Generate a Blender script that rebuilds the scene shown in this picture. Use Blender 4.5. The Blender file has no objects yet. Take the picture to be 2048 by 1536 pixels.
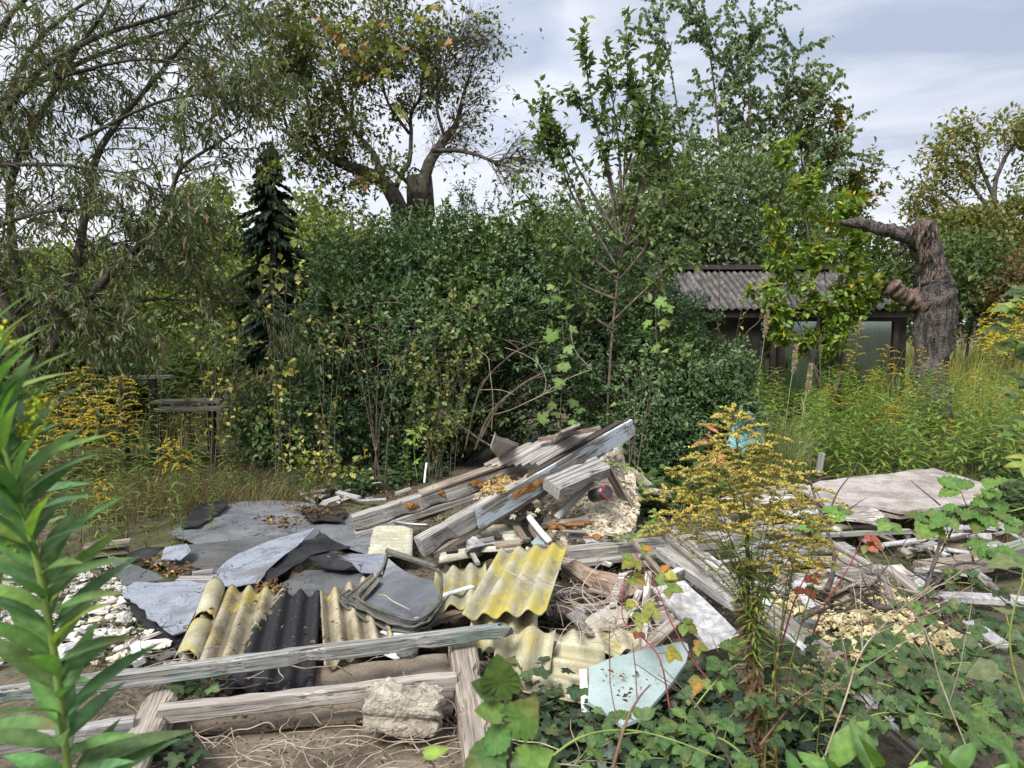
import bpy, bmesh, math, random
import numpy as np
from mathutils import Vector, Matrix, noise, geometry
R = math.radians
scene = bpy.context.scene
COL = scene.collection
rng = random.Random(11)
nrs = np.random.RandomState(7)

# ------------------------------------------------------------------ camera, sky, sun, exposure
FPX, PITCH, CAMZ = 1518.0, R(4.45), 1.70          # focal length in photo pixels, downward pitch, eye height
cam_d = bpy.data.cameras.new('camera')
cam = bpy.data.objects.new('camera', cam_d); COL.objects.link(cam)
cam.location = (0, 0, CAMZ); cam.rotation_euler = (R(90) - PITCH, 0, 0)
cam_d.sensor_width = 36; cam_d.lens = 36 * FPX / 2048
cam_d.clip_start = 0.05; cam_d.clip_end = 3000
cam_d.dof.use_dof = True; cam_d.dof.focus_distance = 5.2; cam_d.dof.aperture_fstop = 8.5
scene.camera = cam
scene.view_settings.view_transform = 'Standard'; scene.view_settings.look = 'None'
scene.view_settings.exposure = 0.78; scene.view_settings.gamma = 1
scene.cycles.max_bounces = 6; scene.cycles.diffuse_bounces = 3; scene.cycles.glossy_bounces = 2
scene.cycles.transmission_bounces = 4; scene.cycles.transparent_max_bounces = 6
scene.cycles.caustics_reflective = False; scene.cycles.caustics_refractive = False

SUN_EL, SUN_AZ = R(50), R(215)                    # azimuth clockwise from +Y: behind the camera, to the left
world = bpy.data.worlds.new('World'); scene.world = world; world.use_nodes = True

def nd(nt, typ, ins=None, **attrs):
    n = nt.nodes.new(typ)
    for k, v in attrs.items(): setattr(n, k, v)
    for k, v in (ins or {}).items():
        s = n.inputs[k]
        if isinstance(v, bpy.types.NodeSocket): nt.links.new(v, s)
        elif isinstance(v, (tuple, list)) and len(v) == 3 and s.type == 'RGBA': s.default_value = (*v, 1)
        else: s.default_value = v
    return n

def mth(nt, op, a, b=0.0, c=None, clamp=False):
    ins = {0: a, 1: b}
    if c is not None: ins[2] = c
    return nd(nt, 'ShaderNodeMath', ins, operation=op, use_clamp=clamp).outputs[0]

def mix(nt, f, a, b, blend='MIX'):
    n = nd(nt, 'ShaderNodeMix', {'Factor': f}, data_type='RGBA', blend_type=blend)
    for k, v in ((6, a), (7, b)):
        if isinstance(v, bpy.types.NodeSocket): nt.links.new(v, n.inputs[k])
        else: n.inputs[k].default_value = (*v[:3], 1)
    return n.outputs[2]

def ramp(nt, f, lo, hi):
    return nd(nt, 'ShaderNodeMapRange', {0: f, 1: lo, 2: hi, 3: 0.0, 4: 1.0}, clamp=True, interpolation_type='SMOOTHSTEP').outputs[0]

def build_sky():
    nt = world.node_tree; nt.nodes.clear()
    sky = nd(nt, 'ShaderNodeTexSky', sky_type='NISHITA', sun_disc=False, sun_elevation=SUN_EL, sun_rotation=SUN_AZ, air_density=1.0, dust_density=1.5)
    d = nd(nt, 'ShaderNodeTexCoord').outputs['Generated']
    sx = nd(nt, 'ShaderNodeSeparateXYZ', {0: d})
    zz = mth(nt, 'ADD', mth(nt, 'MAXIMUM', sx.outputs[2], 0.0), 0.16)
    u = mth(nt, 'DIVIDE', sx.outputs[0], zz); v = mth(nt, 'DIVIDE', sx.outputs[1], zz)
    uv = nd(nt, 'ShaderNodeCombineXYZ', {0: u, 1: v, 2: 0.3}).outputs[0]
    n1 = nd(nt, 'ShaderNodeTexNoise', {'Vector': uv, 'Scale': 0.55, 'Detail': 4.0, 'Roughness': 0.5, 'Distortion': 0.4}).outputs[0]
    n2 = nd(nt, 'ShaderNodeTexNoise', {'Vector': uv, 'Scale': 1.5, 'Detail': 6.0, 'Roughness': 0.55}).outputs[0]
    # a darker bank of cloud stands in the north-east, a small dark scrap north of it
    def toward(vec):
        a = Vector(vec).normalized()
        return nd(nt, 'ShaderNodeVectorMath', {0: d, 1: tuple(a)}, operation='DOT_PRODUCT').outputs['Value']
    bank = ramp(nt, mth(nt, 'ADD', toward((0.52, 1, 0.33)), mth(nt, 'MULTIPLY', mth(nt, 'SUBTRACT', n2, 0.5), 0.10)), 0.90, 1.0)
    scrap = ramp(nt, mth(nt, 'ADD', toward((0.0, 1, 0.38)), mth(nt, 'MULTIPLY', mth(nt, 'SUBTRACT', n2, 0.5), 0.006)), 0.9972, 0.9992)
    dark = mth(nt, 'ADD', mth(nt, 'MULTIPLY', ramp(nt, n1, 0.40, 0.62), 0.62), mth(nt, 'ADD', mth(nt, 'ADD', mth(nt, 'MULTIPLY', bank, 0.60), mth(nt, 'MULTIPLY', ramp(nt, n2, 0.47, 0.66), 0.40)), mth(nt, 'MULTIPLY', scrap, 0.5)), clamp=True)
    uv2 = nd(nt, 'ShaderNodeVectorMath', {0: nd(nt, 'ShaderNodeVectorRotate', {'Vector': uv, 'Angle': 0.5}, rotation_type='Z_AXIS').outputs[0], 1: (0.7, 2.6, 1.0)}, operation='MULTIPLY').outputs[0]
    n3 = nd(nt, 'ShaderNodeTexNoise', {'Vector': uv2, 'Scale': 0.9, 'Detail': 5.0, 'Roughness': 0.55, 'Distortion': 0.6}).outputs[0]
    dark = mth(nt, 'MULTIPLY', dark, mth(nt, 'ADD', mth(nt, 'MULTIPLY', ramp(nt, n3, 0.30, 0.70), 0.75), 0.38), clamp=True)
    cloud = mix(nt, dark, (6.2, 6.35, 6.9), (2.9, 3.35, 4.3))
    cover = ramp(nt, n2, 0.30, 0.5)
    col = mix(nt, mth(nt, 'MAXIMUM', cover, 0.80), sky.outputs[0], cloud)
    hz = ramp(nt, sx.outputs[2], 0.24, 0.03)
    hz = mth(nt, 'MULTIPLY', hz, 0.75)
    col = mix(nt, hz, col, (6.6, 6.7, 6.7))
    bg = nd(nt, 'ShaderNodeBackground', {'Color': col, 'Strength': 0.1})
    out = nd(nt, 'ShaderNodeOutputWorld'); nt.links.new(bg.outputs[0], out.inputs[0])
build_sky()
sun_d = bpy.data.lights.new('sun', 'SUN'); sun_d.energy = 3.2; sun_d.angle = R(24); sun_d.color = (1.0, 0.975, 0.93)
sun = bpy.data.objects.new('sun', sun_d); COL.objects.link(sun)
sv = Vector((math.sin(SUN_AZ) * math.cos(SUN_EL), math.cos(SUN_AZ) * math.cos(SUN_EL), math.sin(SUN_EL)))
sun.rotation_euler = sv.to_track_quat('Z', 'Y').to_euler()

# ------------------------------------------------------------------ geometry helpers
def ray(x, y):
    dx, dy = (x - 1024) / FPX, -(y - 768) / FPX
    return Vector((dx, math.cos(PITCH) + dy * math.sin(PITCH), -math.sin(PITCH) + dy * math.cos(PITCH)))
def P(x, y, z):            # world point of height z seen in direction of photo point x, y
    r = ray(x, y); return Vector((0, 0, CAMZ)) + r * ((z - CAMZ) / r.z)
def Q(x, y, Y):            # world point at distance Y
    r = ray(x, y); return Vector((0, 0, CAMZ)) + r * (Y / r.y)
def nz(p, s=1.0, o=0.0): return noise.noise(Vector((p[0] * s + o, p[1] * s - o, p[2] * s + 3.1 * o)))

def sstep(a, b, x):
    t = max(0.0, min(1.0, (x - a) / (b - a))); return t * t * (3 - 2 * t)
def gh(x, y):              # height of the ground: a low mound of rubble, rough soil around it
    m = sstep(1.6, 3.0, y) * (1 - sstep(6.3, 7.6, y)) * sstep(-3.6, -2.6, x) * (1 - sstep(3.6, 4.6, x))
    return 0.11 * m + 0.035 * noise.noise(Vector((x * 0.9, y * 0.9, 0))) + 0.02 * noise.noise(Vector((x * 3.1, y * 3.1, 5)))
def onground(x, y): return Vector((x, y, gh(x, y)))
def PG(x, y):              # photo point on the ground
    p = P(x, y, 0.05)
    for _ in range(4): p = P(x, y, gh(p.x, p.y))
    return p

def tag(o, label, cat, group=None, kind=None):
    if label: o['label'] = label
    if cat: o['category'] = cat
    if group: o['group'] = group
    if kind: o['kind'] = kind
    return o
def thing(name, label, cat, loc, group=None, kind=None):
    o = bpy.data.objects.new(name, None); COL.objects.link(o); o.empty_display_size = 0.1
    o.location = loc
    return tag(o, label, cat, group, kind)
def link(name, me, mat, parent=None, loc=None):
    o = bpy.data.objects.new(name, me); COL.objects.link(o)
    if mat: me.materials.append(mat)
    if parent is not None:
        o.parent = parent
        o.location = -Vector(parent.location)     # meshes are written in world space; things are Empties without rotation
    return o
def dup(root, loc, rz=0.0, sc=1.0, tilt=(0, 0), label=None, group=None):
    r = root.copy(); COL.objects.link(r); r.location = loc; r.rotation_euler = (tilt[0], tilt[1], rz); r.scale = (sc, sc, sc)
    if label: r['label'] = label
    if group: r['group'] = group
    for ch in root.children:
        c = ch.copy(); COL.objects.link(c); c.parent = r
    return r

class MB:
    def __init__(s): s.v, s.f, s.c = [], [], []
    def tube(s, pts, rad, n=6, cap=True, rough=0.0, col=None, seed=0.0):
        pts = [Vector(p) for p in pts]
        if not isinstance(rad, (list, tuple)): rad = [rad] * len(pts)
        b = len(s.v); t0 = (pts[1] - pts[0]).normalized()
        a = t0.cross(Vector((0.3, 0.2, 1)));  a = a.normalized() if a.length > 1e-4 else Vector((1, 0, 0))
        for i, p in enumerate(pts):
            t = (pts[min(i + 1, len(pts) - 1)] - pts[max(i - 1, 0)])
            t = t.normalized() if t.length > 1e-9 else t0
            a = a - t * a.dot(t); a = a.normalized() if a.length > 1e-6 else t.orthogonal().normalized()
            c = t.cross(a)
            for k in range(n):
                an = 2 * math.pi * k / n; d = a * math.cos(an) + c * math.sin(an); r = rad[i]
                if rough: r *= 1 + rough * noise.noise((p + d * r) * (0.9 / max(r, 0.01)) + Vector((seed, seed, 0)))
                s.v.append(tuple(p + d * r)); s.c.append(col)
        for i in range(len(pts) - 1):
            for k in range(n):
                k2 = (k + 1) % n
                s.f.append((b + i * n + k, b + i * n + k2, b + (i + 1) * n + k2, b + (i + 1) * n + k))
        if cap:
            s.f.append(tuple(b + k for k in reversed(range(n)))); e = b + (len(pts) - 1) * n
            s.f.append(tuple(e + k for k in range(n)))
        return s
    def box(s, c, sx, sy, sz, rot=None, jit=0.0):
        b = len(s.v)
        for x in (-1, 1):
            for y in (-1, 1):
                for z in (-1, 1):
                    p = Vector((x * sx / 2, y * sy / 2, z * sz / 2))
                    if jit: p += Vector((rng.uniform(-jit, jit), rng.uniform(-jit, jit), rng.uniform(-jit, jit)))
                    if rot is not None: p = rot @ p
                    s.v.append(tuple(Vector(c) + p)); s.c.append(None)
        for f in ((0, 1, 3, 2), (4, 6, 7, 5), (0, 4, 5, 1), (2, 3, 7, 6), (0, 2, 6, 4), (1, 5, 7, 3)): s.f.append(tuple(b + i for i in f))
        return s
    def add(s, vs, fs, col=None):
        b = len(s.v); s.v += [tuple(v) for v in vs]; s.c += [col] * len(vs); s.f += [tuple(b + i for i in f) for f in fs]; return s
    def mesh(s, name, smooth=False):
        me = bpy.data.meshes.new(name); me.from_pydata(s.v, [], s.f); me.update()
        if smooth: me.polygons.foreach_set('use_smooth', [True] * len(me.polygons))
        if any(c is not None for c in s.c):
            at = me.attributes.new('Col', 'FLOAT_COLOR', 'POINT')
            at.data.foreach_set('color', [q for c in s.c for q in (*(c or (0.1, 0.1, 0.1)), 1.0)])
        return me
    def build(s, name, mat, parent=None, smooth=False): return link(name, s.mesh(name, smooth), mat, parent)

# ------------------------------------------------------------------ leaf clouds
def T_lo(w=0.4, fold=0.12, at=0.45, bend=0.1):
    return np.array([[0, 0, 0], [at, w / 2, fold], [1, 0, -bend], [at, -w / 2, fold]]), [(0, 2, 1), (0, 3, 2)]
def T_hi(w=0.3, fold=0.10, bend=0.25, prof=((0.12, 0.45), (0.35, 0.95), (0.6, 0.85), (0.85, 0.4)), stalk=0.0):
    v = [[0, 0, 0]]; f = []
    for t, k in prof:
        h = -bend * t * t
        v += [[t, w / 2 * k, h + fold * w * k], [t, 0, h], [t, -w / 2 * k, h + fold * w * k]]
    v.append([1, 0, -bend])
    n = len(prof); f += [(0, 2, 1), (0, 3, 2)]
    for i in range(n - 1):
        a = 1 + 3 * i; f += [(a, a + 1, a + 4, a + 3), (a + 1, a + 2, a + 5, a + 4)]
    a = 1 + 3 * (n - 1); f += [(a, a + 1, 3 * n + 1), (a + 1, a + 2, 3 * n + 1)]
    return np.array(v, float), f
def T_lobe(out, cup=0.1, cx=0.35, pleat=0.0):
    v = [[cx, 0, 0.0]] + [[a, b, cup * (abs(b) ** 1.3) - 0.12 * a * a + pleat * (1 if i % 2 else -1) * (abs(b) > 0.05)] for i, (a, b) in enumerate(out)]
    n = len(out); return np.array(v, float), [(0, 1 + (i + 1) % n, 1 + i) for i in range(n)]
def sym(half): return [(a, b) for a, b in half] + [(a, -b) for a, b in reversed(half) if abs(b) > 1e-6]
T_MAPLE = T_lobe(sym([(0.0, 0.0), (0.02, 0.22), (-0.02, 0.46), (0.16, 0.36), (0.26, 0.52), (0.30, 0.38), (0.44, 0.62), (0.50, 0.50), (0.62, 0.50), (0.50, 0.24), (0.66, 0.22), (0.72, 0.28), (0.78, 0.16), (1.0, 0.0)]))
T_IVY = T_lobe(sym([(0.05, 0.0), (-0.08, 0.22), (0.02, 0.42), (0.24, 0.34), (0.42, 0.52), (0.52, 0.26), (0.75, 0.16), (1.0, 0.0)]), 0.15, 0.35, 0.03)
T_SERR = T_lobe(sym([(0.0, 0.0), (0.06, 0.17), (0.12, 0.19), (0.20, 0.31), (0.27, 0.31), (0.36, 0.38), (0.43, 0.36), (0.53, 0.37), (0.60, 0.32), (0.69, 0.29), (0.75, 0.22), (0.84, 0.17), (0.89, 0.09), (1.0, 0.0)]), 0.35, 0.45, 0.045)
T_BIRCH = T_lobe(sym([(0.0, 0.0), (0.05, 0.2), (0.22, 0.36), (0.45, 0.3), (0.72, 0.14), (1.0, 0.0)]), 0.2)
T_FLOR = (np.array([[0, 0, 0], [0.5, 0.3, 0.15], [1, 0, 0], [0.5, -0.3, 0.15], [0.5, 0, 0.5]]), [(0, 1, 4), (1, 2, 4), (2, 3, 4), (3, 0, 4)])

def unit(a): return a / np.maximum(np.linalg.norm(a, axis=1, keepdims=True), 1e-9)
def rndu(n, rs=nrs): return unit(rs.normal(size=(n, 3)))
def palette(n, pal, jit=0.18, rs=nrs):
    w = np.array([p[1] for p in pal], float); idx = rs.choice(len(pal), n, p=w / w.sum())
    c = np.array([p[0] for p in pal])[idx]
    return np.clip(c * (1 + jit * rs.normal(size=(n, 1))) * (1 + 0.06 * rs.normal(size=(n, 3))), 0.004, 0.9)
def leaf_mesh(name, pos, dr, nrm, L, tmpl, col):
    tv, tf = tmpl; n = len(pos); k = len(tv)
    D = unit(np.asarray(dr, float)); S = unit(np.cross(np.asarray(nrm, float), D)); N = np.cross(D, S)
    L = np.broadcast_to(np.asarray(L, float), (n,))[:, None, None]
    V = np.asarray(pos, float)[:, None, :] + L * (tv[None, :, 0:1] * D[:, None, :] + tv[None, :, 1:2] * S[:, None, :] + tv[None, :, 2:3] * N[:, None, :])
    lt = np.array([len(f) for f in tf]); li = np.concatenate([np.array(f) for f in tf])
    loops = (li[None, :] + (np.arange(n) * k)[:, None]).ravel(); tot = np.tile(lt, n)
    st = np.concatenate([[0], np.cumsum(tot)[:-1]])
    me = bpy.data.meshes.new(name)
    me.vertices.add(n * k); me.vertices.foreach_set('co', V.ravel())
    me.loops.add(len(loops)); me.loops.foreach_set('vertex_index', loops.astype(np.int32))
    me.polygons.add(len(tot)); me.polygons.foreach_set('loop_start', st.astype(np.int32)); me.polygons.foreach_set('loop_total', tot.astype(np.int32))
    at = me.attributes.new('Col', 'FLOAT_COLOR', 'POINT')
    vein = np.where((np.abs(tv[:, 1]) < 1e-6) & (tv[:, 0] < 0.97), 1.22, 0.93) if k > 6 else np.ones(k)      # paler midrib
    cc = np.repeat(col, k, axis=0) * np.tile(vein, n)[:, None]
    if k > 9:                                                        # some leaves have browned, withered ends
        br = np.repeat((nrs.rand(n) < 0.22) * nrs.rand(n), k) * np.tile(np.clip((tv[:, 0] - 0.55) / 0.4, 0, 1), n); cc = cc * (1 - br[:, None]) + np.array([0.20, 0.13, 0.06]) * br[:, None]
    at.data.foreach_set('color', np.concatenate([cc, np.ones((n * k, 1))], axis=1).ravel())
    me.update(calc_edges=True); return me
def leaves(name, pos, dr, nrm, L, tmpl, pal, mat, parent=None, jit=0.18):
    pos = np.array([tuple(p) for p in pos]) if not isinstance(pos, np.ndarray) else pos
    dr = np.array([tuple(p) for p in dr]) if not isinstance(dr, np.ndarray) else dr
    nrm = np.array([tuple(p) for p in nrm]) if not isinstance(nrm, np.ndarray) else nrm
    return link(name, leaf_mesh(name, pos, dr, nrm, L, tmpl, palette(len(pos), pal, jit)), mat, parent)

# ------------------------------------------------------------------ materials
def newmat(name):
    m = bpy.data.materials.new(name); m.use_nodes = True; nt = m.node_tree; nt.nodes.clear()
    out = nd(nt, 'ShaderNodeOutputMaterial'); b = nd(nt, 'ShaderNodeBsdfPrincipled'); nt.links.new(b.outputs[0], out.inputs[0])
    return m, nt, b, out
def coords(nt, scale=(1, 1, 1), rand=True):
    v = nd(nt, 'ShaderNodeTexCoord').outputs['Object']
    if rand:
        o = nd(nt, 'ShaderNodeObjectInfo').outputs['Random']
        v = nd(nt, 'ShaderNodeVectorMath', {0: v, 1: mth(nt, 'MULTIPLY', o, 37.0)}, operation='ADD').outputs[0]
    return nd(nt, 'ShaderNodeVectorMath', {0: v, 1: scale}, operation='MULTIPLY').outputs[0]
def nse(nt, v, s=1.0, det=3.0, ro=0.55): return nd(nt, 'ShaderNodeTexNoise', {'Vector': v, 'Scale': s, 'Detail': det, 'Roughness': ro}).outputs[0]
def bump(nt, b, h, st=0.5, dist=0.01): nt.links.new(nd(nt, 'ShaderNodeBump', {'Height': h, 'Strength': st, 'Distance': dist}).outputs[0], b.inputs['Normal'])
def setc(nt, b, c):
    if isinstance(c, bpy.types.NodeSocket): nt.links.new(c, b.inputs['Base Color'])
    else: b.inputs['Base Color'].default_value = (*c, 1)

def leafmat(name, trans=0.3, rough=0.5, spec=0.35):
    m, nt, b, out = newmat(name)
    c = nd(nt, 'ShaderNodeAttribute', attribute_name='Col').outputs['Color']
    vn = nse(nt, coords(nt, rand=False), 70, 3, 0.6); c = mix(nt, ramp(nt, vn, 0.3, 0.7), mix(nt, 1.0, c, (0.74, 0.76, 0.7), 'MULTIPLY'), mix(nt, 1.0, c, (1.22, 1.2, 1.15), 'MULTIPLY'))
    setc(nt, b, c); b.inputs['Roughness'].default_value = rough; b.inputs['Specular IOR Level'].default_value = spec
    if trans:
        tc = mix(nt, 1.0, c, (1.6, 1.7, 0.7), 'MULTIPLY')
        t = nd(nt, 'ShaderNodeBsdfTranslucent', {'Color': tc})
        ms = nd(nt, 'ShaderNodeMixShader', {0: trans}); nt.links.new(b.outputs[0], ms.inputs[1]); nt.links.new(t.outputs[0], ms.inputs[2])
        nt.links.new(ms.outputs[0], out.inputs[0])
    return m
M_LEAF = leafmat('leaf'); M_GLOSS = leafmat('glossy_leaf', 0.18, 0.42, 0.3); M_DRY = leafmat('dry_plant', 0.2, 0.8, 0.1)

def wood(name, dark, light, paint=None, pamt=0.5, moss=None, mamt=0.3, brown=None, fine=1.0, rand=True):
    m, nt, b, out = newmat(name)
    v = coords(nt, (2.2, 75 * fine, 75 * fine), rand); v2 = coords(nt, (3.5, 11, 11), rand); v3 = coords(nt, (4, 190 * fine, 190 * fine), rand)
    g = nse(nt, v, 1.0, 5, 0.6); g3 = nse(nt, v3, 1.0, 3, 0.6); bl = nse(nt, v2, 1.0, 4, 0.6)
    c = mix(nt, ramp(nt, g, 0.3, 0.72), dark, light)
    c = mix(nt, ramp(nt, bl, 0.42, 0.7), c, tuple(x * 0.62 for x in light))
    if rand:
        rv = nd(nt, 'ShaderNodeObjectInfo').outputs['Random']; rw = nd(nt, 'ShaderNodeTexWhiteNoise', {'W': rv}, noise_dimensions='1D').outputs['Value']
        c = mix(nt, mth(nt, 'MULTIPLY', rv, 0.9), c, mix(nt, 1.0, c, (1.0, 0.91, 0.82), 'MULTIPLY')); c = mix(nt, mth(nt, 'MULTIPLY', rw, 0.8), c, mix(nt, 1.0, c, (0.74, 0.74, 0.74), 'MULTIPLY'))
    dirt = ramp(nt, nse(nt, coords(nt, (1.3, 3, 3), rand), 2.2, 5, 0.65), 0.52, 0.70); c = mix(nt, mth(nt, 'MULTIPLY', dirt, 0.35), c, (0.11, 0.095, 0.075))
    if brown: c = mix(nt, mth(nt, 'MULTIPLY', ramp(nt, nse(nt, v2, 0.6, 3), 0.45, 0.62), 0.8), c, brown)
    if moss: c = mix(nt, mth(nt, 'MULTIPLY', ramp(nt, nse(nt, v2, 1.3, 4), 0.5, 0.72), mamt), c, moss)
    crack = ramp(nt, g3, 0.43, 0.34)
    c = mix(nt, mth(nt, 'MULTIPLY', crack, 0.75), c, tuple(x * 0.3 for x in dark))
    hgt = mth(nt, 'SUBTRACT', mth(nt, 'ADD', g, mth(nt, 'MULTIPLY', g3, 0.6)), crack)
    if paint:
        pm = ramp(nt, mth(nt, 'ADD', mth(nt, 'MULTIPLY', bl, 0.7), mth(nt, 'MULTIPLY', g, 0.4)), 0.56 + 0.25 * (0.5 - pamt), 0.59 + 0.25 * (0.5 - pamt))
        pc = mix(nt, nse(nt, v2, 3.0, 3), tuple(x * 0.85 for x in paint), tuple(min(1, x * 1.08) for x in paint))
        c = mix(nt, pm, c, pc); hgt = mth(nt, 'ADD', hgt, mth(nt, 'MULTIPLY', pm, 0.8))
    setc(nt, b, c); b.inputs['Roughness'].default_value = 0.85; b.inputs['Specular IOR Level'].default_value = 0.2
    bump(nt, b, hgt, 0.7, 0.006)
    return m
M_WOOD = wood('weathered_wood', (0.17, 0.165, 0.16), (0.58, 0.57, 0.55))
M_WOODB = wood('weathered_brown_wood', (0.14, 0.12, 0.10), (0.46, 0.42, 0.37), brown=(0.20, 0.14, 0.10))
M_WOODW = wood('flaking_white_paint', (0.15, 0.14, 0.13), (0.44, 0.42, 0.39), paint=(0.46, 0.52, 0.56), pamt=0.62)
M_WOODF = wood('faded_white_paint', (0.14, 0.13, 0.12), (0.46, 0.44, 0.42), paint=(0.56, 0.58, 0.58), pamt=0.30)
M_WOODP = wood('pale_peeling_paint', (0.18, 0.15, 0.13), (0.50, 0.46, 0.42), paint=(0.56, 0.53, 0.49), pamt=0.5)
M_WOODG = wood('greenish_wood', (0.14, 0.14, 0.13), (0.55, 0.55, 0.53), moss=(0.16, 0.25, 0.21), mamt=0.75)
M_ROT = wood('rotten_wood', (0.16, 0.11, 0.085), (0.48, 0.40, 0.34), moss=(0.25, 0.16, 0.11), mamt=.5)
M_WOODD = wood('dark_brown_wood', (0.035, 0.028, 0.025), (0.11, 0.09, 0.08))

def plain(name, c1, c2, sc=8.0, rough=0.8, spec=0.25, bmp=0.3, bd=0.004, fine=60.0, metal=0.0, rand=True, dirty=0.0):
    m, nt, b, out = newmat(name); v = coords(nt, (1, 1, 1), rand)
    a = nse(nt, v, sc, 5, 0.6); f = nse(nt, v, fine, 3, 0.6)
    c = mix(nt, ramp(nt, mth(nt, 'ADD', mth(nt, 'MULTIPLY', a, 0.7), mth(nt, 'MULTIPLY', f, 0.3)), 0.36, 0.64), c1, c2)
    if dirty: c = mix(nt, mth(nt, 'MULTIPLY', ramp(nt, nse(nt, v, 3.0, 7, 0.7), 0.50, 0.68), dirty), c, (0.10, 0.082, 0.06))
    setc(nt, b, c); b.inputs['Roughness'].default_value = rough; b.inputs['Specular IOR Level'].default_value = spec; b.inputs['Metallic'].default_value = metal
    if bmp: bump(nt, b, mth(nt, 'ADD', f, a), bmp, bd)
    return m
M_BARK = plain('grey_brown_bark', (0.045, 0.038, 0.032), (0.17, 0.15, 0.12), 9, bmp=1.0, bd=0.02, fine=38, rand=False)
M_BARKD = plain('dark_bark', (0.030, 0.026, 0.022), (0.11, 0.096, 0.078), 9, bmp=1.0, bd=0.02, fine=38, rand=False)
M_TWIG = plain('twig_bark', (0.055, 0.042, 0.034), (0.16, 0.125, 0.10), 14, bmp=0.3, rand=False)
M_PALETWIG = plain('dry_stalk', (0.28, 0.22, 0.17), (0.55, 0.47, 0.38), 14, bmp=0.2, rand=False)
M_FOAMW = plain('white_foam', (0.42, 0.40, 0.34), (0.74, 0.73, 0.68), 14, bmp=0.9, bd=0.01, fine=45, dirty=0.6)
M_FOAMD = plain('dirty_foam', (0.34, 0.30, 0.20), (0.70, 0.66, 0.52), 12, bmp=0.9, bd=0.01, fine=45)
M_FOAMY = plain('yellow_foam', (0.42, 0.33, 0.14), (0.76, 0.69, 0.46), 14, bmp=1.0, bd=0.012, fine=40)
M_FLUFF = plain('pale_insulation', (0.36, 0.29, 0.18), (0.74, 0.69, 0.56), 20, bmp=1.0, bd=0.015, fine=55)
M_WOOL = plain('amber_insulation', (0.28, 0.17, 0.055), (0.60, 0.45, 0.20), 14, bmp=1.0, bd=0.015, fine=50)
M_ORANGE = plain('orange_foam', (0.16, 0.070, 0.018), (0.34, 0.165, 0.05), 25, bmp=0.8, bd=0.006, fine=120)
M_CONC = plain('rough_concrete', (0.22, 0.19, 0.155), (0.47, 0.42, 0.35), 11, bmp=1.0, bd=0.012, fine=70, dirty=0.6)
M_BLUE = plain('pale_blue_plastic', (0.22, 0.29, 0.288), (0.31, 0.385, 0.38), 5, rough=0.5, spec=0.3, bmp=0.2, fine=110, dirty=0.35)
M_TEAL = plain('teal_plastic', (0.10, 0.24, 0.25), (0.16, 0.33, 0.34), 5, rough=0.5, bmp=0.1)
M_PVC = plain('white_plastic', (0.52, 0.53, 0.52), (0.70, 0.70, 0.68), 20, rough=0.4, bmp=0.05)
M_RED = plain('red_plastic', (0.28, 0.025, 0.03), (0.40, 0.05, 0.05), 20, rough=0.4, bmp=0)
M_GREYP = plain('grey_plastic', (0.13, 0.145, 0.15), (0.21, 0.225, 0.235), 9, rough=0.5, spec=0.4, bmp=0.1)
M_TRAY = plain('grey_tray_plastic', (0.075, 0.082, 0.095), (0.125, 0.132, 0.145), 5, rough=0.38, spec=0.5, bmp=0.06)
M_LEATHER = plain('dull_dark_vinyl', (0.05, 0.05, 0.042), (0.13, 0.125, 0.10), 9, rough=0.5, spec=0.4, bmp=0.3)
M_BLACK = plain('black_felt', (0.008, 0.008, 0.010), (0.03, 0.03, 0.033), 6, rough=0.75, spec=0.3, bmp=0.5, bd=0.003, fine=90)
M_TERRA = plain('terracotta', (0.40, 0.18, 0.12), (0.52, 0.26, 0.18), 12, rough=0.7, bmp=0.2)
M_SOIL = plain('dark_soil', (0.05, 0.038, 0.028), (0.13, 0.10, 0.075), 9, bmp=1.0, bd=0.02, fine=40, rand=False)
M_PLY = plain('stained_board', (0.22, 0.185, 0.165), (0.42, 0.385, 0.36), 5, bmp=0.4, fine=50, dirty=0.6)
M_FRAME = plain('brown_window_frame', (0.030, 0.020, 0.017), (0.060, 0.043, 0.038), 8, rough=.5, bmp=.2, rand=False)
M_SHED = plain('dark_shed_paint', (0.014, 0.011, 0.010), (0.034, 0.027, 0.024), 8, rough=.6, bmp=.3, rand=False)
M_PLYW = plain('speckled_white_board', (0.24, 0.245, 0.28), (0.50, 0.48, 0.45), 26, bmp=0.5, fine=90, dirty=0.6)
M_PLYWR = plain('dirty_white_board', (0.40, 0.36, 0.29), (0.66, 0.62, 0.54), 12, bmp=0.5, fine=70, dirty=0.6)
M_EDGE = plain('broken_board_edge', (0.10, 0.07, 0.05), (0.26, 0.20, 0.15), 20, bmp=0.8)
M_RAG = plain('dark_blue_cloth', (0.015, 0.018, 0.026), (0.05, 0.06, 0.085), 10, bmp=0.4)
M_STEEL = plain('dull_steel', (0.20, 0.21, 0.22), (0.36, 0.37, 0.38), 9, rough=0.45, metal=0.7, bmp=0.1)

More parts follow.
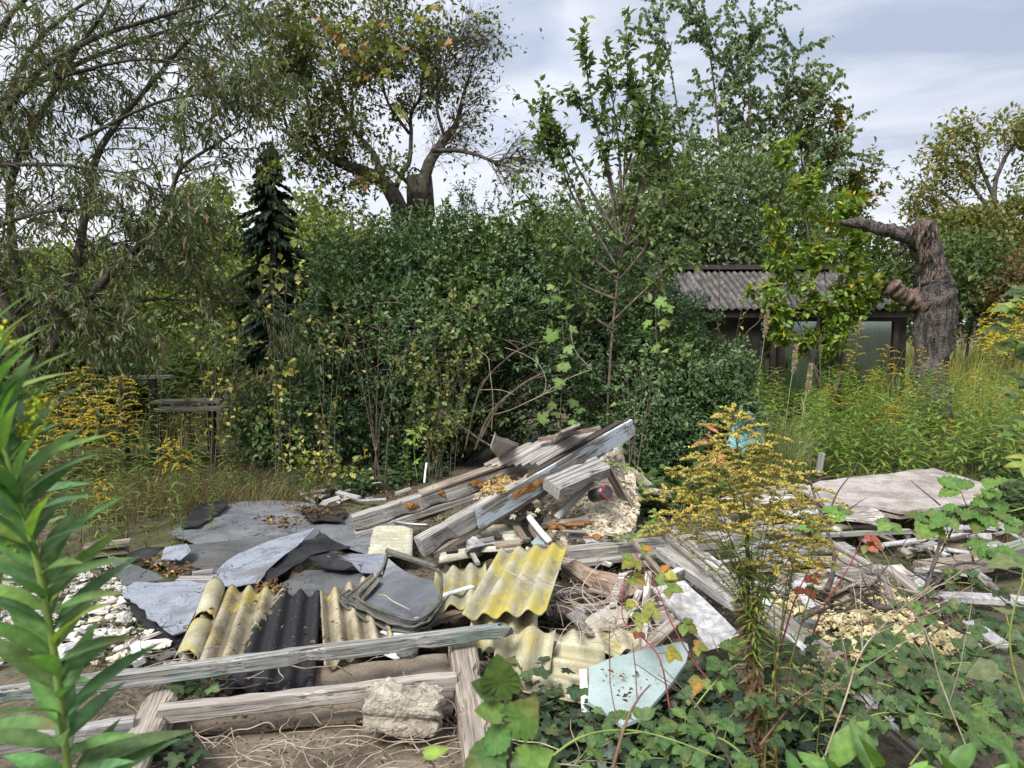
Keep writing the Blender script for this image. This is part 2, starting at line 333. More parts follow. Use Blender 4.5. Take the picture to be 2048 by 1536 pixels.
def felt(name, c, dk, spk=0.35):
    m, nt, b, out = newmat(name); v = coords(nt)
    f = nse(nt, v, 260, 2, 0.7); a = nse(nt, v, 5, 5, 0.6)
    col = mix(nt, ramp(nt, a, 0.38, 0.68), c, dk)
    col = mix(nt, mth(nt, 'MULTIPLY', ramp(nt, f, 0.5, 0.62), spk), col, tuple(min(1, x * 2.4) for x in c))
    col = mix(nt, mth(nt, 'MULTIPLY', ramp(nt, f, 0.47, 0.36), spk), col, tuple(x * 0.3 for x in dk))
    vo = nd(nt, 'ShaderNodeTexVoronoi', {'Vector': nd(nt, 'ShaderNodeVectorMath', {0: v, 1: mix(nt, 0.5, nse(nt, v, 6, 3), (0, 0, 0))}, operation='ADD').outputs[0], 'Scale': 2.6}, feature='DISTANCE_TO_EDGE').outputs['Distance']
    ck = ramp(nt, vo, 0.010, 0.004)
    col = mix(nt, mth(nt, 'MULTIPLY', ramp(nt, nse(nt, v, 3.2, 6, 0.68), 0.50, 0.66), 0.6), col, (0.10, 0.085, 0.068))
    col = mix(nt, mth(nt, 'MULTIPLY', ck, 0.85), col, (0.02, 0.02, 0.022))
    setc(nt, b, col); b.inputs['Roughness'].default_value = 0.8; b.inputs['Specular IOR Level'].default_value = 0.25
    bump(nt, b, mth(nt, 'SUBTRACT', f, ck), 0.5, 0.004)
    return m
M_FELT = felt('grey_roofing_felt', (0.155, 0.165, 0.18), (0.105, 0.11, 0.12), 0.3)
M_FELTL = felt('pale_roofing_felt', (0.235, 0.255, 0.30), (0.17, 0.185, 0.215), 0.42)
M_FELTD = felt('dark_granular_felt', (0.10, 0.105, 0.11), (0.055, 0.058, 0.06), 0.5)

def cement(name, c1, c2, lichen=None, lamt=0.5, tar=False, pitch=0.1, dirt=0.5):
    """fibre cement: x runs across the waves, y along them"""
    m, nt, b, out = newmat(name); v = coords(nt, rand=False); raw = nd(nt, 'ShaderNodeAttribute', attribute_name='Flat').outputs['Vector']
    vl = coords(nt, (9, 2.5, 9)); a = nse(nt, coords(nt), 5, 5, 0.62); f = nse(nt, coords(nt), 85, 3, 0.65)
    c = mix(nt, ramp(nt, mth(nt, 'ADD', mth(nt, 'MULTIPLY', a, 0.65), mth(nt, 'MULTIPLY', f, 0.35)), 0.36, 0.64), c1, c2)
    s = nd(nt, 'ShaderNodeSeparateXYZ', {0: raw})
    w = mth(nt, 'COSINE', mth(nt, 'MULTIPLY', s.outputs[0], 2 * math.pi / pitch))
    st = mth(nt, 'ADD', mth(nt, 'MULTIPLY', w, -0.30), nse(nt, vl, 1.0, 4))
    c = mix(nt, mth(nt, 'MULTIPLY', ramp(nt, st, 0.42, 0.85), dirt), c, tuple(x * 0.42 for x in c1))     # grime settled in the troughs
    if lichen:
        lm = ramp(nt, mth(nt, 'ADD', mth(nt, 'MULTIPLY', nse(nt, coords(nt, (6, 3, 6)), 1.0, 6, 0.7), 0.8), mth(nt, 'MULTIPLY', f, 0.2)), 0.49 - 0.16 * (lamt - 0.5), 0.64 - 0.16 * (lamt - 0.5))
        c = mix(nt, lm, c, mix(nt, f, tuple(x * 0.8 for x in lichen), lichen))
    if tar:
        e = mth(nt, 'ADD', s.outputs[0], mth(nt, 'MULTIPLY', s.outputs[1], tar[1]))
        e = mth(nt, 'ADD', e, mth(nt, 'MULTIPLY', mth(nt, 'SUBTRACT', nse(nt, coords(nt, rand=False), 16, 6, 0.7), 0.5), 0.24))
        tm = mth(nt, 'MULTIPLY', ramp(nt, e, tar[0], tar[0] + 0.012), ramp(nt, f, 0.30, 0.36))
        c = mix(nt, tm, c, mix(nt, f, (0.010, 0.010, 0.013), (0.035, 0.035, 0.04)))
    setc(nt, b, c); b.inputs['Roughness'].default_value = 0.85; b.inputs['Specular IOR Level'].default_value = 0.2
    bump(nt, b, mth(nt, 'ADD', f, mth(nt, 'MULTIPLY', a, 0.6)), 0.6, 0.005)
    return m

def ground_mat():
    m, nt, b, out = newmat('overgrown_soil'); v = coords(nt, rand=False)
    a = nse(nt, v, 0.6, 5, 0.6); f = nse(nt, v, 22, 5, 0.65); g = nse(nt, v, 5, 4)
    c = mix(nt, ramp(nt, f, 0.36, 0.64), (0.045, 0.035, 0.025), (0.15, 0.12, 0.085))
    c = mix(nt, ramp(nt, mth(nt, 'ADD', mth(nt, 'MULTIPLY', a, 0.6), mth(nt, 'MULTIPLY', g, 0.4)), 0.47, 0.58), c, mix(nt, f, (0.05, 0.07, 0.025), (0.15, 0.14, 0.06)))
    setc(nt, b, c); b.inputs['Roughness'].default_value = 0.95
    bump(nt, b, mth(nt, 'ADD', f, g), 1.0, 0.03)
    return m

# ------------------------------------------------------------------ builders for the rubble
def place(o, M, parent):
    if parent is not None:
        o.parent = parent; M = Matrix.Translation(-Vector(parent.location)) @ M
    o.matrix_basis = M
    return o
def frame_of(p0, p1, roll=0.0):
    x = (p1 - p0).normalized(); y = Vector((0, 0, 1)).cross(x)
    y = y.normalized() if y.length > 1e-4 else Vector((0, 1, 0)); z = x.cross(y)
    M = Matrix((x, y, z)).transposed().to_4x4() @ Matrix.Rotation(roll, 4, 'X'); M.translation = p0
    return M
def board_mesh(name, L, w, h, ragged=(0.0, 0.0), grooves=0, wob=0.0025, bow=0.0, seed=0, chew=0.0):
    """timber along local x, top face centred on z = 0, bevelled, slightly uneven; ragged ends are splintered"""
    bv = min(w, h) * 0.10
    prof = [(-w / 2 + bv, -h), (w / 2 - bv, -h), (w / 2, -h + bv), (w / 2, -bv), (w / 2 - bv, 0)]
    if grooves:
        for g in range(grooves):
            c = w / 2 - w * (g + 1) / (grooves + 1); prof += [(c + 0.006, 0), (c + 0.003, -0.007), (c - 0.003, -0.007), (c - 0.006, 0)]
    else: prof += [(w / 6, 0), (-w / 6, 0)]
    prof += [(-w / 2 + bv, 0), (-w / 2, -bv), (-w / 2, -h + bv)]
    n = len(prof); ns = max(6, int(L / 0.07)); mb = MB(); r = random.Random(seed * 7 + 3)
    for i in range(ns + 1):
        t = i / ns
        for k, (y, z) in enumerate(prof):
            x = t * L
            for e, tt in ((0, t), (1, 1 - t)):
                if ragged[e] and tt < 1e-6:
                    x += (1 if e == 0 else -1) * ragged[e] * (0.5 + 0.9 * noise.noise(Vector((y * 45 + seed, z * 45, seed * 2.1 + e))))
                elif tt < 1e-6: x += r.uniform(-1, 1) * 0.002
            q = Vector((x * 3 + seed, y * 9, z * 9)); zz = z
            if abs(y) > w / 2 - bv * 1.01 and (z > -bv * 1.01 or z < -h + bv * 1.01):      # chipped arrises
                ch = max(0.0, noise.noise(Vector((x * 7 + seed * 3, math.copysign(2, y), z * 4))) - 0.12) * 0.55 * min(w, h); y -= math.copysign(ch, y); zz -= math.copysign(ch * .6, z + h / 2)
            if chew and z > -h * 0.6:
                zz -= chew * h * max(0.0, noise.noise(Vector((x * 5 + seed, y * 12, 1.0))) + 0.15)
            mb.v.append((x, y + wob * noise.noise(q) + 0.3 * bow * 0, zz + wob * noise.noise(q + Vector((9, 3, 1))) + bow * 4 * t * (1 - t))); mb.c.append(None)
    for i in range(ns):
        for k in range(n):
            k2 = (k + 1) % n; mb.f.append((i * n + k, (i + 1) * n + k, (i + 1) * n + k2, i * n + k2))
    mb.f.append(tuple(range(n))); mb.f.append(tuple(ns * n + k for k in reversed(range(n))))
    return mb.mesh(name)
SEED = [0]
def board(name, label, cat, p0, p1, w, h, mat, roll=0.0, parent=None, group=None, **kw):
    SEED[0] += 1; p0, p1 = Vector(p0), Vector(p1)
    o = link(name, board_mesh(name, (p1 - p0).length, w, h, seed=SEED[0], **kw), mat)
    place(o, frame_of(p0, p1, R(roll)), parent)
    return tag(o, label, cat, group) if parent is None else o

def ragged_outline(pts, res, rag, seed):
    out = []
    for i, a in enumerate(pts):
        b = pts[(i + 1) % len(pts)]; d = b - a; n = max(1, int(d.length / res))
        s = Vector((-d.y, d.x, 0)); s = s.normalized() if s.length > 0 else s
        for k in range(n):
            t = k / n; p = a + d * t
            if rag and k: p = p + s * rag * (noise.noise(p * 9 + Vector((seed, 0, 0))) * 1.1 + 0.6 * noise.noise(p * 28 + Vector((seed, 4, 0))))
            out.append(p)
    return out
def sheet_mesh(name, pts, thick, res=0.045, rag=0.01, bumpy=0.008, seed=0, freq=4.0, curl=0.0, orig=None):
    """an irregular sheet with real thickness through the corner points pts; heights blend between the corners"""
    out = ragged_outline(pts, res, rag, seed); n = len(out)
    x0, x1 = min(p.x for p in out), max(p.x for p in out); y0, y1 = min(p.y for p in out), max(p.y for p in out)
    def inside(x, y):
        c = False; j = n - 1
        for i in range(n):
            a, b = out[i], out[j]
            if (a.y > y) != (b.y > y) and x < (b.x - a.x) * (y - a.y) / (b.y - a.y) + a.x: c = not c
            j = i
        return c
    vs = [Vector((p.x, p.y)) for p in out]; g = res * 1.1
    for i in range(int((x1 - x0) / g) + 2):
        for j in range(int((y1 - y0) / g) + 2):
            x, y = x0 + g * (i + 0.5 * (j % 2)), y0 + g * j
            if inside(x, y) and min((Vector((x, y)) - v).length for v in vs[:n]) > g * 0.55: vs.append(Vector((x, y)))
    v2, _, fs, _, _, _ = geometry.delaunay_2d_cdt(vs, [], [list(range(n))], 1, 1e-6)
    V = []; A_ = np.array([[c.x, c.y, 1.0] for c in pts]); pl = np.linalg.lstsq(A_, np.array([c.z for c in pts]), rcond=None)[0]; res_ = [c.z - (pl[0] * c.x + pl[1] * c.y + pl[2]) for c in pts]
    for p in v2:
        ws = zs = 0.0
        for c, e in zip(pts, res_):
            w = 1 / (((p.x - c.x) ** 2 + (p.y - c.y) ** 2) + 4e-4); ws += w; zs += w * e
        z = pl[0] * p.x + pl[1] * p.y + pl[2] + zs / ws + bumpy * noise.noise(Vector((p.x * freq + seed, p.y * freq, seed))) + 0.4 * bumpy * noise.noise(Vector((p.x * freq * 2.7, p.y * freq * 2.7 + seed, 2)))
        if curl:
            dm = min((p - q).length for q in vs[:n]); z += curl * max(0.0, 1 - dm / 0.12) ** 2 * (0.6 + noise.noise(Vector((p.x * 3, p.y * 3, seed))))
        V.append(Vector((p.x, p.y, z)))
    fs = [f if geometry.normal(*[V[i] for i in f]).z > 0 else list(reversed(f)) for f in fs]
    o = Vector(orig or (0, 0, 0)); k = len(V); mb = MB()
    mb.v = [tuple(p - o) for p in V] + [tuple(p - o - Vector((0, 0, thick))) for p in V]; mb.c = [None] * (2 * k)
    mb.f = [tuple(f) for f in fs] + [tuple(k + i for i in reversed(f)) for f in fs]
    ed = {}
    for f in fs:
        for a, b in zip(f, list(f[1:]) + [f[0]]): ed[(a, b)] = 1
    for a, b in list(ed):
        if (b, a) not in ed: mb.f.append((b, a, k + a, k + b))
    return mb.mesh(name)
def sheet(name, label, cat, px, thick, mat, parent=None, group=None, world=False, **kw):
    SEED[0] += 1
    pts = list(px) if world else [P(*q) for q in px]
    a = sum((pts[(i + 1) % len(pts)].y + p.y) * (p.x - pts[(i + 1) % len(pts)].x) for i, p in enumerate(pts))
    if a < 0: pts = pts[::-1]
    o0 = sum(pts, Vector()) / len(pts)
    o = link(name, sheet_mesh(name, pts, thick, seed=SEED[0] * 1.7, orig=o0, **kw), mat)
    place(o, Matrix.Translation(o0), parent)
    return tag(o, label, cat, group) if parent is None else o

def corr_mesh(name, W, Lh, pitch, amp, thick=0.006, v0=None, v1=None, dz=None, nu=8, res=0.035, shear=0.0):
    """corrugated sheet: local x across the waves (0..W), local y along them (0..Lh); v0/v1 trim the ends, dz bends it"""
    cu = max(8, int(W / pitch * nu)); cv = max(6, int(Lh / res)); mb = MB(); flat = []; cs = math.sqrt(1 - shear * shear)
    for side in (0, -1):
        for i in range(cu + 1):
            u = W * i / cu; a = v0(u) if v0 else 0.0; b = v1(u) if v1 else Lh
            for j in range(cv + 1):
                y = a + (b - a) * j / cv; z = amp * math.cos(2 * math.pi * u / pitch) + (dz(u, y) if dz else 0.0) + 0.006 * noise.noise(Vector((u * 2.2, y * 2.2, W)))
                mb.v.append((u + shear * y, cs * y, z + side * thick)); mb.c.append(None); flat += [u, y, side * thick]
    n = (cu + 1) * (cv + 1)
    for i in range(cu):
        for j in range(cv):
            a, b, c, d = i * (cv + 1) + j, (i + 1) * (cv + 1) + j, (i + 1) * (cv + 1) + j + 1, i * (cv + 1) + j + 1
            mb.f += [(a, b, c, d), (n + d, n + c, n + b, n + a)]
    rim = [i * (cv + 1) for i in range(cu + 1)] + [cu * (cv + 1) + j for j in range(1, cv + 1)] + [i * (cv + 1) + cv for i in range(cu - 1, -1, -1)] + [j for j in range(cv - 1, 0, -1)]
    for a, b in zip(rim, rim[1:] + rim[:1]): mb.f.append((b, a, n + a, n + b))
    me = mb.mesh(name, True); me.attributes.new('Flat', 'FLOAT_VECTOR', 'POINT').data.foreach_set('vector', flat); return me
def corr(name, label, cat, tl, tr, bl, mat, pitch, amp, parent=None, group=None, **kw):
    """tl, tr, bl: photo points + heights of the far-left, far-right and near-left corner"""
    tl, tr, bl = P(*tl), P(*tr), P(*bl); x = tr - tl; W = x.length; x.normalize()
    y = bl - tl; Lh = y.length; sh = (y / Lh).dot(x); y = y - x * y.dot(x); y.normalize(); z = x.cross(y)
    if z.z < 0: z = -z
    M = Matrix((x, y, z)).transposed().to_4x4(); M.translation = tl
    o = link(name, corr_mesh(name, W, Lh, pitch, amp, shear=sh, **kw), mat); place(o, M, parent)
    return tag(o, label, cat, group) if parent is None else o
def torn(depth, freq, seed, base=0.0): return lambda u: base + depth * (noise.noise(Vector((u * freq, seed, 0))) + 0.5 * noise.noise(Vector((u * freq * 3.3, seed, 4))))

def chunk_mesh(name, sx, sy, sz, seed, sub=2, rough=0.18, npts=13):
    r = random.Random(seed); bm = bmesh.new()
    for _ in range(npts):
        v = Vector((r.gauss(0, 1), r.gauss(0, 1), r.gauss(0, 1))).normalized() * r.uniform(0.75, 1.0)
        bm.verts.new((v.x * sx / 2, v.y * sy / 2, v.z * sz / 2))
    res = bmesh.ops.convex_hull(bm, input=bm.verts)
    bmesh.ops.delete(bm, geom=list({g for g in res['geom_interior'] + res['geom_unused'] if isinstance(g, bmesh.types.BMVert)}), context='VERTS')
    for _ in range(sub):
        bmesh.ops.subdivide_edges(bm, edges=bm.edges, cuts=1, use_grid_fill=True)
    s = max(sx, sy, sz)
    for v in bm.verts:
        p = v.co / s; k = rough * s * 0.5 * (noise.noise(p * 4 + Vector((seed, 0, 0))) + 0.6 * noise.noise(p * 11 + Vector((0, seed, 0))))
        v.co += v.co.normalized() * k
    bmesh.ops.triangulate(bm, faces=[f for f in bm.faces if len(f.verts) > 4])
    me = bpy.data.meshes.new(name); bm.to_mesh(me); bm.free(); return me
def chunk(name, label, cat, p, sx, sy, sz, mat, rz=0.0, seed=1, parent=None, group=None, **kw):
    o = link(name, chunk_mesh(name, sx, sy, sz, seed, **kw), mat)
    M = Matrix.Translation(Vector(p)) @ Matrix.Rotation(rz, 4, 'Z'); place(o, M, parent)
    return tag(o, label, cat, group) if parent is None else o

def in_poly(poly, rs=rng):
    xs = [q[0] for q in poly]; ys = [q[1] for q in poly]
    while True:
        x, y = rs.uniform(min(xs), max(xs)), rs.uniform(min(ys), max(ys)); c = False; j = len(poly) - 1
        for i in range(len(poly)):
            if (poly[i][1] > y) != (poly[j][1] > y) and x < (poly[j][0] - poly[i][0]) * (y - poly[i][1]) / (poly[j][1] - poly[i][1]) + poly[i][0]: c = not c
            j = i
        if c: return x, y
def fluff(name, label, cat, poly, z0, z1, n, size, mat, kind='stuff'):
    """a torn heap of insulation: many rough lumps in one mass"""
    vs, fs = [], []; protos = [chunk_mesh('p', 1.0 + .35 * (k % 3), 1 - .2 * (k % 2), 0.45 + .15 * (k % 3), 300 + k, 2, 0.8) for k in range(8)]
    for i in range(n):
        x, y = in_poly(poly); p = P(x, y, rng.uniform(z0, z1)); s = size * rng.choice((.35, .5, .7, 1.0, 1.5)) * rng.uniform(.8, 1.2)
        q = Matrix.Rotation(rng.uniform(0, 6.3), 3, 'Z') @ Matrix.Rotation(rng.uniform(-.5, .5), 3, 'X') * s
        me = protos[i % 8]; b = len(vs)
        vs += [tuple(p + q @ v.co) for v in me.vertices]; fs += [tuple(b + k for k in f.vertices) for f in me.polygons]
    for m in protos: bpy.data.meshes.remove(m)
    me = bpy.data.meshes.new(name); me.from_pydata(vs, [], fs)
    return tag(link(name, me, mat), label, cat, None, kind)

# ------------------------------------------------------------------ builders for the plants
def wpath(p, d, L, n, r, wig=0.25, grav=0.0, up=0.0):
    pts = [Vector(p)]; d = Vector(d).normalized()
    for i in range(n):
        d = (d + Vector((r.gauss(0, wig), r.gauss(0, wig), r.gauss(0, wig))) / n ** 0.5 + Vector((0, 0, (up - grav) / n))).normalized()
        pts.append(pts[-1] + d * (L / n))
    return pts
def smooth_path(pts, n=4):
    out = []
    for i in range(len(pts) - 1):
        a, b, c, d = pts[max(i - 1, 0)], pts[i], pts[i + 1], pts[min(i + 2, len(pts) - 1)]
        for k in range(n):
            t = k / n; out.append(0.5 * ((2 * b) + (c - a) * t + (2 * a - 5 * b + 4 * c - d) * t * t + (3 * b - a - 3 * c + d) * t ** 3))
    return out + [pts[-1]]
class Plant:
    """collects wood and leaf anchors of one plant"""
    def __init__(s, seed, minr=0.0035): s.minr = minr; s.r = random.Random(seed); s.w = MB(); s.lp, s.ld, s.ln = [], [], []; s.tw = []
    def limb(s, px, r0, r1, n=4, sides=7, rough=0.12):
        pts = smooth_path([Vector(p) for p in px], n); m = len(pts)
        rad = [r0 + (r1 - r0) * (i / (m - 1)) for i in range(m)]
        s.w.tube(pts, rad, sides, rough=rough, seed=s.r.random() * 9); return pts, rad
    def side(s, pts, rad, n, L, ang=0.9, lo=0.2, hi=1.0, depth=1, up=0.2, grav=0.0, wig=0.3, kids=4, lf=0.62, bias=None, keep=None):
        r = s.r
        for _ in range(n):
            t = r.uniform(lo, hi) * (len(pts) - 1); i = min(int(t), len(pts) - 2)
            p = pts[i].lerp(pts[i + 1], t - i); d = (pts[i + 1] - pts[i]).normalized()
            o = Vector((r.gauss(0, 1), r.gauss(0, 1), r.gauss(0, 1))); o = (o - d * o.dot(d)).normalized()
            if bias is not None: o = (o + Vector(bias)).normalized()
            nd_ = (d * math.cos(ang) + o * math.sin(ang)).normalized(); l = L * r.uniform(0.55, 1.2)
            q = wpath(p, nd_, l, 5, r, wig, grav, up); ra = min(rad[i] * 0.6, max(s.minr, l * 0.011))
            s.w.tube(q, [ra, ra * .85, ra * .7, ra * .55, ra * .4, ra * .2], 4 if depth < 2 else 5, cap=False)
            if depth > 0: s.side(q, [ra * (1 - .15 * k) for k in range(6)], kids, l * lf, ang, 0.25, 1.0, depth - 1, up, grav, wig, kids, lf, bias)
            if depth <= 1: s.tw.append(q)
    def leafy(s, per, spread=0.6, droop=0.0, lo=0.15, prob=1.0, out=0.02):
        r = s.r
        for q in s.tw:
            if r.random() > prob: continue
            for _ in range(per):
                t = r.uniform(lo, 1.0) * (len(q) - 1); i = min(int(t), len(q) - 2); p = q[i].lerp(q[i + 1], t - i); d = (q[i + 1] - q[i]).normalized()
                o = Vector((r.gauss(0, 1), r.gauss(0, 1), r.gauss(0, 1))).normalized()
                dd = (d * (1 - spread) + o * spread + Vector((0, 0, -droop))).normalized()
                s.lp.append(p + o * out); s.ld.append(dd)
                nn = Vector((r.gauss(0, .6), r.gauss(0, .6), 1.0)) if droop < 0.8 else Vector((r.gauss(0, 1), r.gauss(0, 1), 0.2))
                s.ln.append(nn)
    def finish(s, name, label, cat, base, L, tmpl, pal, lm=None, wm=None, group=None, woodname='trunk', leafname='crown', jit=0.2):
        t = thing(name, label, cat, base, group)
        if s.w.v: s.w.build(woodname, wm or M_BARK, t, True)
        if s.lp:
            n = len(s.lp); leaves(leafname, s.lp, s.ld, s.ln, L * np.clip(nrs.normal(1, .22, n), .45, 1.6), tmpl, pal, lm or M_LEAF, t, jit)
        return t

def blob_leaves(blobs, n, m=7, spr=0.09, shell=0.5, rs=nrs, up=0.25, noisef=2.2, gap=0.0, gapmin=-0.25):
    """leaf sprigs through a union of ellipsoids ((x,y,z),(rx,ry,rz)); n sprigs of m leaves"""
    c = np.array([b[0] for b in blobs], float); e = np.array([b[1] for b in blobs], float)
    w = (e[:, 0] * e[:, 1] * e[:, 2]) ** (2 / 3); idx = rs.choice(len(blobs), n, p=w / w.sum())
    u = rndu(n, rs); rad = shell + (1 - shell) * rs.rand(n) ** 0.6
    pr = c[idx] + u * e[idx] * rad[:, None]
    k = np.array([noise.noise(Vector(q) * noisef) for q in pr]); k2 = np.array([noise.noise(Vector(q) * noisef * 2.9 + Vector((5, 1, 2))) for q in pr])
    pr = pr + u * (k * 0.38 + k2 * 0.20)[:, None]
    ok = (k2 * .6 + k > gapmin) | (rs.rand(n) > gap); pr, u = pr[ok], u[ok]; n = len(pr)
    out = unit(u + 0.5 * rs.normal(size=(n, 3)) + [0, 0, up])
    t = rs.rand(n, m, 1); pos = pr[:, None, :] + out[:, None, :] * (t * spr * 1.6) + rs.normal(size=(n, m, 3)) * spr * 0.22
    d = unit((out[:, None, :] * 0.7 + rs.normal(size=(n, m, 3)) * 0.75).reshape(-1, 3)); nr = (u[:, None, :] * 0.6 + rs.normal(size=(n, m, 3)) * 0.5 + [0, 0, 0.5]).reshape(-1, 3)
    return pos.reshape(-1, 3), d, nr, pr, out

def bush(name, label, cat, blobs, n, L, tmpl, pal, mat=None, base=None, stems=9, group=None, m=7, spr=0.09, shell=0.45, gap=0.0, crown='crown', sr=0.02, jit=0.2, gapmin=-0.25, patch=None):
    base = Vector(base) if base is not None else Vector((blobs[0][0][0], blobs[0][0][1], 0))
    t = thing(name, label, cat, base, group); pos, d, nr, pr, out = blob_leaves(blobs, n, m, spr, shell, gap=gap, gapmin=gapmin)
    if patch:                                                        # two kinds of leaf in drifts
        kk = np.array([noise.noise(Vector(q) * 1.1) + .5 * noise.noise(Vector(q) * 2.9) for q in pos]) + nrs.normal(0, .12, len(pos)); a_ = kk > .12; L_ = L * np.clip(nrs.normal(1, .3, len(pos)), .4, 1.9)
        leaves(crown, pos[~a_], d[~a_], nr[~a_], L_[~a_], tmpl, pal, mat or M_LEAF, t, jit); leaves(crown, pos[a_], d[a_], nr[a_], L_[a_] * 1.15, T_lo(.6, .15, .5), patch, mat or M_LEAF, t, jit)
    else: leaves(crown, pos, d, nr, L * np.clip(nrs.normal(1, .32, len(pos)), .4, 1.9), tmpl, pal, mat or M_LEAF, t, jit)
    w = MB(); r = random.Random(len(pos))
    for i in range(stems):
        b = blobs[i % len(blobs)]; q = Vector(pr[r.randrange(len(pr))]); s0 = base + Vector((r.uniform(-.25, .25), r.uniform(-.2, .2), -0.05))
        mid = s0.lerp(q, 0.5) + Vector((r.uniform(-.2, .2), r.uniform(-.2, .2), r.uniform(0, .35)))
        pts = smooth_path([s0, mid, q], 5); w.tube(pts, [sr * (1 - 0.8 * k / (len(pts) - 1)) for k in range(len(pts))], 5, cap=False)
    if stems: w.build('branches', M_TWIG, t, True)
    return t

GR = [((0.11, 0.185, 0.042), 5), ((0.14, 0.21, 0.05), 3), ((0.18, 0.22, 0.055), 1.2), ((0.25, 0.22, 0.055), 0.4)]
YEL = [((0.50, 0.36, 0.03), 4), ((0.42, 0.33, 0.06), 3), ((0.35, 0.27, 0.07), 2)]
OLDGOLD = [((0.52, 0.42, 0.10), 4), ((0.38, 0.35, 0.09), 3), ((0.48, 0.38, 0.17), 1.5), ((0.20, 0.14, 0.07), .7)]
def goldenrod(name, label, cat, base, H, lean=(0, 0), nl=40, ll=0.11, flower=None, pal=GR, fpal=YEL, plume=0.22, seed=0, group=None, fl=0.008, nb=16, bare=0.08, stemr=0.004, dead=0.25, den=46, droop=0.55, tm=None, f0=0.70):
    r = random.Random(seed); base = Vector(base); t = thing(name, label, cat, base, group)
    top = base + Vector((lean[0], lean[1], H)); mid = base.lerp(top, 0.5) + Vector((-lean[0] * .2 + r.uniform(-.02, .02), -lean[1] * .2, 0))
    st = smooth_path([base, mid, top], 8); n = len(st); w = MB(); w.tube(st, [stemr * (1 - .7 * i / (n - 1)) for i in range(n)], 5, cap=False); 
    P_, D_, N_, L_, C_ = [], [], [], [], []
    def at(f): q = f * (n - 1); i = min(int(q), n - 2); return st[i].lerp(st[i + 1], q - i), (st[i + 1] - st[i]).normalized()
    lim = f0 + .10 if flower else 0.985
    for k in range(nl):
        f = bare + (lim - bare) * (k + r.random() * .6) / nl; p, d = at(f); a = k * 2.399 + r.uniform(-.3, .3)
        o = Vector((math.cos(a), math.sin(a), 0)); up_ = 0.25 + 0.9 * max(0, f - 0.55) + r.uniform(-.25, .2) - 0.5 * max(0, .45 - f)
        P_.append(p); D_.append((o + Vector((0, 0, up_))).normalized()); N_.append(Vector((0, 0, 1)) - o * 0.3)
        L_.append(ll * (0.35 + 0.65 * min(1, (1 - f) * 2.6 + 0.25)) * r.uniform(.75, 1.2))
        c = palette(1, pal, .15)[0]
        if f < dead and r.random() < .75: c = np.array((0.15, 0.095, 0.05)) * r.uniform(.6, 1.4); D_[-1] = (o + Vector((0, 0, -1.0))).normalized(); L_[-1] *= .7
        C_.append(c)
    me = leaf_mesh('leaves', np.array([tuple(p) for p in P_]), np.array([tuple(p) for p in D_]), np.array([tuple(p) for p in N_]), np.array(L_), tm or T_hi(0.16, .15, .35, ((.2, .8), (.45, 1.0), (.75, .6))), np.array(C_))
    link('leaves', me, M_LEAF, t)
    if flower:
        fp, fd, fn = [], [], []
        for b in range(nb):
            f = f0 + (1 - f0) * (b + .5) / nb; p, d = at(f); a = b * 2.399 + r.uniform(-.4, .4); l = plume * (1.1 - 0.92 * ((f - f0) / (1 - f0)) ** 1.6) * r.uniform(.7, 1.2)
            q = wpath(p, Vector((math.cos(a), math.sin(a), 0.75)), l, 7, r, .15, droop * 2.0); w.tube(q, 0.0011, 3, cap=False)
            for _ in range(int(den * l / plume) + 6):
                tt = (0.2 + .8 * r.random()) * 7; i = min(int(tt), 6); pp = q[i].lerp(q[i + 1], tt - i); dd = (q[i + 1] - q[i]).normalized()
                o = Vector((r.gauss(0, 1), r.gauss(0, 1), abs(r.gauss(0, 1)) + .5)).normalized()
                fp.append(pp + o * 0.003); fd.append((o * .8 + dd * .6).normalized()); fn.append(Vector((r.gauss(0, 1), r.gauss(0, 1), 1)))
        leaves('flower_plume', fp, fd, fn, fl * np.clip(nrs.normal(1, .3, len(fp)), .5, 1.7), T_FLOR, fpal, M_DRY, t, .2)
    w.build('stem', M_STEM, t, True)
    return t
M_STEM = plain('green_brown_stem', (0.09, 0.085, 0.03), (0.17, 0.16, 0.06), 20, bmp=0.1, rand=False)

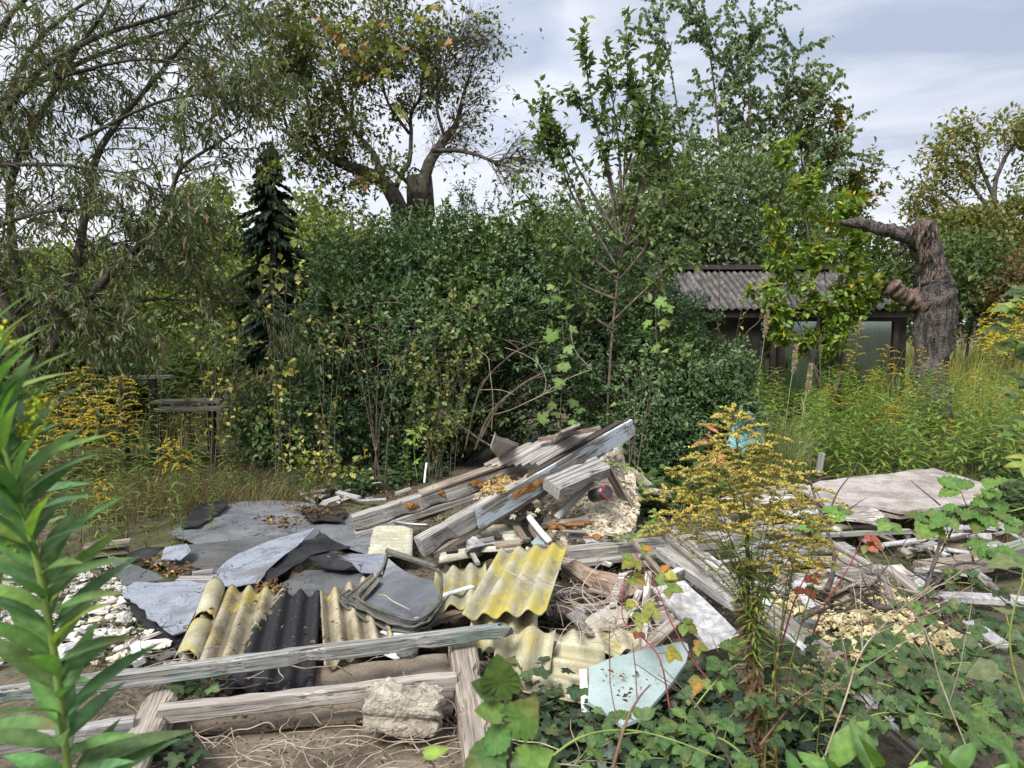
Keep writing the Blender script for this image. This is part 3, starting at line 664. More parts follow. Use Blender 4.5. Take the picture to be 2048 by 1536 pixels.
def grass_stuff(name, label, cat, spots, h, pal, wdt=0.007, seed=1, bend=0.6, mat=None, segs=3):
    """many blades as one mesh: spots are ground points"""
    rs = np.random.RandomState(seed); n = len(spots); p = np.array([tuple(s) for s in spots]); a = rs.rand(n) * 6.283; H = h * (0.5 + rs.rand(n) * 0.8)
    o = np.stack([np.cos(a), np.sin(a), np.zeros(n)], 1); s = np.stack([-np.sin(a + .7), np.cos(a + .7), np.zeros(n)], 1); b = bend * (0.2 + rs.rand(n))
    V = np.zeros((n, 2 * segs + 1, 3))
    for i in range(segs):
        t = i / segs; w = wdt * (1 - .6 * t) / 2
        c = p + o * (b * H * t * t)[:, None] + np.array([0, 0, 1]) * (H * t * (1 - 0.35 * b * t))[:, None]; V[:, 2 * i] = c - s * w; V[:, 2 * i + 1] = c + s * w
    V[:, -1] = p + o * (b * H)[:, None] + np.array([0, 0, 1]) * (H * (1 - .35 * b))[:, None]
    k = 2 * segs + 1; f = [(2 * i, 2 * i + 1, 2 * i + 3, 2 * i + 2) for i in range(segs - 1)] + [(2 * segs - 2, 2 * segs - 1, 2 * segs)]
    lt = np.array([len(q) for q in f]); li = np.concatenate([np.array(q) for q in f]); loops = (li[None] + (np.arange(n) * k)[:, None]).ravel(); tot = np.tile(lt, n)
    me = bpy.data.meshes.new(name); me.vertices.add(n * k); me.vertices.foreach_set('co', V.ravel()); me.loops.add(len(loops)); me.loops.foreach_set('vertex_index', loops.astype(np.int32))
    me.polygons.add(len(tot)); me.polygons.foreach_set('loop_start', np.concatenate([[0], np.cumsum(tot)[:-1]]).astype(np.int32)); me.polygons.foreach_set('loop_total', tot.astype(np.int32))
    col = palette(n, pal, .25, rs); me.attributes.new('Col', 'FLOAT_COLOR', 'POINT').data.foreach_set('color', np.concatenate([np.repeat(col, k, 0), np.ones((n * k, 1))], 1).ravel())
    me.update(calc_edges=True); return tag(link(name, me, mat or M_DRY), label, cat, None, 'stuff')
def spots_px(poly, n, onz=None): return [PG(*in_poly(poly)) for _ in range(n)]
def spots_xy(x0, x1, y0, y1, n): return [onground(rng.uniform(x0, x1), rng.uniform(y0, y1)) for _ in range(n)]

# ------------------------------------------------------------------ the setting: ground
def build_ground():
    xs = sorted({round(x, 3) for x in list(np.arange(-8, 8.01, 0.16)) + [s * v for s in (-1, 1) for v in (9, 11, 14, 18, 24, 32, 45, 70, 120, 250, 600)]})
    ys = sorted({round(y, 3) for y in list(np.arange(-2, 14.01, 0.16)) + [-600, -200, -60, -20, -8, -4, 15, 17, 20, 24, 30, 40, 60, 100, 200, 400, 900]})
    mb = MB(); mb.v = [(x, y, gh(x, y)) for y in ys for x in xs]; mb.c = [None] * len(mb.v); n = len(xs)
    mb.f = [(j * n + i, j * n + i + 1, (j + 1) * n + i + 1, (j + 1) * n + i) for j in range(len(ys) - 1) for i in range(n - 1)]
    o = mb.build('ground', ground_mat(), None, True); tag(o, 'dark weedy soil under the rubble and plants', 'ground', None, 'structure')
build_ground()

# ------------------------------------------------------------------ shed
def build_shed():
    x0, x1, y0, yr, y1 = 2.55, 6.86, 13.0, 15.0, 17.0; ze, zr = 1.97, 2.80
    t = thing('garden_shed', 'dark brown garden shed with grey corrugated roof and glass front', 'shed', (4.7, 15, 0))
    m_c = cement('old_roof_cement', (0.055, 0.050, 0.050), (0.155, 0.142, 0.138), lichen=(0.24, 0.23, 0.215), lamt=0.2, pitch=0.125, dirt=0.75)
    for sgn, ya in ((1, y0 - 0.06), (-1, y1 + 0.06)):
        L = math.hypot(abs(yr - ya), zr - ze); W = x1 - x0
        M = Matrix(((1, 0, 0), Vector((0, yr - ya, zr - ze)).normalized(), Vector((1, 0, 0)).cross(Vector((0, yr - ya, zr - ze)).normalized()))).transposed().to_4x4()
        if sgn < 0: M = Matrix(((-1, 0, 0), Vector((0, yr - ya, zr - ze)).normalized(), Vector((-1, 0, 0)).cross(Vector((0, yr - ya, zr - ze)).normalized()))).transposed().to_4x4()
        M.translation = Vector((x0 if sgn > 0 else x1, ya, ze))
        o = link('roof', corr_mesh('roof', W, L, 0.125, 0.021, 0.008, nu=8, res=0.2), m_c); place(o, M, t)
    mb = MB(); 
    for i in range(24):
        a, b = x0 - .02 + (x1 - x0 + .04) * i / 24, x0 - .02 + (x1 - x0 + .04) * (i + 1) / 24
        for s in (-1, 1):
            p = [(a, yr, zr + .075), (b, yr, zr + .075), (b, yr + s * .24, zr - .03), (a, yr + s * .24, zr - .03)]
            mb.add(p if s < 0 else p[::-1], [(0, 3, 2, 1)])
    mb.build('ridge_cap', M_SHED, t)
    wall = MB(); f = y0 + .22
    wall.box((x0 + 1.0, f + .03, 1.0), 1.55, .05, 1.84); wall.box((x1 - .10, f + .03, .96), .20, .05, 1.86); wall.box(((x0 + x1) / 2, y1 - .3, .95), x1 - x0 - .3, .05, 1.85)
    wall.box((x1 - .05, 15, .95), .04, 3.2, 1.85); wall.box((x0 + .1, 15, .95), .04, 3.2, 1.85); wall.box(((x0 + x1) / 2, f + .03, .12), x1 - x0 - 2, .045, .24)
    wall.box((4.62, f + .03, 1.0), .22, .06, 1.84)
    for s, x in ((1, x1 - .08), (-1, x0 + .12)):
        wall.add([(x, f, 1.88), (x, y1 - .3, 1.88), (x, yr, zr - .1)], [(0, 1, 2)])
    wall.build('wall', M_SHED, t)
    e = MB(); e.box(((x0 + x1) / 2, y0 + .02, ze - .085), x1 - x0 - .02, .03, .12); e.build('eaves_board', M_SHED, t)
    m, nt, b, out = newmat('window_glass'); g = nd(nt, 'ShaderNodeBsdfGlossy', {'Color': (0.75, 0.82, 0.80), 'Roughness': 0.06}); tr = nd(nt, 'ShaderNodeBsdfTransparent', {'Color': (0.75, 0.85, 0.82)})
    ms = nd(nt, 'ShaderNodeMixShader', {0: 0.20}); nt.links.new(tr.outputs[0], ms.inputs[1]); nt.links.new(g.outputs[0], ms.inputs[2]); nt.links.new(ms.outputs[0], out.inputs[0])
    m_cur = plain('pale_curtain', (0.10, 0.145, 0.125), (0.20, 0.26, 0.23), 3, bmp=0.2)
    for (a, c, z0, z1) in ((4.74, 6.62, 0.25, 1.76), (3.35, 4.5, 0.25, 1.76)):
        w = MB(); d = 0.085
        w.box(((a + c) / 2, f, z1 + d / 2), c - a + 2 * d, .08, d); w.box(((a + c) / 2, f, z0 - d / 2), c - a + 2 * d, .08, d)
        for x in (a - d / 2, c + d / 2): w.box((x, f, (z0 + z1) / 2), d, .078, z1 - z0)
        w.box((a + (c - a) * .52, f + .01, (z0 + z1) / 2), .035, .05, z1 - z0)
        fr = w.build('window', M_FRAME, t)
        p = MB(); p.box(((a + c) / 2, f + .012, (z0 + z1) / 2), c - a, .006, z1 - z0); g = p.build('pane', m); g.parent = fr; 
        q = MB(); n = 60; vs = []
        for i in range(n + 1):
            x = a + .08 + (c - a - .16) * i / n; y = f + .35 + .03 * math.sin(i * 1.1) + .01 * math.sin(i * 2.7)
            vs += [(x, y, z0), (x, y, z1 + .05), (x, y + .004, z0), (x, y + .004, z1 + .05)]
        q.add(vs, [(4 * i, 4 * i + 1, 4 * i + 5, 4 * i + 4) for i in range(n)] + [(4 * i + 2, 4 * i + 6, 4 * i + 7, 4 * i + 3) for i in range(n)]); cu = q.build('curtain', m_cur); cu.parent = fr
build_shed()

# ------------------------------------------------------------------ dead cherry trunk
def build_stump():
    Y = 11.4; k = Y / FPX
    t = thing('broken_tree_trunk', 'thick dead cherry trunk with broken top and one crooked limb beside the shed', 'dead tree', Q(1866, 880, Y))
    m, nt, b, out = newmat('cherry_bark'); a = nse(nt, coords(nt, (16, 16, 3.2), False), 1, 5, .65); f = nse(nt, coords(nt, (1, 1, 1), False), 38, 4, .65); l = nse(nt, coords(nt, (1, 1, 1), False), 3.5, 4); h = nse(nt, coords(nt, (9, 9, 46), False), 1, 3)
    fis = ramp(nt, a, .50, .40); hh = mth(nt, 'MULTIPLY', ramp(nt, h, .5, .65), ramp(nt, l, .4, .6))
    c = mix(nt, ramp(nt, f, .36, .66), (0.055, 0.044, 0.038), (0.155, 0.13, 0.115)); c = mix(nt, mth(nt, 'MULTIPLY', fis, .8), c, (0.018, 0.015, 0.014)); c = mix(nt, mth(nt, 'MULTIPLY', hh, .5), c, (0.19, 0.165, 0.15))
    c = mix(nt, mth(nt, 'MULTIPLY', ramp(nt, l, .55, .72), .45), c, (0.13, 0.13, 0.10))
    setc(nt, b, c); b.inputs['Roughness'].default_value = .85; bump(nt, b, mth(nt, 'SUBTRACT', mth(nt, 'ADD', f, mth(nt, 'MULTIPLY', hh, .3)), fis), 1.0, .035)
    mw = plain('torn_heartwood', (0.06, 0.042, 0.035), (0.25, 0.175, 0.135), 13, bmp=1.0, bd=.02, fine=70, rand=False)
    def path(pts, dy=0): return smooth_path([Q(x, y, Y + dy + (p[0] if p else 0)) for x, y, *p in pts], 7)
    def rr(rs, n): 
        o = []; 
        for i in range(n):
            q = i / (n - 1) * (len(rs) - 1); j = min(int(q), len(rs) - 2); o.append((rs[j] + (rs[j + 1] - rs[j]) * (q - j)) * k)
        return o
    w = MB()
    p = path([(1862, 900), (1862, 800), (1862, 720), (1868, 650), (1868, 590), (1866, 560)]); w.tube(p, rr([42, 35, 33, 36, 39, 33], len(p)), 40, rough=.26)
    p = path([(1872, 640, .05), (1868, 580, .08), (1858, 520, .1), (1846, 478, .05), (1838, 450)]); w.tube(p, rr([30, 32, 28, 29, 24], len(p)), 36, rough=.34)
    p = path([(1884, 660, -.05), (1886, 600, -.06), (1884, 565, -.08), (1878, 545, -.08)]); w.tube(p, rr([26, 25, 22, 15], len(p)), 28, rough=.4)
    p = path([(1892, 650, .0), (1896, 610, 0), (1898, 585, 0)]); w.tube(p, rr([22, 20, 11], len(p)), 12, rough=.3)
    w.build('trunk', m, t, True)
    w = MB(); p = path([(1842, 482), (1815, 473), (1785, 463), (1750, 456), (1715, 447), (1680, 445)]); w.tube(p, rr([19, 15, 14, 12, 10, 5], len(p)), 24, rough=.5)
    p = path([(1825, 482), (1805, 500), (1790, 510)]); w.tube(p, rr([5, 4, 2], len(p)), 6, rough=.2); w.build('branch', m, t, True)
    w = MB(); p = path([(1855, 612), (1828, 598), (1802, 590), (1780, 572)]); w.tube(p, rr([27, 20, 15, 19], len(p)), 32, rough=.75); br = w.build('branch', mw, t, True); br['label'] = 'sawn reddish branch stub'
    w = MB(); q = p[-1]; d = (p[-1] - p[-2]).normalized(); w.tube([q - d * .05, q + d * .035], [.17, .155], 14, cap=False, rough=.2); w.tube([q + d * .035, q - d * .10], [.10, .05], 14, rough=.2); w.build('hollow_end', m, br, True)
    w = MB(); r = random.Random(5)
    for (x, y, rx, ry) in ((1848, 470, 26, 20), (1852, 495, 22, 24), (1862, 560, 24, 26), (1866, 585, 20, 22), (1893, 590, 10, 24), (1876, 535, 14, 18), (1843, 455, 24, 10)):
        for _ in range(13):
            c = Q(x + r.gauss(0, rx * .45), y + r.gauss(0, ry * .5), Y - .17 + r.uniform(-.03, .08)); d = Vector((r.gauss(0, .18), r.gauss(0, .1), 1)).normalized(); l = r.uniform(.10, .26)
            w.tube([c - d * l * .5, c + Vector((r.uniform(-.01, .01), -.015, 0)), c + d * l * .5], [.010, r.uniform(.010, .022), .003], 5, rough=.5)
    w.build('broken_wood', mw, t)
    # thin leafy shoot on top
    s = Plant(77); q, rd = s.limb([Q(1838, 440, Y), Q(1828, 405, Y), Q(1812, 365, Y), Q(1790, 340, Y), Q(1758, 326, Y)], .008, .002, 4, 4); s.tw = [q] * 4; s.leafy(9, .7, 0.1, .1)
    for (x, y) in ((1780, 490), (1800, 505), (1745, 505), (1830, 420)):
        s.tw = [[Q(x, y, Y - .1), Q(x - 18, y + 8, Y - .1), Q(x - 40, y + 2, Y - .1)]]; s.leafy(9, .7, .2, 0)
    leaves('shoot_leaves', s.lp, s.ld, s.ln, 0.085, T_lo(.5), [((.06, .09, .03), 3), ((.09, .11, .04), 1)], M_LEAF, t); s.w.build('shoot', M_TWIG, t, True)
build_stump()

# ------------------------------------------------------------------ trees
def px3(Y, pts): return [Q(x, y, Y + (d[0] if d else 0)) for x, y, *d in pts]
WILLOW = [((0.088, 0.118, 0.048), 5), ((0.062, 0.09, 0.042), 4), ((0.12, 0.13, 0.055), 2), ((0.17, 0.12, 0.06), 1.2), ((0.20, 0.22, 0.15), 0.6)]
def build_willow():
    s = Plant(3); Y = 8.2; k = Y / FPX
    mains = [([(60, 1010), (60, 800), (60, 720, -.2), (-10, 560), (-60, 380), (10, 225), (95, 130), (200, 72), (300, 40), (400, 10)], .10, .02),
             ([(50, 1010), (50, 800), (-20, 600, .3), (-60, 330, .3), (40, 190, .3), (130, 140, .4), (220, 100, .5), (340, 60, .6), (470, 25, .7)], .09, .018),
             ([(60, 1010, .5), (60, 800, .5), (40, 600, .5), (20, 380, .5), (70, 250, .4), (110, 180, .4), (160, 90, .4), (210, 20, .4), (240, -60, .4)], .08, .02),
             ([(75, 1010), (75, 790), (110, 670), (150, 540), (175, 400, .2), (195, 310, .2), (240, 240, .3), (300, 170, .3), (350, 110, .3), (400, 60, .3), (450, 10, .2)], .09, .012),
             ([(75, 1010), (75, 760, -.3), (130, 660, -.4), (210, 560, -.5), (270, 500, -.5), (330, 430, -.4), (360, 340, -.3), (430, 290, -.2), (490, 255, 0)], .085, .010),
             ([(70, 1010), (70, 740), (80, 650, -.3), (130, 610, -.4), (200, 622, -.4), (300, 598, -.4), (420, 605, -.3), (545, 600, -.2)], .045, .008),
             ([(20, 1000), (20, 700), (30, 630, -.5), (80, 595, -.6), (140, 615, -.7), (180, 660, -.8)], .035, .008),
             ([(-60, 1000), (-60, 760), (-110, 500, -.6), (-80, 250, -.7), (0, 60, -.6), (80, -30, -.5)], .08, .03),
             ([(-80, 1000), (-80, 780), (-90, 600), (-40, 480, -.4), (60, 430, -.5), (160, 420, -.5), (260, 440, -.4), (340, 470, -.3)], .06, .008),
             ([(40, 1000), (40, 740), (100, 600, .6), (200, 500, .8), (300, 480, .9), (370, 500, 1.0)], .05, .008),
             ([(-20, 300, .6), (60, 100, .7), (200, -10, .8), (350, -50, .8)], .05, .01), ([(100, 160, 0), (260, 120, -.2), (380, 130, -.3), (430, 160, -.3)], .03, .006),
             ([(160, 280), (300, 210, -.2), (390, 190, -.3), (450, 180, -.3)], .03, .006), ([(0, 330, -.4), (120, 330, -.6), (250, 350, -.7), (330, 400, -.7)], .035, .007)]
    for pts, a, b in mains:
        q, rd = s.limb(px3(Y, pts), a * .72, b * .7, 4, 8); m = len(pts)
        s.side(q, rd, int(8 + 3.2 * m), .78, .75, .25, 1.0, 1, 0.1, .45, .3, 5, .6, bias=(.25, -.1, .0))
    s.leafy(11, .6, .3, .05, 1.0, .015)
    print('willow leaves', len(s.lp))
    s.finish('willow_tree', 'large willow with slanting stems and narrow olive grey leaves', 'tree', Q(60, 840, Y), .092, T_hi(.21, .1, .3, ((.3, .9), (.65, .8))), WILLOW, M_LEAF, M_BARKD)
build_willow()

APPLE = [((0.10, 0.125, 0.035), 5), ((0.15, 0.16, 0.045), 3), ((0.21, 0.20, 0.05), 1.2), ((0.065, 0.085, 0.03), 4), ((0.22, 0.12, 0.05), .3)]
def build_apple():
    s = Plant(8, .0065); Y = 13.0; c = lambda x, y, d=0: (600 + x / 2.926, y / 2.926, d)
    L = lambda pts, a, b: s.limb(px3(Y, [c(p[0], 60 + p[1] * .95, *p[2:]) for p in pts]), a * (.95 if a > .15 else .62), b * .6, 4, 8, .2)
    main = [([(620, 1900), (600, 1500), (585, 1250), (540, 1130), (480, 1050), (380, 1000, -.3), (280, 960, -.5), (180, 910, -.7), (90, 840, -.8), (20, 790, -1), (-60, 780, -1)], .20, .03),
            ([(700, 1900), (700, 1300), (705, 1190), (720, 1080), (750, 960), (790, 880, .2), (850, 790, .4), (915, 700, .5), (940, 600, .5), (965, 490, .6), (1000, 380, .6)], .17, .02),
            ([(780, 865), (900, 862, -.3), (1020, 885, -.5), (1090, 915, -.6), (1150, 935, -.6), (1230, 905, -.7), (1290, 930, -.7)], .07, .012),
            ([(560, 1090), (600, 1000, .2), (640, 930, .4), (650, 760, .6), (650, 640, .6), (700, 540, .7), (720, 400, .8), (760, 260, .8)], .09, .015),
            ([(650, 1085), (575, 1005, -.2), (505, 945, -.3)], .06, .045), ([(730, 920), (620, 925, .1), (570, 880, .1), (610, 850, .2)], .07, .04),
            ([(450, 1020), (452, 930, .2), (400, 840, .4), (330, 760, .5), (260, 610, .4), (215, 450, .3), (190, 300, .3), (150, 150, .2), (120, 20, .2)], .10, .015),
            ([(330, 760, .5), (300, 600, 1), (360, 400, 1.2), (420, 220, 1.3), (450, 60, 1.3)], .05, .01), ([(100, 845, -.8), (60, 650, -1), (20, 450, -1.1), (-60, 250, -1), (-120, 60, -1)], .06, .01),
            ([(640, 760, .6), (520, 580, .3), (480, 400, .2), (520, 280, .2), (580, 60, .1)], .05, .01), ([(850, 790, .4), (800, 600, .2), (820, 400, .2), (880, 250, .1), (960, 160, .1)], .05, .008),
            ([(200, 930, -.7), (230, 1050, -.8), (330, 1080, -.8), (420, 1010, -.7)], .03, .008), ([(-60, 770, -1), (-110, 600, -1.2), (-140, 420, -1.2), (-130, 250, -1.2)], .04, .01), ([(715, 1000, 0), (660, 970, 0), (630, 1030, 0)], .03, .02)]
    tips = []
    for i, (pts, a, b) in enumerate(main):
        if i == 5: continue
        q, rd = L(pts, a, b)
        if i in (4, 13): continue
        n = int(2.3 * {0: 26, 1: 24, 2: 14, 3: 24, 6: 26, 7: 22, 8: 22, 9: 22, 10: 24, 11: 8, 12: 20}[i])
        bare = i in (1, 2, 10); k0 = len(s.tw); n = int(n * (1.5 if bare else 1))
        s.side(q, rd, n, 0.72, .8, .45 if i < 4 else .2, 1.0, 2, .15, .12 if i != 2 else .35, .35, 4, .62, bias=(.45 if bare else 0, 0, .1))
        tips.append((bare, s.tw[k0:]))
    s.w.tube([Q(842, 430, Y), Q(846, 385, Y), Q(845, 352, Y)], [.20, .21, .185], 18, rough=.5)
    for bare, tw in tips:
        s.tw = tw; s.leafy(1 if bare else 3, .8, .3, .1, .35 if bare else .62, .03)
    print('apple leaves', len(s.lp))
    s.finish('old_fruit_tree', 'old gnarled fruit tree with bare twigs and thin yellowing leaves above the hedge', 'tree', Q(800, 760, Y), .085, T_lo(.55, .1), APPLE, None, M_BARKD)
    # vine hanging in its crown
    v = Plant(81)
    for x, y in [(620, 110), (640, 60), (690, 60), (770, 90), (735, 120), (760, 60), (740, 95), (650, 330), (610, 300), (690, 375), (745, 375), (860, 40), (885, 20), (900, 5), (770, 210), (640, 130), (600, 90), (810, 45), (570, 35), (700, 170), (820, 120), (850, 70)]:
        q = wpath(Q(x, y - 20, Y - 1.2), (v.r.uniform(-1, 1), 0, -.2), .6, 6, v.r, .5, .6); v.w.tube(q, .005, 4); v.tw.append(q)
    v.leafy(7, .8, .5, 0, 1, .04)
    v.finish('climbing_vine', 'climbing vine with yellow green leaves hanging in the fruit tree crown', 'vine', Q(700, 200, Y - 1.2), .11, T_MAPLE, [((.24, .25, .06), 3), ((.16, .20, .05), 3), ((.30, .16, .06), .6)], M_LEAF, M_TWIG, None, 'stem', 'leaves')
build_apple()

def build_spruce(x, yt, yb, hw, Y, seed, label):
    r = random.Random(seed); k = Y / FPX; base = Q(x, yb, Y); top = Q(x, yt, Y); base.z = 0; t = thing('spruce_tree', label, 'tree', base)
    w = MB(); w.tube([base, top], [.14, .02], 7); H = top.z; P_, D_, N_ = [], [], []
    for i in range(330):
        f = r.random() ** .8; z = .6 + (H - .7) * f; a = r.uniform(0, 6.28); l = hw * k * (1.08 - f) * r.uniform(.4, 1.2); d = Vector((math.cos(a), math.sin(a), -.15))
        q = wpath(Vector((base.x, base.y, z)), d, l, 6, r, .12, .4); w.tube(q, [.012, .01, .008, .007, .005, .004, .002], 4, cap=False)
        for _ in range(int(330 * l)):
            tt = r.uniform(.1, 1) * 6; j = min(int(tt), 5); p = q[j].lerp(q[j + 1], tt - j); dd = (q[j + 1] - q[j]).normalized(); sd = dd.cross(Vector((0, 0, 1))) * r.choice((-1, 1))
            P_.append(p); D_.append((dd * .7 + sd * .7 + Vector((0, 0, -.35 + r.gauss(0, .25)))).normalized()); N_.append(Vector((r.gauss(0, .6), r.gauss(0, .6), 1)))
    leaves('crown', P_, D_, N_,   .12, T_lo(.20, .2), [((.034, .060, .038), 3), ((.05, .08, .048), 1)], M_GLOSS, t); w.build('trunk', M_BARK, t)
build_spruce(545, 275, 660, 150, 15.5, 4, 'dark narrow spruce standing between the willow and the hedge')

def leader_tree(name, label, Y, stems, L, tmpl, pal, seed, per=9, twL=.5, nside=12, droop=.3, r0=.05, depth=1, ang=.6, base=None, up=.3, wm=None, bias=None, spread=.55, lo=.2, dropstart=.25, kids=3, jit=.2, squash=0):
    s = Plant(seed)
    for pts in stems:
        if squash: pts = [(p[0], 900 - (900 - p[1]) * squash, *p[2:]) for p in pts]
        q, rd = s.limb(px3(Y, pts), r0, .004, 4, 6); s.side(q, rd, nside, twL, ang, dropstart, 1.0, depth, up, max(0, droop - .3), .25, kids, .6, bias); s.tw += [q[int(len(q) * .55):]] * 3
    s.leafy(per, spread, droop, lo, 1, .01)
    print(name, len(s.lp))
    return s.finish(name, label, 'tree', base or Q(stems[0][0][0], 900, Y), L, tmpl, pal, M_LEAF, wm or M_TWIG, None, jit=jit)
BIRCH = [((.14, .20, .10), 5), ((.10, .15, .08), 3), ((.18, .24, .11), 2), ((.20, .20, .06), .4)]
leader_tree('birch_tree', 'slim birch with small hanging leaves rising behind the shed roof', 17.6,
    [[(1470, 900), (1465, 600), (1450, 400), (1435, 200), (1420, 60), (1400, -30)], [(1480, 900), (1490, 600), (1500, 400), (1500, 200), (1500, 80), (1505, -10)], [(1490, 900), (1520, 600), (1560, 400), (1580, 250), (1600, 150)],
     [(1470, 900), (1440, 620), (1400, 450), (1370, 280), (1345, 110), (1330, 30)], [(1465, 600), (1420, 480), (1360, 380), (1320, 280), (1300, 200)], [(1500, 500), (1540, 350), (1560, 200), (1590, 60)], [(1500, 600), (1590, 450), (1630, 330), (1650, 270)], [(1480, 700), (1380, 560), (1330, 480), (1300, 420)], [(1480, 650), (1450, 520), (1390, 420), (1350, 300)], [(1490, 650), (1560, 530), (1620, 480), (1660, 420)], [(1480, 600, .5), (1500, 480, .5), (1470, 330, .5), (1460, 180, .4), (1470, 90, .4)]],
    .088, T_BIRCH, BIRCH, 21, 18, .9, 35, .95, .06, 1, .6, up=.25, spread=.35, dropstart=.25, kids=4, squash=.94)
leader_tree('hornbeam_tree', 'hornbeam with leaves turning orange and yellow behind the shed', 17.9,
    [[(1620, 900), (1620, 600), (1610, 400), (1600, 270), (1605, 190)], [(1630, 900), (1650, 600), (1650, 420), (1640, 300), (1625, 220)], [(1640, 900), (1670, 600), (1690, 450), (1690, 340), (1680, 240)], [(1640, 700), (1690, 520), (1715, 420), (1720, 370)], [(1600, 700), (1570, 520), (1560, 420), (1570, 330)]],
    .12, T_lo(.55, .1), [((.11, .15, .03), 4), ((.22, .19, .035), 2.2), ((.36, .20, .04), 1.4), ((.07, .11, .03), 3)], 22, 12, .75, 24, .25, .05, 1, .6)
leader_tree('plum_sapling', 'bright green plum sapling with a few yellow leaves in front of the shed', 11.9,
    [[(1640, 900), (1640, 700), (1630, 560), (1610, 430), (1590, 350), (1575, 320)], [(1650, 900), (1660, 700), (1650, 560), (1640, 440), (1630, 370)], [(1655, 900), (1680, 700), (1685, 560), (1680, 450), (1690, 400)], [(1650, 800), (1610, 680), (1580, 600), (1560, 540), (1550, 460)], [(1670, 800), (1700, 640), (1715, 540), (1725, 480)], [(1640, 750), (1600, 690), (1550, 640), (1530, 610)], [(1660, 700), (1680, 640), (1720, 610), (1745, 595)]],
    .115, T_hi(.52, .1, .25, ((.25, .85), (.6, .9))), [((.17, .25, .04), 5), ((.11, .18, .035), 4), ((.23, .29, .06), 2), ((.50, .37, .05), .5)], 23, 9, .36, 18, .2, .016, 1, .7, dropstart=.15)
CHERRY = [((.12, .17, .065), 5), ((.085, .125, .05), 3), ((.16, .21, .075), 1.5)]
leader_tree('cherry_sapling', 'upright cherry sapling with several stems and large pointed leaves by the hedge', 8.1,
    [[(1210, 930), (1222, 700), (1235, 560), (1243, 440), (1250, 300), (1255, 150), (1252, 45)], [(1238, 520), (1225, 400), (1200, 280), (1180, 180), (1165, 100)], [(1238, 540), (1190, 460), (1145, 370), (1115, 290), (1080, 210)],
     [(1240, 520), (1275, 400), (1310, 300), (1330, 220)], [(1245, 480), (1290, 330), (1300, 220), (1310, 150)], [(1200, 470), (1150, 400), (1120, 330), (1095, 300)], [(1243, 450), (1240, 330), (1230, 230), (1215, 150)], [(1238, 560), (1190, 520), (1140, 480), (1100, 440)], [(1245, 500), (1300, 450), (1350, 400)], [(1240, 430), (1215, 330), (1195, 250), (1140, 190)], [(1250, 350), (1275, 250), (1260, 150)], [(1235, 600), (1150, 560), (1090, 480), (1060, 400)], [(1238, 560), (1300, 480), (1330, 380), (1345, 300)], [(1240, 480), (1170, 360), (1130, 290), (1095, 240)], [(1243, 420), (1275, 320), (1285, 240)], [(1228, 640), (1280, 590), (1330, 545), (1375, 520)], [(1225, 660), (1170, 620), (1120, 560)]],
    .088, T_hi(.48, .1, .25, ((.25, .85), (.6, .9))), CHERRY, 24, 12, .36, 15, .2, .017, 0, .42, base=Q(1212, 940, 8.1), dropstart=.22)
s_ = Plant(28); q_, r_ = s_.limb(px3(30, [(2030, 760), (2010, 560), (1990, 440), (1990, 370), (2010, 310)]), .22, .04, 4, 7)
for pts in ([(2000, 480), (1930, 420), (1890, 390), (1850, 375)], [(1995, 440), (1950, 380), (1920, 330), (1900, 310)], [(1990, 400), (1960, 330), (1950, 290), (1930, 280)], [(2000, 470), (2060, 380), (2080, 280)], [(2010, 560), (1950, 490), (1910, 470)], [(1990, 360), (2020, 300), (2050, 270)], [(2010, 540), (2080, 470), (2120, 380)], [(1935, 425), (1900, 440), (1870, 430)]):
    q_, r_ = s_.limb(px3(30, pts), .09, .02, 4, 6); s_.side(q_, r_, 20, 1.35, .75, .2, 1.0, 1, .2, 0, .35, 5, .6)
s_.side(q_, r_, 10, 1.3, .8, .2, 1, 1, .2, 0, .3, 4, .6); s_.leafy(6, .7, .1, .2, .8, .15)
s_.finish('robinia_tree', 'open crowned olive yellow tree far behind the dead trunk', 'tree', Q(2030, 740, 30), .22, T_lo(.5), [((.19, .20, .06), 4), ((.25, .23, .07), 3), ((.14, .15, .05), 2)], M_LEAF, M_BARK)

# ------------------------------------------------------------------ hedge and bushes
def pb(*rows): return [(tuple(Q(x, y, Y)), (rx * Y / FPX, ry, rz * Y / FPX)) for x, y, Y, rx, ry, rz in rows]
HEDGE = [((.088, .150, .068), 5), ((.058, .105, .050), 4), ((.125, .195, .08), 2.5), ((.11, .15, .05), .4)]
hb = pb((730, 590, 9.6, 110, .8, 100), (840, 525, 9.8, 100, .8, 85), (925, 560, 9.9, 90, .8, 80), (1010, 530, 9.9, 100, .8, 90), (1110, 555, 9.8, 100, .8, 80), (1210, 610, 9.5, 110, .8, 85), (1320, 650, 9.2, 85, .7, 80), (690, 680, 9.2, 110, .8, 110), (850, 660, 9.0, 150, .8, 90),
        (1010, 640, 9.1, 160, .8, 80), (1180, 700, 8.9, 130, .8, 100), (1330, 720, 8.9, 100, .7, 90), (640, 800, 8.9, 110, .7, 110), (780, 810, 8.9, 120, .6, 110), (560, 860, 8.6, 80, .5, 70), (1240, 830, 8.7, 110, .7, 90), (900, 800, 9.3, 120, .6, 100), (1060, 800, 9.5, 140, .5, 110))
bush('evergreen_hedge', 'tall dense dark green evergreen hedge behind the rubble', 'hedge', hb, 17500, .056, T_lo(.5, .18, .5), HEDGE, M_GLOSS, (Q(900, 900, 9.4).x, 9.4, 0), 60, None, 8, .085, .55, .25, 'foliage', .018, patch=[((.115, .175, .062), 4), ((.085, .135, .05), 3), ((.15, .21, .075), 1.5), ((.20, .22, .07), .3)])
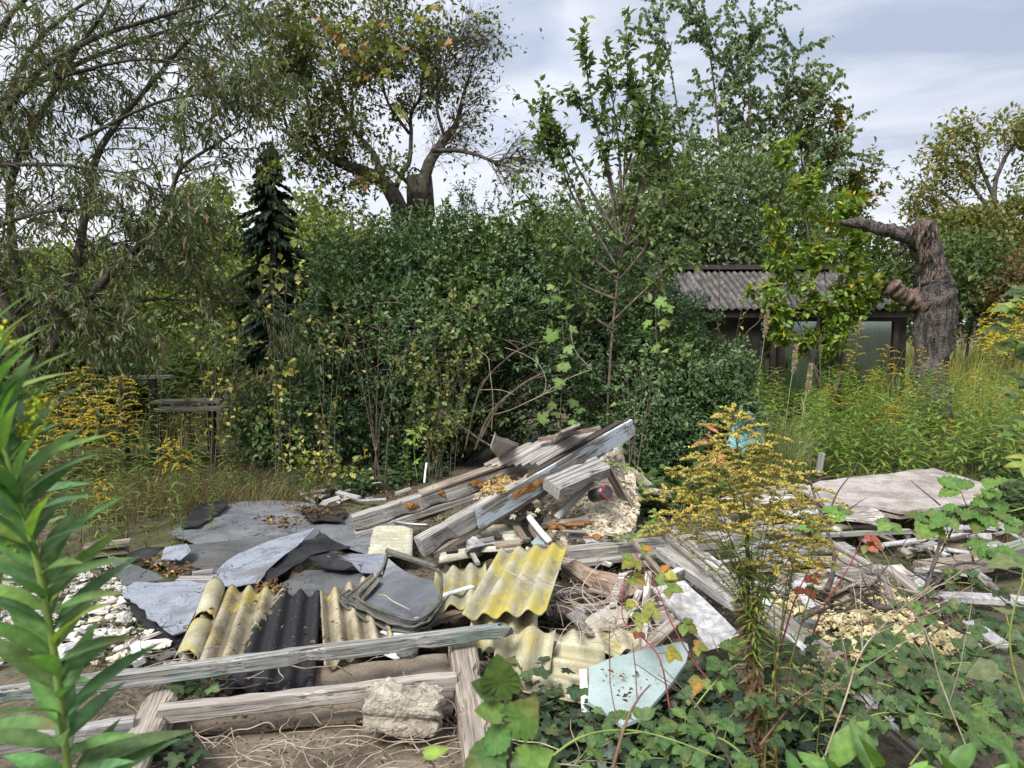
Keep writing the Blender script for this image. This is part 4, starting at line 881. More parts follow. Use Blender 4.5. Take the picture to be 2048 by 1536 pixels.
bush('evergreen_shrub', 'rounded dark green shrub at the end of the hedge, beside the shed window', 'shrub', pb((1400, 780, 8.5, 85, .6, 85), (1330, 850, 8.2, 90, .5, 75), (1440, 850, 8.3, 60, .5, 60), (1290, 900, 8.0, 60, .4, 45)), 4200, .048, T_lo(.5, .18, .5), HEDGE, M_GLOSS, (Q(1380, 900, 8.4).x, 8.4, 0), 14, None, 8, .08, .6, .1, 'foliage', .018)

def shoots():
    """young shoots standing out of the top of the hedge"""
    s = Plant(41)
    for _ in range(95):
        x = s.r.uniform(640, 1360); top = 560 - 150 * math.sin((x - 600) / 800 * 3.14) ** .7 if x < 1150 else 470 + (x - 1150) * .6
        p = Q(x, top + s.r.uniform(0, 60), s.r.uniform(9.2, 9.9)); q = wpath(p, (s.r.gauss(0, .35), s.r.gauss(0, .2), 1), s.r.uniform(.2, .5), 6, s.r, .3, .1); s.w.tube(q, [.005, .004, .004, .003, .003, .002, .001], 4); s.tw += [q] * 3
    s.leafy(9, .65, 0, .0, 1, .005)
    h = bpy.data.objects['evergreen_hedge']
    n = len(s.lp); leaves('shoot_leaves', s.lp, s.ld, s.ln, .046, T_lo(.45, .15), [((.05, .10, .045), 4), ((.09, .14, .05), 2)], M_GLOSS, h); s.w.build('shoots', M_TWIG, h)
shoots()
def hedge_branches():
    w = MB(); r = random.Random(6); Y = 8.9
    for pts, a in (([(950, 900), (980, 830), (1030, 780), (1090, 745), (1150, 730)], .028), ([(960, 880), (1000, 810), (1060, 760), (1130, 750)], .022), ([(930, 900), (960, 780), (1010, 720), (1060, 690), (1120, 680)], .022), ([(900, 690), (960, 670), (1010, 680), (1040, 700)], .015), ([(880, 640), (930, 620), (970, 600)], .012),
                   ([(880, 820), (1000, 900), (1090, 880), (1140, 880)], .025), ([(850, 700), (900, 690), (960, 720)], .01), ([(640, 720), (760, 690), (840, 660)], .01), ([(700, 690), (800, 670), (900, 690), (1000, 690)], .01), ([(760, 740), (860, 730), (960, 660)], .01)):
        w.tube(smooth_path(px3(Y - .4, pts), 6), a * .6, 6, rough=.15)
    for _ in range(70):
        x, y = r.uniform(700, 1320), r.uniform(600, 870); p = Q(x, y, Y - .45); q = wpath(p, (r.gauss(0, 1), r.gauss(0, .25), r.gauss(.1, .45)), r.uniform(.4, 1.1), 7, r, .4); w.tube(q, [.007 - .0008 * i for i in range(8)], 4)
    w.build('bare_branches', M_TWIG, bpy.data.objects['evergreen_hedge'], True)
hedge_branches()

FARG = [((.15, .20, .05), 4), ((.20, .24, .06), 2.5), ((.10, .145, .045), 3), ((.22, .21, .06), 1)]
FARD = [((.08, .12, .04), 4), ((.11, .15, .045), 3), ((.055, .085, .035), 2)]
def far_bush(label, rows, n, L, pal, name='background_bush', cat='bush', group=None, base=None, sr=.05, stems=8, spr=.25, gap=.1):
    b = pb(*rows); return bush(name, label, cat, b, n, L, T_lo(.55, .12), pal, M_LEAF, (b[0][0][0], b[0][0][1], 0), stems, group, 7, spr, .5, gap, 'crown', sr)
far_bush('yellow green maple behind the willow, left of the spruce', ((430, 440, 22, 60, 1.0, 60), (400, 520, 22, 80, 1.2, 80), (470, 560, 22, 80, 1.2, 80)), 900, .17, [((.20, .23, .04), 3), ((.13, .18, .04), 3)], 'maple_tree', 'tree')
far_bush('green thicket seen through the gap between willow and hedge', ((560, 600, 20, 130, 1.2, 70), (430, 620, 20, 140, 1.2, 60), (300, 600, 20, 150, 1.2, 80), (150, 590, 21, 150, 1.2, 90)), 2400, .16, FARG)
far_bush('green thicket behind the willow at the left edge', ((0, 610, 23, 160, 1.5, 90), (140, 590, 24, 150, 1.5, 80), (-120, 590, 24, 140, 1.5, 110)), 1800, .18, FARG)
far_bush('low bushes between the fruit tree and the spruce', ((680, 520, 24, 110, 1.5, 80), (620, 470, 25, 70, 1.5, 70), (760, 560, 24, 110, 1.4, 70)), 1400, .18, FARG)
far_bush('olive bush behind the hedge under the birch', ((1190, 480, 18, 130, 1.2, 60), (1330, 450, 17.5, 120, 1.2, 90), (1450, 420, 17, 120, 1.2, 110), (1560, 470, 17, 90, 1, 80)), 4300, .10, BIRCH + [((.13, .17, .06), 3)], gap=.35)
far_bush('dark bush behind the dead trunk and the shed', ((1930, 560, 17, 70, 1.0, 75), (1870, 560, 18, 70, 1, 70), (1800, 540, 19, 80, 1, 60), (1990, 590, 18, 60, 1, 50)), 1900, .12, FARD)
far_bush('tall olive bush below the far open tree', ((1960, 500, 26, 80, 1.5, 60), (2040, 480, 26, 80, 1.5, 80), (1920, 470, 27, 50, 1.5, 40), (2080, 560, 24, 70, 1.2, 90)), 1700, .18, [((.14, .15, .04), 3), ((.10, .12, .035), 3), ((.19, .17, .05), 1)])
far_bush('rust brown bush above the goldenrod at the right edge', ((2020, 600, 16, 36, .5, 30), (2055, 560, 16, 36, .5, 40)), 420, .09, [((.16, .075, .05), 3), ((.20, .12, .05), 2), ((.12, .11, .04), 2)])
far_bush('trees behind the meadow at the far left of the hedge', ((860, 600, 27, 300, 2, 110), (1150, 600, 27, 250, 2, 110), (520, 620, 27, 260, 2, 90)), 2600, .22, FARG)
far_bush('distant wooded edge behind the shed', ((1500, 600, 34, 350, 3, 110), (1900, 610, 34, 250, 3, 80), (2150, 560, 34, 150, 3, 150)), 2200, .28, FARD)
far_bush('distant wooded edge behind the willow', ((-150, 620, 34, 300, 3, 120), (250, 630, 34, 300, 3, 90)), 1800, .28, FARD)

for i_, (lab_, rows_, n_) in enumerate([('green bush behind the old bench', ((330, 760, 11.2, 90, .6, 60), (260, 740, 11.5, 80, .6, 60)), 1100), ('green bush behind the flowering goldenrod clump', ((150, 750, 10.6, 110, .6, 70), (60, 740, 10.4, 90, .6, 80)), 1500), ('green bush under the long willow branch', ((420, 720, 13, 60, .6, 45), (390, 760, 12, 70, .6, 50)), 700)]):
    far_bush(lab_, rows_, n_, .085, [((.085, .13, .035), 4), ((.12, .16, .045), 2), ((.055, .085, .03), 2)], sr=.02, spr=.13)

# ------------------------------------------------------------------ rubble: collapsed roof section
def obb_lerp(a, b, t): return a + (b - a) * t
def build_collapsed():
    L0, L1 = P(702, 1031, .33), P(1066, 916, .66); R0, R1 = P(834, 1076, .34), P(1236, 852, .90)
    t = thing('collapsed_roof_section', 'collapsed roof section of two long grey timbers, planks and a peeling white fascia leaning on the heap', 'roof section', Vector((-.2, 5.4, .1)))
    board('timber', None, None, L0, L1, .10, .12, M_WOOD, 0, t); board('timber', None, None, R0, R1, .095, .13, M_WOOD, 0, t)
    dl = (L1 - L0).normalized(); dr = (R1 - R0).normalized(); up = Vector((0, 0, 1)); sl = Vector((dl.y, -dl.x, 0)).normalized(); sr = Vector((dr.y, -dr.x, 0)).normalized()
    board('lower_board', None, None, L0 + dl * .02 + up * -.125 + sl * .01, L0 + dl * 1.25 - up * .12, .085, .05, M_WOOD, 0, t)
    board('lower_board', None, None, R0 + dr * .10 - up * .135, R0 + dr * 1.3 - up * .13, .08, .05, M_WOODB, 0, t)
    board('siding_strip', None, None, L0 + dl * .52 + up * .012 - sl * .01, L1 + up * .03, .13, .018, M_WOODB, 0, t, bow=.01)
    # painted fascia on the near side of the right timber, dark trim on its edge
    board('fascia', None, None, R0 + dr * .42 + sr * .062 + up * .012, R1 + dr * .03 + sr * .062 + up * .03, .025, .15, M_WOODW, 0, t, ragged=(.02, .01), wob=.005)
    board('dark_trim', None, None, R0 + dr * .95 + sr * .02 + up * .022, R1 + dr * .0 + sr * .02 + up * .045, .05, .03, M_WOODD, 0, t, ragged=(.12, 0), wob=.005)
    board('end_block', None, None, R1 + dr * .0 + sr * .09 + up * .035, R1 + dr * .06 + sr * .085 + up * .04, .03, .13, M_WOODW, 0, t)
    # plank siding nailed across
    A, B, C, D = P(965, 928, .67), P(1085, 926, .69), P(1208, 852, .945), P(1076, 876, .84)
    n = 8
    for k in range(n):
        a0, a1 = (k + .04) / n, (k + .97) / n; p0 = obb_lerp(A, B, (a0 + a1) / 2); p1 = obb_lerp(D, C, (a0 + a1) / 2)
        wd = (obb_lerp(A, B, a1) - obb_lerp(A, B, a0)).length; x = (p1 - p0).normalized()
        w0 = abs(((obb_lerp(A, B, a1) - obb_lerp(A, B, a0)) - x * x.dot(obb_lerp(A, B, a1) - obb_lerp(A, B, a0))).length)
        nrm = (B - A).cross(D - A).normalized(); roll = math.degrees(math.asin(max(-1, min(1, -nrm.dot(Vector((0, 0, 1)).cross(x).normalized())))))
        board('siding_board', None, None, p0 - x * rng.uniform(0, .03), p1, w0 * 1.02 + .006, .016, M_WOOD if k % 3 else M_WOODB, roll, t)
    board('edge_batten', None, None, P(1076, 876, .86), P(1200, 852, .96), .03, .03, M_WOODB, 0, t)
    chunk('foam_patch', None, None, L0 + dl * .44 + sl * .055 - up * .045, .13, .03, .075, M_ORANGE, math.atan2(dl.y, dl.x), 4, t, rough=.3)
    chunk('foam_patch', None, None, L0 + dl * .68 + sl * .055 - up * .04, .06, .03, .075, M_ORANGE, math.atan2(dl.y, dl.x), 5, t, rough=.3)
    o = chunk('foam_patch', None, None, L0 + dl * 1.0 + sl * .052 - up * .05, .30, .02, .055, M_ORANGE, math.atan2(dl.y, dl.x), 6, t, rough=.3)
    o = chunk('foam_patch', None, None, R0 + dr * .92 + sr * .078 - up * .045, .36, .03, .10, M_ORANGE, 0, 7, t, rough=.35)
    M = frame_of(R0 + dr * .92 + sr * .078 - up * .045, R1 + sr * .078 - up * .045); o.matrix_basis = Matrix.Translation(-Vector(t.location)) @ M
    for d, f in ((.5, .02), (.62, .05), (.75, .0), (1.2, .03)):
        w = MB(); p = L0 + dl * d + up * .0; w.tube([p, p + Vector((.01, -.02, .035))], .002, 4); w.build('nail', M_EDGE, t)
    return L0, L1, R0, R1
build_collapsed()
W_, D_ = 'wooden beam', 'board'
fluff('insulation_wool', 'amber insulation wool bulging out under the plank siding', 'insulation', [(985, 945), (1075, 930), (1065, 955), (1010, 985), (960, 985)], .42, .58, 420, .032, M_WOOL)
fluff('insulation_wool', 'pale yellow insulation between the two leaning timbers', 'insulation', [(960, 970), (1000, 975), (985, 1000), (945, 1000)], .4, .48, 60, .04, M_FLUFF)
HEAP = [(1112, 1010, .34), (1150, 945, .52), (1205, 898, .70), (1238, 886, .74), (1258, 945, .50), (1280, 1005, .33), (1262, 1062, .2), (1200, 1082, .19), (1120, 1080, .2), (1085, 1045, .24)]
def build_heap():
    o = sheet('insulation_heap', 'heap of whitish torn insulation right of the leaning timbers', 'insulation', HEAP, .06, M_FLUFF, rag=.03, bumpy=.045, freq=9, res=.022); o['kind'] = 'stuff'
    bm = bmesh.new(); bm.from_mesh(o.data); top = [v.co + o.location for v in bm.verts if v.normal.z > .05]; bm.free()
    vs, fs = [], []; protos = [chunk_mesh('p', 1.0 + .5 * (k % 3), 1 - .3 * (k % 2), 0.3 + .15 * (k % 3), 340 + k, 1, 0.8) for k in range(8)]
    for i in range(900):
        p = rng.choice(top) + Vector((rng.gauss(0, .01), rng.gauss(0, .01), rng.uniform(-.005, .015))); s = rng.choice((.012, .018, .025, .04)); q = Matrix.Rotation(rng.uniform(0, 6.3), 3, 'Z') @ Matrix.Rotation(rng.uniform(-.8, .8), 3, 'X') * s; me = protos[i % 8]; b = len(vs)
        vs += [tuple(p + q @ v.co) for v in me.vertices]; fs += [tuple(b + k for k in f.vertices) for f in me.polygons]
    for m in protos: bpy.data.meshes.remove(m)
    me = bpy.data.meshes.new('insulation_crumbs'); me.from_pydata(vs, [], fs); tag(link('insulation_crumbs', me, M_FLUFF2), 'crumbs of torn insulation strewn over the whitish heap', 'insulation', None, 'stuff')
    for i in range(16):
        x, y = in_poly([(1095, 1040), (1170, 1015), (1230, 1040), (1215, 1075), (1120, 1078)]); p = P(x, y, .30); a = rng.uniform(0, 3); d = Vector((math.cos(a), math.sin(a), rng.uniform(-.2, .2))); l = rng.uniform(.03, .09)
        board('board_splinter', 'orange brown board splinter lying on the foot of the insulation heap', D_, p - d * l, p + d * l, rng.uniform(.02, .06), .012, rng.choice((M_ORANGE, M_ROT, M_WOODB)), rng.uniform(-30, 30), None, 'splinters on the insulation heap', ragged=(.03, .03))
M_FLUFF2 = plain('mixed_insulation', (0.30, 0.23, 0.13), (0.78, 0.74, 0.62), 9, bmp=.6, fine=60)
build_heap()
fluff('insulation_wool', 'small clumps of yellow insulation under the fascia', 'insulation', [(975, 1020), (1040, 990), (1110, 985), (1100, 1030), (1000, 1040)], .28, .4, 90, .035, M_FLUFF)

board('grooved_timber', 'thick grey grooved timber block lying across the fascia', W_, P(1104, 966, .60), P(1205, 922, .70), .17, .10, M_WOOD, 22, grooves=3)
board('short_timber', 'short timber end under the grooved timber block', W_, P(1085, 976, .50), P(1140, 955, .56), .07, .06, M_WOODB, 15)
board('short_timber', 'small square timber end sticking out below the grooved block', W_, P(1078, 993, .46), P(1125, 975, .52), .06, .04, M_WOOD, 10)
board('lath', 'bluish grey lath slanting under the grooved timber block', D_, P(1112, 1034, .32), P(1183, 962, .55), .055, .02, M_WOOD, 25)
board('plank', 'peeling grey plank leaning down the right of the insulation heap', D_, P(1212, 926, .66), P(1262, 1016, .30), .15, .022, M_WOODP, -8)
board('plank', 'brown edged plank behind the peeling plank', D_, P(1232, 922, .62), P(1275, 1000, .34), .10, .022, M_WOODB, 10)
board('plank', 'short grey brown plank leaning at the right edge of the heap', D_, P(1262, 935, .55), P(1300, 972, .42), .14, .03, M_WOODP, -5, ragged=(.05, .02))
board('plank', 'pale broken plank end lying farthest right of the heap', D_, P(1345, 985, .36), P(1290, 975, .40), .13, .03, M_WOODP, 0, ragged=(.04, .02))
def build_curved_board():
    a, b = P(1001, 880, .80), P(1035, 930, .60)
    o = sheet('curved_board', 'pinkish curved board standing up behind the plank siding', D_, [P(981, 893, .86), P(990, 860, .98), P(1037, 885, .80), P(1030, 915, .66), P(1003, 916, .68)], .03, M_PLY, world=True, rag=.004, bumpy=.012)
build_curved_board()
board('plank', 'pale square board end behind the top of the siding', D_, P(1120, 874, .86), P(1140, 853, .97), .16, .02, M_WOODP, 20)
sheet('cloth_scrap', 'dark blue rag on the branches behind the siding', 'cloth', [(1056, 885, .82), (1070, 868, .88), (1098, 866, .88), (1090, 880, .82), (1066, 888, .8)], .012, M_RAG, bumpy=.04, rag=.02, res=.03)
def build_can():
    t = thing('paint_can', 'dark tin can with a red rim half sunk in the insulation', 'can', P(1195, 995, .42)); a, b = P(1185, 992, .44), P(1213, 984, .50)
    d = (b - a).normalized(); w = MB(); w.tube([a, a + d * .006, b], [.045, .05, .05], 20); w.build('body', M_STEEL_D, t, True)
    w = MB(); w.tube([b + d * .004, b + d * .012], [.0515, .0515], 20); w.build('rim', M_RED, t)
    w = MB(); w.tube([b + d * .014, b + d * .0165], [.042, .042], 20); w.build('lid', M_STEEL_D, t)
M_STEEL_D = plain('dark_tin', (0.02, 0.022, 0.025), (0.06, 0.062, 0.066), 12, rough=.35, spec=.6, bmp=.1)
build_can()
for i, (x0, y0, z0, x1, y1, z1, w, h, m, lab, kw) in enumerate([
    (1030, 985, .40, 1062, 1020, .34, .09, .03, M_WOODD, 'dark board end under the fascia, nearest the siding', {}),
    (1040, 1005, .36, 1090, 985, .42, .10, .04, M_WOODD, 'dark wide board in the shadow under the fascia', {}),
    (1020, 1030, .34, 1052, 1078, .25, .05, .03, M_WOODB, 'brown stick standing against the right timber', {}),
    (1045, 1025, .30, 1085, 1085, .24, .04, .035, M_WOODB, 'brown lath beside the white pipe', {}),
    (1110, 1045, .30, 1188, 1030, .33, .07, .03, M_WOODP, 'splintered orange brown board on the insulation heap', dict(ragged=(.08, .10), chew=.6)),
    (1128, 1063, .28, 1180, 1060, .28, .10, .05, M_WOODP, 'pale rotten board end in front of the insulation heap', dict(ragged=(.05, .04), chew=.5)),
    (1090, 1040, .28, 1130, 1050, .28, .06, .03, M_WOODB, 'brown splintered board between the white pipe and the insulation', dict(ragged=(.06, .05), chew=.6)),
    (975, 1060, .24, 1005, 1100, .22, .05, .03, M_WOOD, 'grey stake between the pale corrugated pieces', {}),
    (930, 1075, .24, 955, 1125, .22, .03, .02, M_WOOD, 'thin grey stick standing before the cross beam', {}),
    (1005, 1060, .24, 1060, 1080, .24, .09, .03, M_WOOD, 'grey triangular board right of the pale corrugated pieces', dict(ragged=(.02, .08))),
    (868, 1062, .24, 915, 1040, .28, .06, .025, M_WOOD, 'grey board lying under the right timber', {}),
    (800, 1050, .25, 900, 1010, .30, .07, .02, M_WOODB, 'brown board lying between the two timbers', {}),
    (855, 1015, .33, 940, 985, .40, .06, .02, M_WOODB, 'long thin board in the gap between the timbers', dict(bow=.02)),
    (815, 1040, .26, 870, 1025, .28, .10, .012, M_ORANGE, 'rusty flat piece lying between the timbers', dict(ragged=(.02, .02))),
    (790, 985, .24, 820, 975, .27, .05, .03, M_WOOD, 'short grey stick behind the left timber', {}),
    (1145, 1093, .30, 1100, 1130, .24, .04, .02, M_WOOD, 'narrow board beside the tall yellow sheet', {})]):
    board('board', lab, D_, P(x0, y0, z0), P(x1, y1, z1), w, h, m, rng.uniform(-8, 8), **kw)
w = MB(); w.tube(smooth_path([P(1058, 1034, .36), P(1080, 1062, .30), P(1100, 1084, .26)], 4), .022, 12); tag(w.build('pipe', M_PVC, None, True), 'white plastic pipe lying diagonally below the fascia', 'pipe')
w = MB(); w.tube(smooth_path([P(775, 1040, .27), P(820, 1048, .27), P(858, 1050, .27)], 4), .012, 10); tag(w.build('pipe', M_STEEL, None, True), 'thin grey pipe between the two timbers', 'pipe')
sheet('plastic_scrap', 'light blue scrap of sheet beside the white pipe', 'scrap', [(1062, 1085, .24), (1075, 1070, .26), (1090, 1088, .24), (1072, 1095, .23)], .006, M_BLUE, res=.03)
sheet('rubber_strip', 'curved dark rubber strip below the fascia', 'strip', [(1000, 1030, .34), (1022, 1042, .33), (1050, 1030, .36), (1062, 1012, .40), (1056, 1006, .42), (1042, 1022, .37), (1020, 1030, .34)], .03, M_LEATHER, res=.03, rag=0)

# ------------------------------------------------------------------ roofing felt
FE = 'roofing felt'
sheet('roofing_felt', 'large grey sheet of roofing felt, farthest back', FE, [(335, 1065, .17), (398, 1032, .17), (452, 1006, .17), (560, 1002, .17), (655, 1012, .18), (722, 1030, .18), (765, 1062, .19), (750, 1112, .19), (650, 1085, .17), (520, 1085, .17), (410, 1095, .17)], .005, M_FELT, bumpy=.022, rag=.02, freq=3)
sheet('roofing_felt', 'black strip of roofing felt at the back left of the grey sheet', FE, [(362, 1055, .19), (385, 1018, .2), (420, 1002, .2), (457, 1007, .2), (432, 1030, .2), (398, 1052, .19)], .006, M_BLACK, rag=.015, bumpy=.012)
sheet('roofing_felt', 'black torn patch of felt beside the end of the left timber', FE, [(600, 1020, .2), (640, 1010, .2), (692, 1018, .21), (690, 1044, .2), (620, 1042, .2)], .006, M_BLACK, rag=.025, bumpy=.02)
sheet('roofing_felt', 'dark granular felt between the two grey sheets', FE, [(295, 1122, .2), (345, 1092, .2), (430, 1085, .2), (520, 1074, .21), (640, 1058, .22), (625, 1090, .2), (560, 1140, .2), (420, 1158, .2), (350, 1140, .2)], .005, M_FELTD, bumpy=.02, rag=.02)
sheet('roofing_felt', 'pale blue grey felt sheet lying diagonally in the middle', FE, [(398, 1162, .22), (455, 1122, .23), (560, 1076, .25), (612, 1062, .27), (630, 1058, .28), (604, 1086, .27), (572, 1112, .27), (545, 1132, .26), (517, 1168, .24), (470, 1176, .22), (430, 1170, .22)], .006, M_FELTL, bumpy=.018, rag=.012, curl=.012)
sheet('roofing_felt', 'black felt turned over beside the pale diagonal sheet', FE, [(520, 1180, .2), (545, 1140, .23), (592, 1104, .26), (640, 1066, .28), (668, 1082, .28), (702, 1098, .26), (682, 1106, .26), (622, 1116, .25), (560, 1158, .22)], .006, M_BLACK, bumpy=.03, rag=.02, curl=.02, freq=6)
sheet('roofing_felt', 'curled black flap of felt under a light torn corner', FE, [(612, 1116, .24), (652, 1105, .26), (702, 1128, .25), (722, 1136, .24), (690, 1146, .22), (640, 1142, .22)], .006, M_BLACK, bumpy=.02, rag=.01, curl=.03, freq=8)
sheet('roofing_felt', 'light torn felt corner next to the grey plastic tray', FE, [(650, 1112, .25), (700, 1103, .24), (772, 1112, .22), (765, 1150, .22), (722, 1148, .23), (704, 1128, .26)], .006, M_FELTL, bumpy=.015, rag=.015, curl=.02)
sheet('roofing_felt', 'dark speckled felt sheet behind the corrugated sheet', FE, [(530, 1192, .19), (600, 1140, .2), (700, 1138, .2), (770, 1148, .2), (745, 1180, .2), (640, 1200, .19)], .005, M_FELTD, bumpy=.02, rag=.012)
sheet('roofing_felt', 'black underlay showing below the front felt sheet', FE, [(247, 1192, .22), (300, 1190, .22), (408, 1190, .22), (402, 1225, .22), (372, 1290, .19), (342, 1304, .17), (322, 1285, .18), (268, 1228, .2)], .006, M_BLACK, bumpy=.02, rag=.025)
sheet('roofing_felt', 'pale grey felt sheet with a torn lower edge at the front left', FE, [(243, 1186, .25), (270, 1165, .27), (330, 1163, .27), (412, 1168, .27), (406, 1200, .27), (390, 1232, .26), (374, 1262, .24), (346, 1270, .23), (318, 1252, .24), (292, 1226, .25), (262, 1207, .25)], .007, M_FELTL, bumpy=.016, rag=.025, curl=.012)
sheet('roofing_felt', 'dark triangular felt scrap beside the white foam pieces', FE, [(222, 1118, .2), (250, 1122, .22), (330, 1160, .24), (268, 1170, .22), (246, 1176, .2)], .006, M_FELTD, rag=.012, curl=.02)
sheet('roofing_felt', 'small pale felt scrap leaning on the leaf litter', FE, [(322, 1118, .24), (330, 1094, .27), (374, 1087, .28), (382, 1100, .27), (362, 1120, .24)], .006, M_FELTL, rag=.01)
sheet('roofing_felt', 'black folded felt end beside the old boards at the left', FE, [(245, 1122, .2), (262, 1098, .24), (300, 1092, .24), (330, 1092, .22), (300, 1118, .22)], .008, M_BLACK, bumpy=.03, rag=.01, freq=7)
sheet('roofing_felt', 'dark felt scrap left of the broken yellow ridge', FE, [(345, 1290, .17), (392, 1244, .22), (408, 1250, .22), (382, 1300, .18), (362, 1318, .16)], .006, M_FELTD, rag=.01)
sheet('roofing_felt', 'rounded dark felt scrap in front of the white foam', FE, [(290, 1300, .16), (315, 1285, .18), (345, 1290, .18), (352, 1308, .17), (320, 1322, .15)], .008, M_FELTD, rag=.01)
for i, (x, y, z, sx, sy, sz, rz, lab) in enumerate([(391, 1155, .25, .20, .07, .025, .05, 'small grey board with nails on the pale felt'), (405, 1141, .25, .11, .035, .03, .5, 'small split offcut behind the nailed board')]):
    p = P(x, y, z); d = Vector((math.cos(rz), math.sin(rz), 0)); o = board('board', lab, D_, p - d * sx / 2, p + d * sx / 2, sy, sz, M_WOOD)
for i, (x0, y0, x1, y1, lab) in enumerate([(165, 1092, 268, 1080, 'topmost of the old grey boards at the left edge of the felt'), (170, 1105, 262, 1095, 'middle board of the old grey boards left of the felt'), (180, 1118, 258, 1112, 'lowest board of the old grey boards left of the felt')]):
    board('board', lab, D_, P(x0, y0, .26 - .05 * i), P(x1, y1, .26 - .05 * i), .13, .025, M_WOODB, 0, ragged=(.02, .05))

# ------------------------------------------------------------------ corrugated fibre cement
CO = 'corrugated sheet'
m_a = cement('tarred_cement', (0.17, 0.14, 0.09), (0.38, 0.34, 0.25), lichen=(0.42, 0.34, 0.08), lamt=.42, tar=(.385, .20), pitch=.1, dirt=.6)
m_b = cement('brownish_cement', (0.19, 0.155, 0.10), (0.42, 0.37, 0.27), lichen=(0.42, 0.34, 0.09), lamt=.35, pitch=.1, dirt=.6)
m_y = cement('yellow_lichen_cement', (0.27, 0.25, 0.17), (0.47, 0.45, 0.34), lichen=(0.44, 0.37, 0.085), lamt=.85, pitch=.098, dirt=.6)
m_p = cement('pale_cement', (0.34, 0.31, 0.20), (0.56, 0.53, 0.40), lichen=(0.45, 0.38, 0.12), lamt=.42, pitch=.098, dirt=.4)
m_w = cement('whitish_cement', (0.29, 0.28, 0.21), (0.55, 0.53, 0.44), lichen=(0.42, 0.38, 0.18), lamt=.4, pitch=.07, dirt=.8)
m_br = plain('soil_stained_cement', (0.10, 0.080, 0.060), (0.225, 0.185, 0.14), 4, bmp=.7, fine=75)
corr('corrugated_sheet', 'corrugated sheet with a black tar stain under the front rail', CO, (432, 1172, .30), (643, 1187, .30), (352, 1352, .27), m_a, .098, .022, v0=torn(.012, 6, 1, .0), v1=lambda u: 1.08)
corr('corrugated_sheet', 'brownish corrugated sheet partly under the grey plastic tray', CO, (640, 1190, .315), (752, 1150, .315), (648, 1340, .275), m_b, .098, .022, v0=torn(.01, 6, 2))
def ridge(lab, a, b, w, seed):
    a, b = P(*a), P(*b); x = Vector((b - a)).normalized(); s = Vector((x.y, -x.x, 0)).normalized(); mb = MB(); n = 12; m = 14
    for side in (1, .88):
        for i in range(n + 1):
            for j in range(m + 1):
                an = math.pi * (j / m) ; e = (.02 * noise.noise(Vector((j * .9, seed, i // n))) if i in (0, n) else 0)
                mb.v.append(tuple(a + (b - a) * (i / n) + x * e - s * math.cos(an) * w * .5 * (1 if side == 1 else .97) + Vector((0, 0, 1)) * (math.sin(an) * w * .62 * side)))
    mb.c = [None] * len(mb.v); k = (n + 1) * (m + 1)
    for i in range(n):
        for j in range(m):
            q = (i * (m + 1) + j, i * (m + 1) + j + 1, (i + 1) * (m + 1) + j + 1, (i + 1) * (m + 1) + j); mb.f += [q, tuple(k + z for z in reversed(q))]
    for i in (0, n):
        for j in range(m):
            q = (i * (m + 1) + j, i * (m + 1) + j + 1, k + i * (m + 1) + j + 1, k + i * (m + 1) + j); mb.f.append(q if i else q[::-1])
    tag(mb.build('broken_ridge', m_y, None, True), lab, CO)
ridge('yellow broken ridge piece at the top left corner of the tarred sheet', (430, 1178, .30), (408, 1246, .27), .10, 1)
ridge('yellow broken ridge piece at the lower left edge of the tarred sheet', (402, 1262, .26), (372, 1330, .25), .11, 2)
sheet('fibre_sheet', 'soil brown wavy sheet between the two front rails', CO, [(462, 1354, .245), (640, 1332, .25), (892, 1309, .255), (912, 1380, .235), (905, 1432, .23), (640, 1445, .225), (330, 1470, .22), (345, 1440, .225), (430, 1400, .235)], .014, m_br, rag=.008, bumpy=.016, freq=3)
sheet('fibre_sheet', 'soil brown wavy sheet in front of the nearest rail', CO, [(330, 1452, .19), (640, 1432, .20), (905, 1410, .205), (945, 1500, .19), (960, 1640, .185), (240, 1680, .18), (290, 1540, .185)], .014, m_br, rag=.012, bumpy=.02, freq=2.5)
def fold(k, a): return lambda u, v: -k * max(0, v - a) ** 1.6
corr('corrugated_sheet', 'large bright yellow lichen covered corrugated sheet tilted in the middle', CO, (1003, 1100, .44), (1137, 1088, .48), (925, 1234, .40), m_y, .098, .0175, thick=.009, v0=torn(.018, 9, 5))
corr('corrugated_sheet', 'yellow corrugated sheet tucked behind the grey tray', CO, (872, 1142, .33), (972, 1128, .36), (862, 1222, .32), m_y, .098, .02, v0=torn(.01, 6, 6))
corr('corrugated_sheet', 'pale sheet sagging from the foot of the yellow sheet', CO, (948, 1196, .39), (1074, 1182, .39), (936, 1292, .32), m_p, .098, .024, v0=torn(.03, 6, 7), v1=torn(.03, 6, 8, .40), dz=fold(.5, .2))
corr('corrugated_sheet', 'buckled pale sheet arching over a dark hole', CO, (1000, 1262, .36), (1112, 1258, .37), (985, 1330, .26), m_p, .14, .034, v0=torn(.02, 6, 9), v1=torn(.04, 7, 10, .27), dz=fold(2.0, .08))
corr('corrugated_sheet', 'lower stepped pale sheet left of the blue panel', CO, (1212, 1302, .31), (1172, 1412, .15), (1050, 1276, .30), m_p, .085, .02, v0=torn(.02, 8, 11), v1=torn(.02, 8, 12, .38))
corr('corrugated_sheet', 'pale torn sheet under the dry vines behind the blue panel', CO, (1098, 1262, .27), (1310, 1252, .27), (1110, 1320, .25), m_p, .11, .014, v0=torn(.03, 6, 13), v1=torn(.04, 6, 14, .22))
corr('corrugated_sheet', 'small pale sheet end by the foot of the right post', CO, (985, 1440, .24), (1040, 1425, .24), (955, 1536, .18), m_p, .11, .02, v0=torn(.02, 6, 15))
